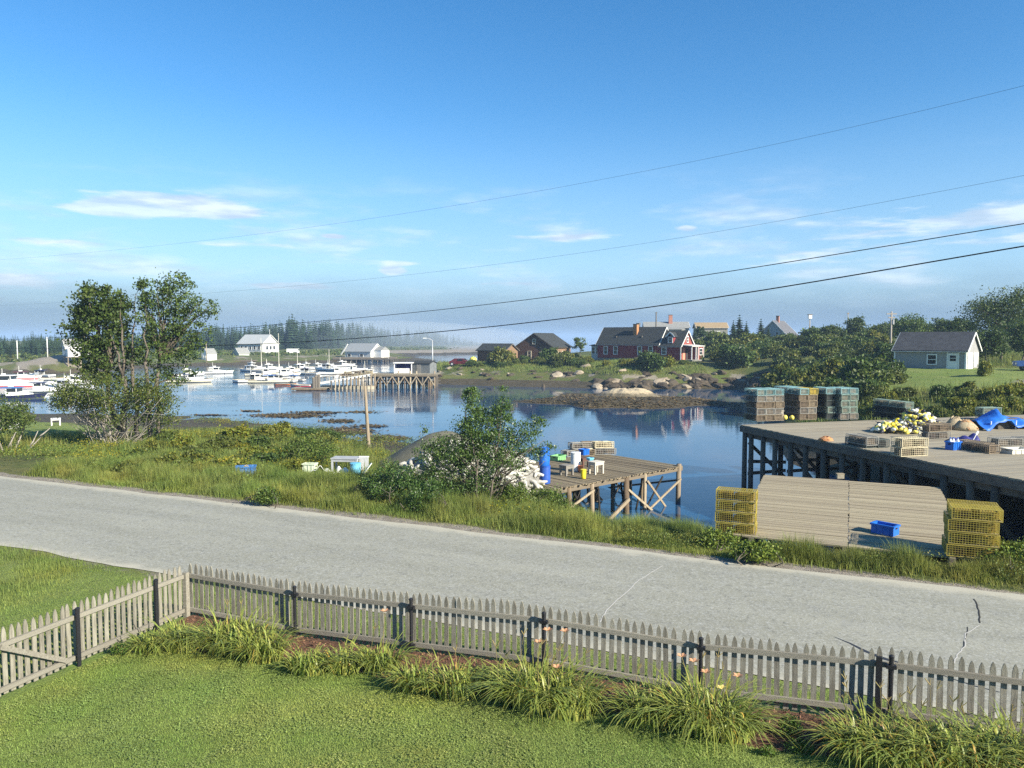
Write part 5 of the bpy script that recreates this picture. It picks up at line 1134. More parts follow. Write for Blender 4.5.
# ------------------------------------------------------------------ the middle wharf with its gangway
ZM = 2.35
m0, m1 = at(372, 374.2, 126), at(438, 372.4, 126); mw = thing('town_wharf', Vector((m0.x, m0.y, 0)), 'grey wharf on braced pilings across the cove with a sloping gangway', 'wharf'); W2 = m1.x - m0.x
npk = 30
for k in range(npk): box_part('plank', wharf_m, mw, (W2 * (k + .5) / npk, 2.6, ZM), (W2 / npk - .03, 5.4, .12))
box_part('cap_beam', beam_m, mw, (W2 / 2, -.05, ZM - .22), (W2, .22, .28)); box_part('cap_beam', beam_m, mw, (W2 / 2, 5.1, ZM - .22), (W2, .22, .28))
for k in range(11):
    x = W2 * (k + .4) / 11; pal = k in (4, 6, 7, 10)
    for y in (.1, 2.6, 5.0): mb = MB(); mb.tube([(x + random.uniform(-.12, .12), y, -2.2), (x, y, ZM - .06 if not (pal and y < 1) else ZM + .55)], .14, 7); mb.build('pile', (pale_pile_m if pal and y < 1 else pile_m if k % 2 else tarred_m), mw, smooth=True)
    if k < 10: mb = MB(); s = 1 if k % 2 else -1; mb.bar((x, -.12, ZM - .35 if s > 0 else .5), (x + W2 / 11, -.14, .5 if s > 0 else ZM - .35), .07, .16); mb.build('brace', pale_pile_m, mw)
for k in range(3): box_part('brace', tarred_m, mw, (W2 / 2, 5.0, .5 + k * .55), (W2, .1, .2))
g0, g1 = at(320.5, 383.2, 122.5), at(371, 374.8, 122.5); gw = thing('gangway', Vector((g0.x, g0.y, 0)), 'long pale gangway sloping from the town wharf down to the float', 'gangway'); gl_ = g1 - Vector((g0.x, g0.y, 0)); a0 = Vector((0, 0, g0.z))
for y in (0, 1.5):
    mb = MB(); mb.bar(a0 + Vector((0, y, 0)), gl_ + Vector((0, y, 0)), .16, .34); mb.build('side_beam', white_m if y == 0 else pale_pile_m, gw)
mb = MB(); mb.bar(a0 + Vector((0, .75, -.05)), gl_ + Vector((0, .75, -.05)), 1.34, .08); mb.build('deck', wharf_m, gw)
for y in (0, 1.5):
    mb = MB(); mb.bar(a0 + Vector((0, y, .95)), gl_ + Vector((0, y, .95)), .06); mb.build('rail', pale_pile_m, gw)
    for k in range(9): p = a0.lerp(gl_, k / 8) + Vector((0, y, .1)); mb = MB(); mb.bar(p, p + Vector((0, 0, .88)), .06); mb.build('baluster', pale_pile_m, gw)
for k in range(12):
    p = a0.lerp(gl_, .22 + .078 * k); mb = MB(); mb.tube([(p.x + random.uniform(-.08, .08), -.14, -2), (p.x, -.12, p.z + .1)], .11, 6); mb.build('pile', pale_pile_m if k % 3 else tarred_m, gw, smooth=True)
ft_ = thing('log_float', Vector((g0.x - .3, g0.y + 2.2, 0)), 'long cream coloured float lying in the water behind the gangway posts', 'float'); box_part('log', cream_m, ft_, (4.3, 0, .22), (8.8, 1.6, .55)); box_part('deck', wharf_m, ft_, (4.3, 0, .53), (8.7, 1.4, .06))
mb0 = thing('trestle_wharf', Vector((g0.x + 2, g0.y + 4.5, 0)), 'low trestle of many pilings behind the gangway carrying tan gear', 'wharf')
for k in range(12):
    for y in (0, 3.2): mb = MB(); x = k * .62; mb.tube([(x, y, -2), (x, y, 1.95)], .11, 6); mb.build('pile', pale_pile_m if (k + int(y)) % 3 else tarred_m, mb0)
for k in range(10): box_part('plank', wharf_m, mb0, (.35 + k * .72, 1.6, 2.02), (.68, 3.9, .1))
ff = at(292, 383.5, 121); flt = thing('dock_float', Vector((ff.x, ff.y - .6, 0)), 'low grey mooring float at the foot of the gangway', 'float'); 
for k in range(12): box_part('plank', wharf_m, flt, (.3 + k * .46, 1.2, .38), (.43, 2.6, .08))
box_part('side_beam', pile_m, flt, (2.9, -.12, .22), (5.6, .15, .28)); box_part('side_beam', pile_m, flt, (2.9, 2.52, .22), (5.6, .15, .28))
for k, (px, w) in enumerate([(313.5, .22), (315.5, .25), (317.8, .22)]): p = at(px, 384, 120.5); t = thing('mooring_pile', Vector((p.x, p.y + k * .3, 0)), 'dark mooring piling at the float end, %s of three' % ['left', 'middle', 'right'][k], 'piling', 'pilings at the float end'); mb = MB(); mb.tube([(0, 0, -2), (0, 0, 2.0 + .25 * k)], w, 8); mb.build('shaft', tarred_m, t, smooth=True); mb = MB(); mb.lathe((0, 0, 2.0 + .25 * k), [(w * 1.08, 0), (w * .5, .12)], 8); mb.build('cap', pale_pile_m, t)
for k in range(9): trap(at(339 + k * 3.6, 0, 127.5) * 1.0 - Vector((0, 0, at(339 + k * 3.6, 0, 127.5).z - 2.07 - (.36 if k % 3 == 1 else 0))), random.uniform(-.3, .3), 'cream' if k % 2 else 'brown', '%s trap number from the tan row above the gangway' % ('cream' if k % 2 else 'brown') if False else '%s lobster trap in the tan row on the trestle above the gangway' % ('cream' if k % 2 else 'brown'), 'tan trap row on the trestle', .13)
bs_ = at(394.5, 373.0, 127.5); t = thing('bait_shelter', Vector((bs_.x, bs_.y, ZM + .06)), 'open white and blue shelter standing on the town wharf', 'shelter')
for x in (0, 2.9): box_part('post', white_m, t, (x, 0, .85), (.16, .16, 1.7)); box_part('post', white_m, t, (x, 2, .85), (.16, .16, 1.7))
box_part('roof', white_m, t, (1.45, 1, 1.78), (3.3, 2.5, .14)); box_part('side_panel', blue_p, t, (-.02, 1, .8), (.06, 1.8, 1.5)); box_part('counter', white_m, t, (1.3, .3, .45), (2.4, .5, .8)); box_part('back_wall', navy_m, t, (1.45, 2.1, .85), (2.8, .06, 1.6))
gs_ = at(413, 371.8, 129); g2 = gable_house('grey_shack', Vector((gs_.x, gs_.y, ZM + .0)), R(-20), 3.2, 2.6, 1.7, .35, M_('shack_wall', (.17, .18, .18), .9, (.12, .13, .13), 3), shingle_roof_m, 'low dark grey shack at the landward end of the town wharf', None, None, .15)
box_part('door', M_('shack_door', (.22, .21, .19), .9), g2, (1.1, -.03, .8), (.8, .05, 1.5))
def pole(px, py0, py1, Y, r, m, label, name='utility_pole', cat='utility pole', zb=None, cross=None, group=None):
    p = at(px, py1, Y); z0_ = gz(p.x, p.y) if zb is None else zb; top = at(px, py0, Y).z; t = thing(name, Vector((p.x, p.y, z0_)), label, cat, group)
    mb = MB(); mb.tube([(0, 0, -.5), (0, 0, top - z0_)], [r * 1.2, r * .8], 8); mb.build('shaft', m, t, smooth=True); 
    if cross:
        for w, dz in cross: box_part('crossarm', m, t, (0, -.05, top - z0_ - dz), (w, .14, .16))
    return t, top - z0_
lp, h_ = pole(432.6, 340, 368, 132, .10, M_('galvanised', (.42, .43, .43), .5, metal=.3), 'tall street lamp with a short curved arm on the town wharf', 'street_lamp', 'street lamp', ZM)
mb = MB(); mb.tube([(0, 0, h_ - .1), (-.5, 0, h_ + .22), (-1.1, 0, h_ + .35)], .05, 6); mb.build('arm', M_('lamp_arm', (.5, .5, .5), .5), lp); box_part('lamp_head', white_m, lp, (-1.35, 0, h_ + .33), (.6, .22, .12))
pole(656, 312, 330, 185, .17, tarred_m, 'dark mast rising behind the black roof of the red house', 'mast', 'mast', cross=[(.5, .2)])
up_, h_ = pole(890.6, 311.5, 345, 112, .15, M_('pole_grey', (.30, .27, .23), .9), 'wooden utility pole with crossarm behind the grey cottage', cross=[(1.5, .35), (1.0, .9)])
tr_ = MB(); tr_.tube([(.22, -.1, h_ - 1.9), (.22, -.1, h_ - 1.2)], .16, 8); tr_.build('transformer', M_('transformer_grey', (.4, .4, .4), .6), up_)
t, h_ = pole(809.5, 318, 335, 175, .12, pale_pile_m, 'pale pole with a small white box at its top above the bushes', 'nest_pole', 'pole'); box_part('box', white_m, t, (0, 0, h_ + .3), (.75, .7, .9)); box_part('lid', pale_pile_m, t, (0, 0, h_ + .8), (.95, .9, .12))
pole(847.5, 312.5, 335, 150, .08, pale_pile_m, 'thin bare pole rising from the bushes left of the utility pole', 'flagpole', 'pole', cross=[(.4, .2)])
pole(17.3, 340.5, 352, 200, .12, white_m, 'short white pole against the woods at the far left', 'flagpole', 'pole', cross=[(.4, .15)])
pole(47.6, 337, 356, 190, .12, white_m, 'tall white pole against the woods left of the stilted fish house', 'flagpole', 'pole', cross=[(.5, .25)])
pole(206.5, 343, 356, 232, .12, pale_pile_m, 'pale pole rising just left of the tiny white house', 'flagpole', 'pole', cross=[(.4, .2)])
# parked pickup at the right edge and a car by the brown shed
def vehicle(org, rz, body, label, name, cat, pickup=True):
    t = thing(name, org, label, cat, rz=rz); mb = MB()
    if pickup: prof = [(-2.6, .5), (2.6, .5), (2.65, 1.0), (1.2, 1.12), (.75, 1.75), (-.6, 1.78), (-.7, 1.12), (-2.6, 1.1)]
    else: prof = [(-2.2, .35), (2.2, .35), (2.2, .8), (1.2, .95), (.55, 1.42), (-1.2, 1.42), (-1.9, .98), (-2.2, .9)]
    n = len(prof); mb.add([(x, -.9, z) for x, z in prof] + [(x, .9, z) for x, z in prof], [tuple(range(n)), tuple(range(2 * n - 1, n - 1, -1))] + [(i, i + n, (i + 1) % n + n, (i + 1) % n) for i in range(n)]); mb.build('body', body, t)
    for s in (-1, 1): box_part('side_window', glass_m, t, (.0, s * .905, 1.42 if pickup else 1.15), (1.1, .02, .4))
    box_part('windscreen', glass_m, t, (.99 if pickup else .9, 0, 1.44 if pickup else 1.19), (.05, 1.5, .55), ry=-.62)
    for x in (-1.6, 1.65):
        for y in (-.86, .86): mb = MB(); mb.tube([(0, -.12, 0), (0, .12, 0)], .36, 12); w = mb.build('wheel', buoyblack_p, t, (x, y, .36)); mb = MB(); mb.tube([(0, -.125, 0), (0, .125, 0)], .18, 10); mb.build('rim', M_('rim', (.5, .5, .5), .4) if 'rim' not in bpy.data.materials else bpy.data.materials['rim'], w)
    for s in (-.65, .65): box_part('headlight', white_m, t, (2.66 if pickup else 2.2, s, .8), (.04, .3, .18))
    return t
v0 = ground(1016, 371, 60, 120); vehicle(v0 + Vector((2.9, 0, 0)), R(160), plast('truck_blue', (.04, .10, .30)), 'blue pickup truck cut by the right edge beyond the cottage lawn', 'pickup_truck', 'pickup truck')
v1 = at(461, 363.5, 150); v1.z = gz(v1.x, v1.y) + .02; vehicle(v1, R(-10), plast('car_red', (.12, .015, .02)), 'dark red car parked by the shore left of the brown shed', 'parked_car', 'car', False)
v2 = at(473, 362.5, 156); v2.z = gz(v2.x, v2.y) + .02; t = thing('yellow_tank', v2, 'pale yellow tank standing beside the dark red car', 'tank'); mb = MB(); mb.lathe((0, 0, 0), [(.7, 0), (.75, .3), (.75, .9), (.5, 1.2), (.2, 1.3)], 12); mb.build('body', lime_p, t, smooth=True); mb = MB(); mb.lathe((0, 0, 1.28), [(.22, 0), (.22, .12)], 8); mb.build('cap', green_p, t)

# ------------------------------------------------------------------ boats
hull_w = M_('white_hull', (.78, .77, .73), .35, (.70, .69, .65), 1.5, spec=.5); hull_c = M_('cream_hull', (.70, .66, .50), .4, (.62, .57, .42), 1.5, spec=.5); hull_n = M_('navy_hull', (.018, .020, .06), .3, spec=.5); boot_r = M_('red_boot', (.42, .03, .03), .5); boot_g = M_('dark_boot', (.03, .035, .04), .5)
deck_m = M_('boat_deck', (.55, .54, .50), .7); teal_can = plast('blue_canvas', (.05, .16, .42)); navy_can = plast('navy_canvas', (.02, .022, .08)); buff_m = M_('buff', (.50, .38, .22), .7)
def boat(px_a, px_b, py, bow, L, label, hull=hull_w, stripe=boot_g, cabin=True, mast=0.0, canvas=None, yaw=None, group='boats moored in the harbour', house=white_m, deep=1.0):
    """px_a, px_b: left and right end on the waterline row py; bow: +1 to the right, -1 left"""
    a, b = P(px_a, py, 0), P(px_b, py, 0); c = (a + b) / 2; w = abs(b.x - a.x)
    if yaw is None: yaw = math.acos(max(.25, min(1.0, w / L))) * random.choice([-1, 1])
    rz = yaw if bow > 0 else math.pi - yaw
    t = thing('lobster_boat' if cabin else 'skiff', Vector((c.x, c.y, 0)), label, 'boat', group, rz)
    B = L * (.30 if L > 4.5 else .36); n = 12; H = .085 * L * deep + .15; V, Vs, fs = [], [], []
    for i in range(n + 1):
        u = i / n; x = -L / 2 + L * u; hw = B / 2 * (.86 + .14 * math.sin(min(1, u * 1.6) * math.pi / 2)) * (1 - max(0, (u - .45) / .55) ** 2.3); sh = H * (.62 - .10 * math.sin(u * math.pi) + .55 * max(0, u - .35) ** 1.5); rk = .06 * L * max(0, u - .8) / .2
        V.append([(x + rk * f, hw * g, z) for f, g, z in ((-.4, .0, -.35), (-.3, .72, -.12), (0, .90, .10), (.45, .97, sh * .55), (.9, 1.0, sh))] )
    mb = MB(); vs = []
    for row in V: vs += [(x, -y, z) for x, y, z in row[::-1]] + [(x, y, z) for x, y, z in row[1:]]
    k = 9; f0 = [(i * k + j, i * k + j + 1, (i + 1) * k + j + 1, (i + 1) * k + j) for i in range(n) for j in range(k - 1)]
    mb.add(vs, f0, 0); mb.add(vs[:k], [tuple(range(k))], 0); mb.build('hull', hull, t, smooth=True)
    st = MB(); q = []
    for row in V: x0, y0, z0_ = row[2]; q.append((x0, y0))
    for s in (-1, 1):
        vs = [(x, s * (y + .012), z) for x, y in q for z in (-.02, .13)]; st.add(vs, [(2 * i, 2 * i + 1, 2 * i + 3, 2 * i + 2) for i in range(n)])
    st.add([(-L / 2 - .012, -q[0][1], -.02), (-L / 2 - .012, q[0][1], -.02), (-L / 2 - .012, q[0][1], .13), (-L / 2 - .012, -q[0][1], .13)], [(0, 1, 2, 3)]); st.build('boot_stripe', stripe, t)
    dk = MB(); vs = []
    for i, row in enumerate(V): x, y, z = row[4]; zz = z - (.32 if i < n * .5 else .05); vs += [(x, -y * .97, zz), (x, y * .97, zz)]
    dk.add(vs, [(2 * i, 2 * i + 2, 2 * i + 3, 2 * i + 1) for i in range(n)]); dk.build('deck', deck_m, t)
    sheer = V[6][4][2]
    rail = MB()
    for s in (-1, 1): rail.tube([(r_[4][0], s * r_[4][1], r_[4][2]) for r_ in V], .035, 5)
    rail.build('gunwale', stripe if hull != hull_w else buff_m if random.random() < .4 else white_m, t)
    if cabin:
        x0, x1, x2 = -.02 * L, .14 * L, .33 * L; cw = B * .34; hz = sheer + .075 * L + .45
        mb = MB(); mb.add([(x1, -cw, sheer - .2), (x2, -cw * .6, sheer - .1), (x2, cw * .6, sheer - .1), (x1, cw, sheer - .2), (x1, -cw * .95, sheer + .055 * L), (x2 * .97, -cw * .5, sheer + .035 * L), (x2 * .97, cw * .5, sheer + .035 * L), (x1, cw * .95, sheer + .055 * L)], [(0, 1, 5, 4), (1, 2, 6, 5), (2, 3, 7, 6), (4, 5, 6, 7)]); mb.build('trunk_cabin', house, t)
        wm_ = MB()
        for s in (-1, 1): wm_.box(((x0 + x1) / 2, s * cw, sheer + .15), (x1 - x0, .05, .75)); wm_.box((x0 + .05, s * cw, (sheer + hz) / 2), (.1, .08, hz - sheer)); wm_.box((x1 - .05, s * cw, (sheer + hz) / 2), (.1, .08, hz - sheer))
        wm_.box((x1, 0, sheer + .15), (.05, cw * 2, .75)); wm_.build('wheelhouse', house, t)
        box_part('cabin_roof', canvas or white_m, t, ((x0 + x1) / 2 - .04 * L, 0, hz), (x1 - x0 + .14 * L, cw * 2 + .2, .1))
        box_part('windscreen', glass_m, t, (x1 + .005, 0, (sheer + hz) / 2 + .22), (.04, cw * 1.9, hz - sheer - .62))
        for s in (-1, 1): box_part('side_window', glass_m, t, ((x0 + x1) / 2, s * cw, (sheer + hz) / 2 + .22), (x1 - x0 - .24, .04, hz - sheer - .62))
        box_part('antenna', white_m, t, (x0 - .1, cw * .4, hz + .6), (.05, .05, 1.2)); box_part('radar', white_m, t, (x0 + .3, 0, hz + .22), (.6, .3, .22))
    else: box_part('thwart', buff_m, t, (0, 0, sheer - .12), (.3, B * .85, .05)); box_part('outboard', boot_g, t, (-L / 2 - .1, 0, sheer * .7), (.25, .3, .6))
    if mast: mb = MB(); mb.tube([(-.05 * L, 0, sheer), (-.05 * L, 0, sheer + mast)], [.08, .05], 6); mb.build('mast', M_('mast_pale', (.62, .58, .48), .6) if 'mast_pale' not in bpy.data.materials else bpy.data.materials['mast_pale'], t)
    return t
boat(-36, 43, 386.5, 1, 11.5, 'large white lobster boat with a red waterline stripe at the left edge', hull_w, boot_r, True, 0, None, .2)
boat(-22, 42.5, 398.5, 1, 8.6, 'navy hulled lobster boat nearest the left shore', hull_n, boot_g, True, 0, teal_can, .18, deep=.85)
boat(16, 56, 392, 1, 7.5, 'low white boat behind the navy hulled boat', hull_w, boot_g, True, 0, navy_can, .25)
boat(50, 80, 388.5, -1, 7.0, 'white boat half hidden by the alder shrub at the left', hull_w, boot_g, True, 0, None, .3)
boat(42, 70, 380.0, 1, 6.0, 'white boat with green gear beyond the red striped boat', hull_w, boot_g, False, 0, None, .2)
boat(176, 196, 376, 1, 7.2, 'white lobster boat just right of the big tree, farther of two', hull_w, boot_g, True, 2.0, None, .5)
boat(172, 206.5, 382.3, 1, 7.8, 'cream hulled boat just right of the big tree, nearer of two', hull_c, boot_g, True, 0, navy_can, .25)
boat(199, 229, 373.7, 1, 8.0, 'white lobster boat alone in open water right of the big tree', hull_w, boot_g, True, 0, None, .32)
boat(244, 262, 381.6, 1, 7.6, 'white boat showing its stern at the left end of the moored cluster', hull_w, boot_g, True, 0, None, .9)
boat(254, 284, 382.6, 1, 7.4, 'long cream boat at the front of the moored cluster', hull_c, boot_g, True, 0, teal_can, .2)
boat(242, 262, 371.5, -1, 7.5, 'white boat behind the left end of the moored cluster', hull_w, boot_g, True, 0, None, .4)
boat(252, 275, 375.5, 1, 8.0, 'cream boat with tall pale mast in the middle of the cluster', hull_c, boot_g, True, 8.0, None, .4)
boat(270, 292, 376.0, 1, 8.0, 'white boat with tall pale mast right of the cream masted boat', hull_w, boot_g, True, 9.0, None, .45)
boat(292, 306, 370.0, 1, 7.8, 'white boat with a short mast near the far shore', hull_w, boot_g, True, 4.0, None, .7)
boat(302, 311, 368, -1, 6.5, 'small white boat by the far shore right of the short masted one', hull_w, boot_g, True, 0, None, .8)
boat(312, 322, 369, 1, 7.0, 'white boat left of the one with the tall wheelhouse', hull_w, boot_g, True, 0, None, .8)
boat(320, 336, 370.5, -1, 8.5, 'white boat with tall wheelhouse and mast off the fish plant', hull_w, boot_g, True, 5.0, None, .5, deep=1.2)
boat(335, 348, 366.5, 1, 8.0, 'white boat closest to the fish plant wharf', hull_w, boot_g, True, 0, None, .6)
boat(287, 301, 380.8, -1, 4.6, 'little white boat with blue canopy tied to the mooring float', hull_w, boot_g, True, 0, teal_can, .3)
boat(281, 290, 385.5, 1, 3.4, 'orange skiff at the tip of the mooring float', plast('orange_hull', (.62, .18, .05)), boot_g, False, 0, None, .3)
boat(293, 309, 386.3, -1, 3.8, 'small white skiff in front of the mooring float', hull_w, boot_r, False, 0, None, .2)
boat(358, 374, 377.5, 1, 8.5, 'white boat seen end on behind the town wharf', hull_w, boot_g, True, 3.0, None, 1.2, house=cream_m, deep=1.2)
for q in ((246, 258, 367.5, -1, 6.5, 'small white boat behind the hall side of the moored cluster', .6), (262, 274, 369.5, 1, 7.0, 'white boat between the two tall masts of the cluster', .5), (272, 289, 381.8, -1, 6.6, 'white boat beside the long cream boat, bow to the left', .3), (283, 297, 373.2, 1, 7.0, 'white boat right of the masted pair', .4), (298, 314, 374.5, -1, 7.2, 'white boat in front of the short masted one', .4), (326, 343, 374.0, 1, 7.0, 'white boat just beyond the trestle', .4), (58, 86, 384.5, 1, 8.0, 'white boat nearest the big tree on its left side', .3), (30, 52, 376.5, -1, 7.0, 'small white boat under the tan ledge at the left', .4), (346, 358, 371.0, 1, 6.5, 'white boat behind the upper end of the gangway', .6)): boat(*q[:5], q[5], hull_w, boot_g, True, random.choice([0, 0, 2.5]), random.choice([None, None, navy_can]), q[6])
for px, py, lb in ((231, 373.0, 'white mooring ball right of the lone white boat'), (209.5, 380.3, 'white mooring ball right of the cream hulled boat'), (341, 366.5, 'white mooring ball off the fish plant wharf')):
    p = P(px, py, 0); t = thing('mooring_ball', p, lb, 'mooring ball', 'mooring balls in the harbour'); mb = MB(); mb.lathe((0, 0, 0), [(.1, -.25), (.36, 0), (.38, .2), (.2, .45), (.05, .5)], 10); mb.build('ball', white_p, t, smooth=True); mb = MB(); mb.tube([(0, 0, .48), (0, 0, .7)], .04, 5); mb.build('eye', boot_g, t)
boat(6, 34, 378.8, 1, 7.5, 'white boat with a maroon canopy behind the red striped boat', hull_w, boot_r, True, 0, plast('maroon_canvas', (.14, .02, .03)), .25)

# ------------------------------------------------------------------ wires overhead
cable_m = M_('black_cable', (.012, .012, .014), .6)
def wire(name, pix, r, label, Y0=15.5, Y1=80.0):
    """pix: photo points from right to left; distance grows evenly along the span"""
    mb = MB(); pts = []
    xs = [q[0] for q in pix]; ys = [q[1] for q in pix]
    for i in range(61):
        s = i / 60; Y = 1.0 / ((1 - s) / Y0 + s / Y1); px = 1100 + (-90 - 1100) * s
        py = float(np.interp(-px, [-x for x in xs], ys))
        co = np.polyfit(xs, ys, 4); py = float(np.polyval(co, px)); pts.append(at(px, py, Y))
    mb.tube(pts, r, 6); o = mb.build(name, cable_m, smooth=True); return tag(o, label, 'cable')
wire('overhead_cable', [(1100, 234), (1024, 246), (860, 273), (700, 301.5), (560, 319), (430, 331.5), (330, 339.5), (250, 345), (100, 348.5), (0, 348), (-90, 347)], .016, 'thickest black cable, lowest of the wires crossing the sky')
wire('overhead_cable', [(1100, 212), (1024, 223.5), (860, 250), (700, 276.5), (545, 297.5), (380, 315), (256, 326.5), (180, 331.5), (90, 336), (0, 340), (-90, 343)], .011, 'second lowest black cable crossing the sky above the thickest one', Y1=75)
wire('overhead_wire', [(1100, 161), (1024, 175.5), (860, 207), (700, 233.5), (560, 256), (430, 273), (210, 292.5), (100, 300), (0, 306), (-90, 310)], .0032, 'thin wire crossing the sky between the black cables and the topmost wire', Y0=17)
wire('overhead_wire', [(1100, 65), (1024, 87), (860, 126), (700, 158), (560, 187), (400, 216), (150, 246), (0, 259), (-90, 266)], .0032, 'topmost thin wire slanting across the open sky', Y0=17)
# ------------------------------------------------------------------ trees and shrubs
bark_m = M_('bark', (.16, .135, .105), .9, (.08, .065, .05), 6, (4, 4, 1), bump=.5); pale_bark_m = M_('pale_bark', (.36, .33, .28), .9, (.22, .19, .15), 6, (4, 4, 1), bump=.4)
crown_m = M_('crown_leaves', (.075, .108, .026), .5, (.050, .082, .020), .9, tint=True, transl=.30, spec=.3, space='World')
gloss_m = M_('glossy_leaves', (.085, .135, .032), .4, (.055, .100, .024), 2.0, tint=True, transl=.28, spec=.4, space='World')
needle_m = M_('spruce_needles', (.028, .050, .022), .7, (.020, .036, .016), 1.2, tint=True, spec=.2)
def cluster_leaves(lobes, size, seed=0, per=None):
    """lobes: (cx,cy,cz, rx,ry,rz, clumps, leaves per clump, spread) -> leaf positions and clump centres"""
    g = np.random.default_rng(seed); P_, C_ = [], []
    for cx, cy, cz, rx, ry, rz, k, nl, spd in lobes:
        d = g.normal(size=(k, 3)); d /= np.linalg.norm(d, axis=1)[:, None]; r = g.uniform(.35, 1.0, k) ** .6; r *= 1 + .18 * g.normal(size=k)
        c = np.array([cx, cy, cz]) + d * r[:, None] * np.array([rx, ry, rz]); C_.append(c)
        s = spd * g.uniform(.6, 1.35, k)
        q = g.normal(size=(k, nl, 3)) * s[:, None, None] * np.array([1, 1, .72]); P_.append((c[:, None, :] + q).reshape(-1, 3))
    return np.concatenate(P_), np.concatenate(C_)
def limb(mb, a, b, r0, r1, g, n=4, wob=.08):
    a, b = Vector(a), Vector(b); L = (b - a).length; pts = [a]
    for i in range(1, n): pts.append(a.lerp(b, i / n) + Vector(g.normal(size=3)) * L * wob * .5)
    pts.append(b); mb.tube(pts, [r0 + (r1 - r0) * i / n for i in range(n + 1)], 6)
def tree(name, base, lobes, size, trunk_h, trunk_r, label, cat='tree', group=None, leaf=None, bark=None, seed=0, tn=(.5, 1.3, .3), mult=(1, 1, 1), limbs=22, stems=1, lean=(0, 0), up=.2, extra=None):
    g = np.random.default_rng(seed + 100); root = thing(name, base, label, cat, group)
    p, c = cluster_leaves(lobes, size, seed); p = p[p[:, 2] > .1]
    tnt = leaf_tints(len(p), *tn) * np.array([mult]) * 1.35; link('crown', leaf_mesh('crown', p, size, leaf or crown_m, tnt, up), root)
    mb = MB(); tops = []
    for s in range(stems):
        a = s * 2.4 + seed; o = (.0 if stems == 1 else .28); b0 = Vector((math.cos(a) * o * (s > 0), math.sin(a) * o * (s > 0), -.3)); t0 = Vector((math.cos(a) * o * 3 * (stems > 1) + lean[0], math.sin(a) * o * 3 * (stems > 1) + lean[1], trunk_h))
        limb(mb, b0, t0, trunk_r, trunk_r * .6, g, 4, .06); tops.append(t0)
    idx = g.choice(len(c), min(limbs, len(c)), replace=False)
    for i in idx:
        q = Vector(c[i]); s0 = min(tops, key=lambda t_: (t_ - q).length); st = s0 if q.z > s0.z * .9 else s0 * max(.45, .8 * q.z / s0.z)
        md = st.lerp(q, .55) + Vector((0, 0, .06 * (q - st).length)); limb(mb, st, md, trunk_r * .42, trunk_r * .25, g, 3, .07); limb(mb, md, q, trunk_r * .25, trunk_r * .07, g, 3, .1)
    if extra: extra(mb, g)
    mb.build('trunk', bark or bark_m, root, smooth=True); return root
# the two big trees at the left
tb = ground(122, 444, 30, 80); YB = tb.y; px_ = YB / F
def loc_(px, py, dy=0): q = at(px, py, YB + dy); return q - tb
def lobe(px, py, rpx, rpy, k, nl, spd, dy=0): q = loc_(px, py, dy); return (q.x, q.y, q.z, rpx * px_, rpx * px_ * .8, rpy * px_, int(k * .85), int(nl * .85), spd * .92)
tree('maple_tree', tb + Vector((0, 0, 0)), [lobe(100, 328, 30, 32, 100, 70, .27), lobe(97, 305, 20, 16, 40, 60, .24), lobe(117, 305, 12, 16, 28, 60, .23), lobe(110, 360, 32, 20, 56, 60, .28), lobe(83, 322, 10, 18, 22, 50, .22), lobe(90, 288, 5, 7, 9, 40, .16), lobe(106, 290, 6, 7, 9, 40, .17), lobe(79, 306, 4, 7, 6, 36, .16)], .20, 4.2, .20,
     'dense dark tree with reddish green crown at the left shore', seed=3, tn=(.45, 1.2, .35), mult=(.88, .92, .84), limbs=26, stems=2)
tb2 = ground(150, 443, 30, 80)
def lobe2(px, py, rpx, rpy, k, nl, spd, dy=.5): q = at(px, py, YB + dy) - tb2; return (q.x, q.y, q.z, rpx * px_, rpx * px_ * .75, rpy * px_, k, nl, spd)
tree('poplar_tree', tb2, [lobe2(163, 318, 28, 32, 70, 34, .22), lobe2(176, 300, 24, 20, 44, 32, .21), lobe2(177, 281, 12, 9, 16, 30, .18), lobe2(198, 318, 15, 22, 26, 28, .21), lobe2(144, 296, 6, 16, 16, 34, .18), lobe2(160, 350, 32, 18, 46, 44, .24), lobe2(186, 343, 18, 16, 22, 36, .22), lobe2(211, 307, 6, 8, 8, 22, .17), lobe2(140, 284, 3, 6, 6, 30, .15), lobe2(170, 374, 24, 10, 20, 36, .22)], .17, 5.0, .15,
     'taller airy tree with pale gaps in its crown, right of the dense dark tree', seed=5, tn=(.55, 1.4, .25), mult=(.92, .96, .94), limbs=44, stems=3)
ts = ground(113, 446, 30, 70); px_ = ts.y / F
def lobe3(px, py, rpx, rpy, k, nl, spd, dy=0): q = at(px, py, ts.y + dy) - ts; return (q.x, q.y, q.z, rpx * px_, rpx * px_ * .8, rpy * px_, int(k * 1.25), int(nl * .62), spd)
def alder_stems(mb, g):
    for i in range(64):
        a = at(108 + g.uniform(-14, 26), 446, ts.y + g.uniform(-.8, .8)) - ts; a.z = -.2; b = at(118 + g.uniform(-58, 62), 400 + g.uniform(-18, 20), ts.y + g.uniform(-1.5, 1.5)) - ts; limb(mb, a, b, .024, .010, g, 4, .12)
tree('alder_shrub', ts, [lobe3(112, 392, 48, 18, 95, 90, .30), lobe3(75, 398, 24, 12, 40, 80, .26), lobe3(152, 398, 28, 16, 50, 85, .28), lobe3(120, 412, 44, 14, 50, 60, .28), lobe3(170, 415, 14, 14, 18, 60, .24), lobe3(62, 402, 10, 8, 10, 50, .2)], .13, 1.0, .07,
     'wide brownish green alder shrub with bare pale stems below the big trees', 'shrub', seed=8, bark=pale_bark_m, tn=(.5, 1.25, .5), mult=(1.12, 1.05, .9), stems=7, limbs=30, extra=alder_stems)
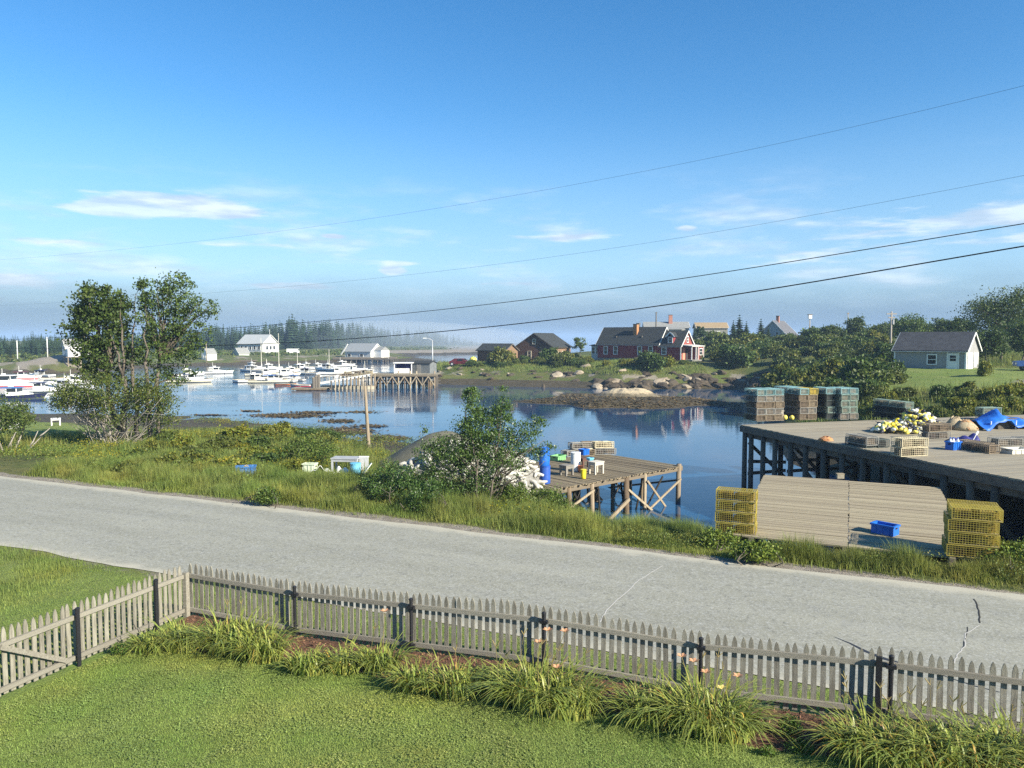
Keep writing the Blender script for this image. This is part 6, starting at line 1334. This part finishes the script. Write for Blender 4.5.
tl = ground(6, 452, 25, 70); px_ = tl.y / F
def lobe4(px, py, rpx, rpy, k, nl, spd, dy=0): q = at(px, py, tl.y + dy) - tl; return (q.x, q.y, q.z, rpx * px_, rpx * px_ * .8, rpy * px_, k, nl, spd)
def thin_stems(mb, g):
    for a, b in (((10, 458), (12, 436)), ((26, 452), (45, 432)), ((40, 436), (50, 428)), ((8, 448), (18, 428)), ((30, 446), (38, 431))): limb(mb, at(*a, tl.y - .6) - tl, at(*b, tl.y - .3) - tl, .05, .02, g, 3, .05)
tree('hawthorn_shrub', tl, [lobe4(2, 412, 26, 12, 44, 80, .26), lobe4(14, 422, 18, 9, 24, 70, .22), lobe4(-25, 420, 22, 14, 30, 80, .26), lobe4(28, 418, 8, 5, 6, 45, .18)], .12, 1.0, .07, 'dark green shrub at the left edge above the lawn', 'shrub', seed=11, bark=pale_bark_m, stems=3, limbs=18, tn=(.6, 1.3, .4), extra=thin_stems)
# the bushy tree in the middle
tm = ground(482, 507, 18, 60); px_ = tm.y / F
def lobe5(px, py, rpx, rpy, k, nl, spd, dy=0): q = at(px, py, tm.y + dy) - tm; return (q.x, q.y, q.z, rpx * px_, rpx * px_ * .8, rpy * px_, int(k * 1.35), nl, spd)
def bush_twigs(mb, g):
    for i in range(34):
        a = at(482 + g.uniform(-14, 20), 500 + g.uniform(-20, 4), tm.y + g.uniform(-.4, .4)) - tm; b = at(482 + g.uniform(-58, 66), 455 + g.uniform(-18, 30), tm.y + g.uniform(-.9, .9)) - tm; limb(mb, a, b, .028, .008, g, 4, .07)
tree('apple_tree', tm, [lobe5(482, 428, 24, 24, 110, 56, .14), lobe5(472, 402, 9, 14, 22, 40, .09), lobe5(503, 408, 9, 22, 26, 40, .10), lobe5(520, 432, 16, 12, 30, 44, .12), lobe5(538, 428, 8, 12, 14, 36, .09), lobe5(455, 450, 28, 16, 80, 52, .14), lobe5(432, 452, 16, 12, 24, 40, .12), lobe5(500, 455, 34, 16, 80, 50, .14), lobe5(540, 452, 12, 8, 14, 32, .1), lobe5(462, 478, 40, 17, 80, 50, .15), lobe5(430, 476, 18, 12, 24, 44, .14), lobe5(425, 430, 3, 3, 4, 24, .07), lobe5(552, 446, 4, 3, 5, 22, .07), lobe5(466, 393, 3, 5, 5, 28, .06), lobe5(490, 482, 22, 8, 16, 30, .14)], .070, 1.5, .06,
     'bushy green tree with glossy leaves standing between road and pale heap', seed=21, leaf=gloss_m, bark=bark_m, tn=(.5, 1.4, .25), mult=(.84, .88, .82), limbs=60, stems=5, extra=bush_twigs)
for i, (px, py, rx, ry, lb, yl) in enumerate([(394, 500, 33, 22, 'dark leafy shrub at the left foot of the bushy tree', .2), (375, 494, 16, 13, 'smaller yellow green shrub left of the dark leafy one', .5), (722, 548, 22, 12, 'weedy bush hiding the foot of the left yellow trap stack', .4), (756, 556, 20, 9, 'grassy bush at the near left corner of the plank floats', .5), (700, 536, 18, 14, 'pale flowering bush left of the yellow traps', .6), (425, 508, 16, 16, 'low dense shrub under the left side of the bushy tree', .2), (310, 462, 30, 16, 'bright green bush on the bank behind the white sheet', .45), (268, 500, 10, 9, 'small yellow green weed bush by the road verge', .5),
        (545, 506, 22, 13, 'scrubby bush below the landward end of the little pier', .4), (512, 505, 20, 14, 'thin brown twigged bush right of the bushy tree', .5), (640, 522, 24, 14, 'low roadside bush below the pilings of the little pier', .3), (690, 530, 22, 14, 'pale weedy bush left of the yellow trap stack', .4), (1010, 566, 22, 16, 'twiggy bush right of the right yellow trap stack', .4)]):
    b = ground(px, py + 6, 18, 60); pp = b.y / F; h = ry * 2 * pp
    tree('shrub', b, [(0, 0, h * .5, rx * pp, rx * pp * .7, h * .5, int(26 + rx * 1.6), 60, .11 + .04 * (b.y > 30))], .075 if b.y < 30 else .09, h * .4, .025, lb, 'shrub', seed=40 + i, leaf=gloss_m if yl < .3 else crown_m, tn=(.6, 1.4, yl), mult=(.62, .70, .62) if yl < .3 else (1.55, 1.5, 1.0) if 'yellow trap' in lb or 'plank float' in lb else (1.1, 1.15, .9), limbs=14, stems=3)
# shared shrub shapes for the hillside, each with its own twigs
def shrub_mesh(seed, lo, leafsz, tn, mult):
    p, c = cluster_leaves(lo, leafsz, seed); p = p[p[:, 2] > -.2]; return leaf_mesh('shrub_foliage', p, leafsz, crown_m, leaf_tints(len(p), *tn) * np.array([mult]) * np.array([[1.75, 1.6, 1.35]]), .25), c
SH = []
for i in range(7):
    g = np.random.default_rng(300 + i); lo = [(0, 0, .48, .8, .8, .45, 60, 38, .13)] + [(g.uniform(-.7, .7), g.uniform(-.6, .6), g.uniform(.4, .85), g.uniform(.25, .5), .35, g.uniform(.2, .35), 22, 34, .11) for _ in range(4)]
    me, c = shrub_mesh(300 + i, lo, .17, [(.5, 1.3, .3), (.55, 1.35, .6), (.45, 1.1, .2), (.6, 1.5, .8), (.5, 1.2, .4), (.4, 1.0, .2), (.7, 1.5, .9)][i], [(1, 1, 1), (1.1, 1, .9), (.8, .95, .95), (1.2, 1.1, .8), (1, .95, .9), (.8, .85, .85), (1.3, 1.15, .8)][i])
    tw = MB()
    for k in range(9): limb(tw, (0, 0, -.3), c[k * 5], .03, .01, g, 3, .08)
    SH.append((me, tw.mesh('shrub_twigs', bark_m)))
def hill_shrub(b, w, h, v, label, group, cat='shrub', name='hill_shrub'):
    t = thing(name, b, label, cat, group, random.uniform(0, 6.28)); t.scale = (w / 2, w / 2, h)
    link('foliage', SH[v][0], t); link('stems', SH[v][1], t); return t
def scatter_shrubs(n, poly, hpx, group, labels, kinds, y0=40, y1=260, wf=1.7):
    (xa, xb, top, bot) = poly; got = []
    for i in range(n * 6):
        if len(got) >= n: break
        px = random.uniform(xa, xb); py = random.uniform(top(px), bot(px)); b = ground(px, py, y0, y1)
        if b.z < .9 or any((Vector((b.x - q.x, b.y - q.y)).length < hpx * .35 * q.y / F) for q in got): continue
        got.append(b); v = random.choice(kinds); h = hpx * random.uniform(.65, 1.3) * b.y / F; hill_shrub(b + Vector((0, 0, -.1)), h * wf * random.uniform(.8, 1.3), h, v, labels[v], group)
lab_h = ['rounded green shrub on the hillside right of the red house', 'yellowish green shrub on the hillside right of the red house', 'dark green shrub on the hillside right of the red house', 'pale olive shrub on the hillside right of the red house', 'mid green shrub on the hillside right of the red house', 'very dark shrub on the hillside right of the red house', 'bright yellow green shrub on the hillside right of the red house']
scatter_shrubs(46, (765, 898, lambda x: 341, lambda x: 356), 13, 'shrubs covering the hillside', lab_h, [0, 2, 2, 4, 5, 1], 120, 240)
scatter_shrubs(30, (775, 898, lambda x: 358, lambda x: 384), 12, 'shrubs covering the hillside', lab_h, [0, 1, 2, 4, 4, 5], 45, 240)
scatter_shrubs(18, (700, 775, lambda x: 347, lambda x: 362), 13, 'shrubs covering the hillside', lab_h, [0, 2, 4, 1, 6], 90, 240)
lab_b = [s.replace('on the hillside right of the red house', 'on the bank behind the big wharf') for s in lab_h]
scatter_shrubs(38, (866, 1040, lambda x: 396, lambda x: 421), 13, 'shrubs on the bank behind the wharf', lab_b, [0, 1, 3, 4, 6, 2], 46, 75)
scatter_shrubs(16, (770, 880, lambda x: 388, lambda x: 412), 22, 'shrubs on the bank behind the wharf', lab_b, [0, 1, 4, 2], 46, 110)
lab_s = [s.replace('on the hillside right of the red house', 'along the rocky shore below the red house') for s in lab_h]
scatter_shrubs(14, (572, 640, lambda x: 360, lambda x: 368), 6, 'shrubs along the rocky shore', lab_s, [0, 1, 2, 4, 6], 120, 170)
scatter_shrubs(12, (520, 590, lambda x: 362, lambda x: 368), 6, 'shrubs along the rocky shore', lab_s, [2, 5, 0, 4], 120, 170)
scatter_shrubs(10, (472, 528, lambda x: 363, lambda x: 369), 5, 'shrubs along the rocky shore', lab_s, [2, 1, 0], 120, 170)
scatter_shrubs(4, (650, 700, lambda x: 361, lambda x: 366), 5, 'shrubs along the rocky shore', lab_s, [1, 0], 120, 170)
for px, py, hp, wd_, v, lb in ((501, 365, 14, 24, 1, 'green bush growing against the front of the small brown shed'), (650, 370, 15, 24, 2, 'dark bush on the shore in front of the red house'), (667, 366, 9, 16, 6, 'yellow green bush in front of the red wing'), (699, 361.5, 7, 9, 2, 'neat dark bush beside the red house porch'), (549, 364, 13, 18, 2, 'dark bush half covering the brown house'), (562, 366, 13, 20, 4, 'mid green bush before the sunlit side of the brown house'), (574, 362, 8, 10, 6, 'bright green bush between the brown and red houses'),
        (895, 377, 13, 17, 2, 'dark round bush left of the grey cottage'), (868, 379, 14, 17, 6, 'light green bush at the edge of the cottage lawn'), (849, 382, 13, 14, 3, 'yellow green bush at the left end of the cottage lawn'), (984, 376, 12, 13, 3, 'thin olive bush at the right corner of the grey cottage'), (735, 366, 17, 34, 2, 'dark broad bush at the foot of the hill right of the red house'), (716, 352, 17, 24, 0, 'green bush below the tan roofed house'), (750, 352, 16, 26, 0, 'green bush below the pair of spruces')):
    b = ground(px, py, 45, 240); k = b.y / F; hill_shrub(b + Vector((0, 0, -.1)), wd_ * k * 1.15, hp * k * 1.1, v, lb, None)
def leafy(px, py_base, py_top, wpx, Y, label, seed, group=None, k=60, tn=(.5, 1.25, .3), mult=(1, 1, 1), size=.3, gaps=.36):
    b = at(px, py_base, Y); b.z = gz(b.x, b.y); H = at(px, py_top, Y).z - b.z; W = wpx * Y / F / 2; g = np.random.default_rng(seed)
    lo = [(0, 0, H * .6, W * .8, W * .7, H * .34, k, 46, W * .13)] + [(g.uniform(-.6, .6) * W, g.uniform(-.4, .4) * W, H * g.uniform(.42, .88), W * .36, W * .32, H * .13, int(k * .3), 42, W * .11) for _ in range(5)]
    return tree('broadleaf_tree', b, lo, size, H * .45, max(.1, H * .018), label, 'tree', group, seed=seed, tn=tn, mult=mult, limbs=18)
leafy(1000, 372, 289, 92, 98, 'tall airy broadleaf tree at the right edge behind the cottage', 61, k=120, size=.26)
leafy(962, 368, 318, 40, 112, 'middle sized green tree right of the cottage roof', 62, size=.3, mult=(.9, .95, .9)); leafy(1022, 374, 318, 50, 92, 'dark green tree low at the right edge behind the pickup', 63, size=.28, mult=(.75, .85, .8), k=90); leafy(985, 374, 330, 42, 90, 'dark bushy tree at the right end of the cottage', 64, size=.26, mult=(.7, .8, .75), k=80)
leafy(912, 350, 315, 42, 135, 'round green tree rising above the cottage roof', 65, size=.34, mult=(1, 1.1, .9), k=90); leafy(940, 350, 319, 24, 135, 'smaller round tree right of the round green one', 66, size=.34); leafy(855, 352, 317, 24, 150, 'pointed bushy tree beside the thin bare pole', 67, size=.36, mult=(.85, .9, .85)); leafy(832, 352, 325, 30, 150, 'low olive tree on the skyline left of the thin pole', 68, size=.36); leafy(880, 350, 324, 34, 150, 'low olive tree on the skyline left of the utility pole', 69, size=.36); leafy(815, 352, 327, 22, 150, 'dark low tree under the white boxed pole', 70, size=.36, mult=(.75, .85, .8))
leafy(580, 362, 335, 16, 160, 'thin airy tree between the brown house and the red house', 71, k=14, size=.3, tn=(.8, 1.5, .4)); leafy(700, 346, 325, 12, 190, 'dark tree squeezed between the pale and the tan roofed houses', 72, k=40, size=.4, mult=(.6, .75, .7))
# ------------------------------------------------------------------ spruces
def spruce_mesh(seed, layers=13, nf=11, slim=.20):
    g = np.random.default_rng(seed); vs, fs, tt = [], [], []
    for i in range(layers):
        u = i / (layers - 1); z = .06 + .90 * u; r = slim * (1 - u) ** .85 * g.uniform(.75, 1.15) + .012
        for k in range(nf):
            a = 2 * math.pi * (k + g.random()) / nf; rr = r * g.uniform(.6, 1.2); dz = -rr * g.uniform(.12, .42); w = .15 * (1 - u * .65) * g.uniform(.6, 1.1) * slim * 4.5
            d, s = (math.cos(a), math.sin(a)), (-math.sin(a), math.cos(a)); b = len(vs)
            vs += [(0, 0, z + .03), (d[0] * rr * .6 + s[0] * w * .5, d[1] * rr * .6 + s[1] * w * .5, z + dz * .4), (d[0] * rr, d[1] * rr, z + dz), (d[0] * rr * .6 - s[0] * w * .5, d[1] * rr * .6 - s[1] * w * .5, z + dz * .4)]
            fs.append((b, b + 1, b + 2, b + 3)); v = g.uniform(.6, 1.5); tt += [(v, v, v, 1)] * 4
    b = len(vs); vs += [(-.006, 0, .9), (.006, 0, .9), (0, 0, 1.02), (0, .006, .95)]; fs.append((b, b + 1, b + 2, b + 3)); tt += [(1, 1, 1, 1)] * 4
    return np_mesh('spruce_crown', vs, fs, needle_m, 4, {'tint': np.array(tt)}), MB().tube([(0, 0, -.06), (0, 0, .9)], [.018, .003], 5).mesh('spruce_trunk', bark_m)
SP = [spruce_mesh(500 + i, 13, 11, [.20, .17, .24, .15][i]) for i in range(4)]
def spruce(b, h, v, label, group, wide=1.0, parts=True):
    if parts:
        t = thing('spruce_tree', b, label, 'spruce', group, random.uniform(0, 6.28)); t.scale = (h * wide, h * wide, h); link('crown', SP[v][0], t); link('trunk', SP[v][1], t)
        for q in (1, 2): link('crown', SP[(v + q) % 4][0], t, None, (0, 0, 1.1 * q), (.92, .92, .97 - .05 * q))
    else: t = tag(link('spruce_tree', SP[v][0], None, b, (0, 0, random.uniform(0, 6.28)), (h * wide, h * wide, h)), label, 'spruce', group)
    return t
for px, pt, pb, Y, v, w, lb in ((739, 314.5, 345, 172, 2, 1.9, 'tallest dark spruce on the hill, middle of the tight clump'), (733, 320, 345, 170, 0, 1.7, 'dark spruce on the left side of the tight hilltop clump'), (746, 321, 345, 171, 0, 1.8, 'dark spruce on the right side of the tight hilltop clump'), (760.5, 318.5, 345, 168, 2, 1.8, 'dark spruce standing left of the grey gabled house'), (768, 326, 345, 167, 0, 1.7, 'small dark spruce touching the grey gabled house'), (694.5, 327, 342, 188, 2, 1.8, 'small dark spruce left of the tan roofed house'), (703, 330, 344, 180, 0, 1.8, 'small dark spruce in front of the tan roofed house')):
    b = at(px, pb, Y); b.z = gz(b.x, b.y); spruce(b, at(px, pt, Y).z - b.z, v, lb, None, w)
sk = [(-60, 334), (0, 334), (20, 335), (33, 331), (45, 332), (60, 333), (75, 330), (200, 327), (212, 322), (222, 324), (235, 325), (262, 322), (285, 320), (292, 313), (300, 319), (315, 320), (330, 318), (343, 321), (352, 320), (365, 322), (385, 326), (400, 327), (415, 328), (430, 327), (445, 332), (460, 334), (478, 339), (490, 345)]
sx_, sy_ = [q[0] for q in sk], [q[1] for q in sk]
def depth_of(px): return float(np.interp(px, [0, 80, 200, 300, 350, 420, 490], [255, 285, 335, 400, 470, 600, 760]))
gl_lab = {0: 'dark spruce standing up along the wooded skyline at the far left', 1: 'hazy spruce standing up along the wooded skyline behind the harbour', 2: 'spruce fading into the fog at the end of the far woods'}
for i in range(190):
    px = random.uniform(-30, 482); Y = depth_of(px) * random.uniform(.97, 1.05); top = float(np.interp(px, sx_, sy_)) + abs(random.gauss(0, 2.6)) - .5
    if 70 < px < 190 and random.random() < .5: continue
    b = at(px, 350, Y); b.z = gz(b.x, b.y) - .2; h = max(4.0, at(px, top, Y).z - b.z)
    spruce(b, h, random.randrange(4), gl_lab[0 if px < 130 else 1 if px < 380 else 2], 'spruces along the far skyline', random.uniform(.9, 1.3), False)
# the woods below the skyline: one mass of trees that nobody could count
def woods():
    base = [np.array([v.co[:] for v in SP[i][0].vertices]) for i in range(4)]; bf = [np.array([p.vertices[:] for p in SP[i][0].polygons]) for i in range(4)]; bt = [np.array([d.color[:] for d in SP[i][0].color_attributes['tint'].data]) for i in range(4)]
    V, F_, T, off = [], [], [], 0
    for i in range(1500):
        px = random.uniform(-170, 484); q = random.random(); Y = depth_of(max(0, px)) * (.80 + .24 * q if px < 70 else .90 + .16 * q if px > 330 else .93 + .12 * q); tgt = float(np.interp(px, sx_, sy_)) + 2 + 14 * (1 - q) * random.random()
        b = at(px, 350, Y); z = gz(b.x, b.y)
        if z < .9: continue
        h = min(15, max(3.5, at(px, tgt, Y).z - z)); k = random.randrange(4); a = random.uniform(0, 6.28); w = h * random.uniform(1.0, 1.45); c_, s_ = math.cos(a), math.sin(a); o = base[k]
        V.append(np.stack([(o[:, 0] * c_ - o[:, 1] * s_) * w + b.x, (o[:, 0] * s_ + o[:, 1] * c_) * w + b.y, o[:, 2] * h + z - .2], 1)); F_.append(bf[k] + off); T.append(bt[k] * np.array([[1.0 + .5 * (random.random() < .3)] * 3 + [1]])); off += len(o)
    tag(link('spruce_woods', np_mesh('spruce_woods', np.concatenate(V), np.concatenate(F_), needle_m, 4, {'tint': np.concatenate(T)})), kind='stuff')
woods()
# low scrub of the far shore
n = 26000; px = rng.uniform(-40, 470, n); n_ = n; Y = np.interp(px, [0, 80, 200, 300, 350, 420, 490], [205, 215, 250, 262, 290, 420, 520]) * rng.uniform(.93, 1.25, n); x = (px - 512) / F * Y; z = height(x, Y); k = (z > 2.0) & (fbm(x / 9, Y / 9, 77) > -.12); x, Y, z = x[k], Y[k], z[k]; n = len(x)
tag(link('far_scrub', leaf_mesh('far_scrub', np.stack([x, Y, z + rng.uniform(0, 1.1, n) * (.5 + fbm(x / 5, Y / 5, 78))], 1), 1.0, crown_m, leaf_tints(n, .7, 1.7, .8), .4)), kind='stuff')

# ------------------------------------------------------------------ rocks
pale_rock_m = M_('pale_granite', (.36, .30, .215), .9, (.24, .195, .14), 1.6, bump=.8, bscale=5, rand=.12); dark_rock_m = M_('wet_dark_rock', (.040, .032, .022), .9, (.095, .074, .050), 1.6, bump=.8, bscale=5, rand=.2); weed_rock_m = M_('weeded_rock', (.085, .065, .032), .8, (.15, .12, .07), 2.2, bump=.9, bscale=6)
def rock_mesh(seed, m):
    bm = bmesh.new(); bmesh.ops.create_icosphere(bm, subdivisions=2, radius=1); g = np.random.default_rng(seed); pl = [(Vector(g.normal(size=3)).normalized(), g.uniform(.42, .85)) for _ in range(14)]
    for v in bm.verts:
        for nrm, d in pl:
            e = v.co.dot(nrm) - d
            if e > 0: v.co -= nrm * e * .9
        v.co += Vector(g.normal(size=3)) * .025
    me = bpy.data.meshes.new('rock'); bm.to_mesh(me); bm.free(); me.materials.append(m); return me
RK = {m.name: [rock_mesh(600 + i, m) for i in range(5)] for m in (pale_rock_m, dark_rock_m, weed_rock_m)}
def rock(p, s, m, label, group): o = link('boulder', random.choice(RK[m.name]), None, p, (random.uniform(-.3, .3), random.uniform(-.3, .3), random.uniform(0, 6.3)), s); return tag(o, label, 'boulder', group)
for i in range(80):
    px = random.uniform(436, 772); left = px < 575; py = random.uniform(368, 379) if left else random.uniform(371, 387.5); b = ground(px, py, 90, 200)
    if b.z < .15: continue
    pale = py < (375 if left else 377) and random.random() < .25; s = random.uniform(.35, 1.05) * (1.15 if not left else .8)
    rock(b + Vector((0, 0, -.1 * s)), (s * random.uniform(1.2, 2.5), s, s * random.uniform(.4, .8)), pale_rock_m if pale else dark_rock_m, '%s boulder on the shore below the %s' % ('pale sunlit' if pale else 'dark wet', 'brown houses' if left else 'red house'), 'boulders along the far shore')
for px, py, w, h, pal, lb in ((697, 381, 2.4, 1.3, 1, 'large pale tan boulder on the shore below the red wing'), (688, 380.5, 2.2, 1.3, 1, 'pale tan boulder left of the largest one below the red wing'), (672, 384, 2.6, 2.0, 0, 'large black boulder on the shore below the red house'), (578, 374, 2.8, 1.2, 1, 'broad pale slab on the shore between brown and red houses'), (557, 375.5, 3.0, 1.0, 1, 'flat pale slab below the brown house'), (586, 367, 2.2, 1.4, 1, 'pale tilted rock left of the red house bay'), (543, 388, .7, 1.3, 0, 'narrow black post like rock at the water below the brown house'), (742, 383, 2.0, 1.2, 1, 'pale boulder at the right end of the rocky shore')):
    b = ground(px, py, 90, 190); rock(b + Vector((0, 0, .1)), (w * .55, w * .4, h * .6), pale_rock_m if pal else dark_rock_m, lb, None)
for i in range(75):
    px = random.uniform(590, 765); b = ground(px, random.uniform(380, 387.5), 90, 200); s = random.uniform(.8, 1.7)
    if b.z > .1: rock(b + Vector((0, 0, -.15)), (s * random.uniform(1.0, 1.9), s * .9, s * random.uniform(.35, .7)), dark_rock_m if random.random() < .85 else pale_rock_m, 'dark ledge boulder at the tide line below the red house', 'boulders along the far shore')
lab_m = [x.replace('shrub on the hillside right of the red house', 'leafy weed clump in the meadow left of the junk') for x in lab_h]
for i in range(60):
    px, py = random.uniform(120, 345), random.uniform(438, 478); b = ground(px, py, 24, 80); h = random.uniform(.35, .8) * (1.3 if py < 448 else 1)
    if (b - ts).length > 2.5: hill_shrub(b + Vector((0, 0, -.05)), h * random.uniform(1.6, 3.0), h, random.choice([0, 1, 1, 4, 6, 3, 2]), '', 'leafy weeds in the left meadow', 'weed', 'meadow_weed')
for o in [o for o in COL.objects if o.get('category') == 'weed']:
    v = [m[0] for m in SH].index(o.children[0].data) if o.children[0].data in [m[0] for m in SH] else [m[0] for m in SH].index(o.children[1].data); o['label'] = lab_m[v]
kb = P(630, 402, 0); kb.y += 2
def knob():
    mb = MB(); NA, NN = 36, 12; vs = []
    for i in range(NN + 1):
        for j in range(NA):
            a = 2 * math.pi * j / NA; u = i / NN; x, y = math.cos(a) * u * 5.6, math.sin(a) * u * 3.6; hz = 2.05 * (1 - u ** 1.7) * (1 + .25 * float(fbm(np.array([x * .5 + 3]), np.array([y * .5]), 95)[0])) + .35 * float(fbm(np.array([x * 1.3]), np.array([y * 1.3]), 96)[0]) * (1 - u)
            vs.append((x * (1 + .1 * math.sin(a * 3)), y, hz - .25))
    mb.add(vs, [(i * NA + j, (i + 1) * NA + j, (i + 1) * NA + (j + 1) % NA, i * NA + (j + 1) % NA) for i in range(NN) for j in range(NA)])
    m = bpy.data.materials.new('tide_rock'); m.use_nodes = True; t = NT(m.node_tree); m.node_tree.nodes.clear(); pos = t.n('ShaderNodeNewGeometry').outputs['Position']; sx = t.n('ShaderNodeSeparateXYZ'); t.put(sx.inputs[0], pos); nz = t.noise(pos, 1.4, 5, .65)
    c = t.mix(t.ss(nz, .35, .7), (.44, .36, .23), (.30, .24, .16)); w = t.mix(t.ss(nz, .35, .65), (.10, .082, .05), (.17, .14, .09)); c = t.mix(t.ss(t.m('ADD', sx.outputs[2], t.m('MULTIPLY', t.m('SUBTRACT', nz, .5), .9)), .95, 1.25), w, c)
    b = t.n('ShaderNodeBsdfPrincipled'); t.put(b.inputs['Base Color'], c); b.inputs['Roughness'].default_value = .9; bn = t.n('ShaderNodeBump'); bn.inputs['Strength'].default_value = .9; bn.inputs['Distance'].default_value = .2; t.put(bn.inputs['Height'], nz); t.put(b.inputs['Normal'], bn.outputs[0]); o = t.n('ShaderNodeOutputMaterial'); t.put(o.inputs[0], b.outputs[0])
    tag(mb.build('tide_rock', m, loc=kb, smooth=False), 'big tan topped rock rising from the weedy mud bar in the cove', 'rock')
knob()
# floating rockweed off the near bank
weed_m = M_('rockweed', (.070, .056, .022), .7, (.125, .098, .05), 3, tint=True, space='World')
pts = []
for px, py, wx, wy, n in ((215, 423.5, 24, 1.6, 1500), (250, 425, 16, .8, 500), (290, 415.5, 30, 1.7, 1500), (318, 412.5, 18, .9, 600), (250, 411, 10, .6, 150), (345, 431, 24, 3.0, 1500), (340, 421, 14, 1.4, 350), (360, 412, 16, 1.0, 200), (385, 438, 18, 2.5, 700), (210, 415, 16, .5, 200), (310, 436, 26, 2.0, 1200), (370, 426, 14, 1.2, 250), (190, 427, 20, 1.4, 500)):
    for _ in range(n):
        q = P(px + random.gauss(0, .55) * wx, py + random.gauss(0, .55) * wy, .02); pts.append((q.x, q.y, .02 + random.random() * .05))
pts = np.array(pts); v = rng.normal(size=pts.shape)
tag(link('floating_rockweed', leaf_mesh('floating_rockweed', pts, .42, weed_m, leaf_tints(len(pts), .5, 1.3, .3), 0, .6, True)), kind='stuff')
n = 7000; px = rng.uniform(510, 742, n); py = rng.uniform(394, 409, n); q = np.array([P(a, b, .2)[:] for a, b in zip(px, py)]); z = height(q[:, 0], q[:, 1]); k = z > .06
tag(link('bar_rockweed', leaf_mesh('bar_rockweed', np.stack([q[k, 0], q[k, 1], z[k] + .05], 1), .40, weed_m, leaf_tints(k.sum(), .5, 1.7, .4), 0, .6, True)), kind='stuff')
# rough grass on the bank behind the wharf and round the cottage
n = 90000; x = rng.uniform(22, 95, n); y = rng.uniform(46, 125, n); k = (x / y > .30) & (x / y < .74); x, y = x[k], y[k]; z = height(x, y); lawnd = np.hypot((x - 46) * .8, y - 76); k = (z > 1.1) & ((lawnd > 13) | (rng.random(len(x)) < .12)); x, y, z, lawnd = x[k], y[k], z[k], lawnd[k]; n = len(x)
tag(link('bank_grass', blades('bank_grass', np.stack([x, y, z - .03], 1), rng.uniform(.25, .9, n) * (.5 + .8 * sstep(-.2, .4, fbm(x / 2.5, y / 2.5, 81))) * np.where(lawnd < 14, .25, 1), .06, wild_m, .45, 1, tints(n, .5, 1.1, .5, x, y))), kind='stuff')
n = 40000; x = rng.uniform(-18, 34, n); y = rng.uniform(128, 165, n); z = height(x, y); k = z > 2.0; x, y, z = x[k], y[k], z[k]; n = len(x)
tag(link('shore_grass', blades('shore_grass', np.stack([x, y, z - .03], 1), rng.uniform(.15, .6, n), .09, wild_m, .4, 1, tints(n, .6, 1.2, .3, x, y))), kind='stuff')
# ------------------------------------------------------------------ sea haze
hm = bpy.data.materials.new('haze'); hm.use_nodes = True; ht = NT(hm.node_tree); hm.node_tree.nodes.clear()
pv = ht.n('ShaderNodeVolumePrincipled'); pv.inputs['Color'].default_value = (.46, .64, .88, 1); pv.inputs['Density'].default_value = 0.00038; pv.inputs['Anisotropy'].default_value = 0.0
ho = ht.n('ShaderNodeOutputMaterial'); ht.put(ho.inputs['Volume'], pv.outputs[0])
hb = MB().box((0, 0, 15), (13000, 13000, 40)); tag(hb.build('haze', hm), kind='stuff')

# the bank of sea fog drifting over the far woods
fm = bpy.data.materials.new('fog'); fm.use_nodes = True; ft = NT(fm.node_tree); fm.node_tree.nodes.clear()
pv = ft.n('ShaderNodeVolumePrincipled'); pv.inputs['Color'].default_value = (.54, .62, .70, 1); pv.inputs['Density'].default_value = 0.0046
fo = ft.n('ShaderNodeOutputMaterial'); ft.put(fo.inputs['Volume'], pv.outputs[0])
mb = MB(); fc = at(392, 338, 610); NA, NV = 40, 14; vs = []
for i in range(NV + 1):
    v = -math.pi / 2 + math.pi * i / NV
    for j in range(NA):
        a = 2 * math.pi * j / NA; r = math.cos(v); vs.append((125 * r * math.cos(a) * (1 + .12 * math.sin(3 * a)), 235 * r * math.sin(a), 19 * math.sin(v)))
mb.add(vs, [(i * NA + j, i * NA + (j + 1) % NA, (i + 1) * NA + (j + 1) % NA, (i + 1) * NA + j) for i in range(NV) for j in range(NA)])
tag(mb.build('fog', fm, loc=Vector((fc.x, fc.y, 3))), kind='stuff')
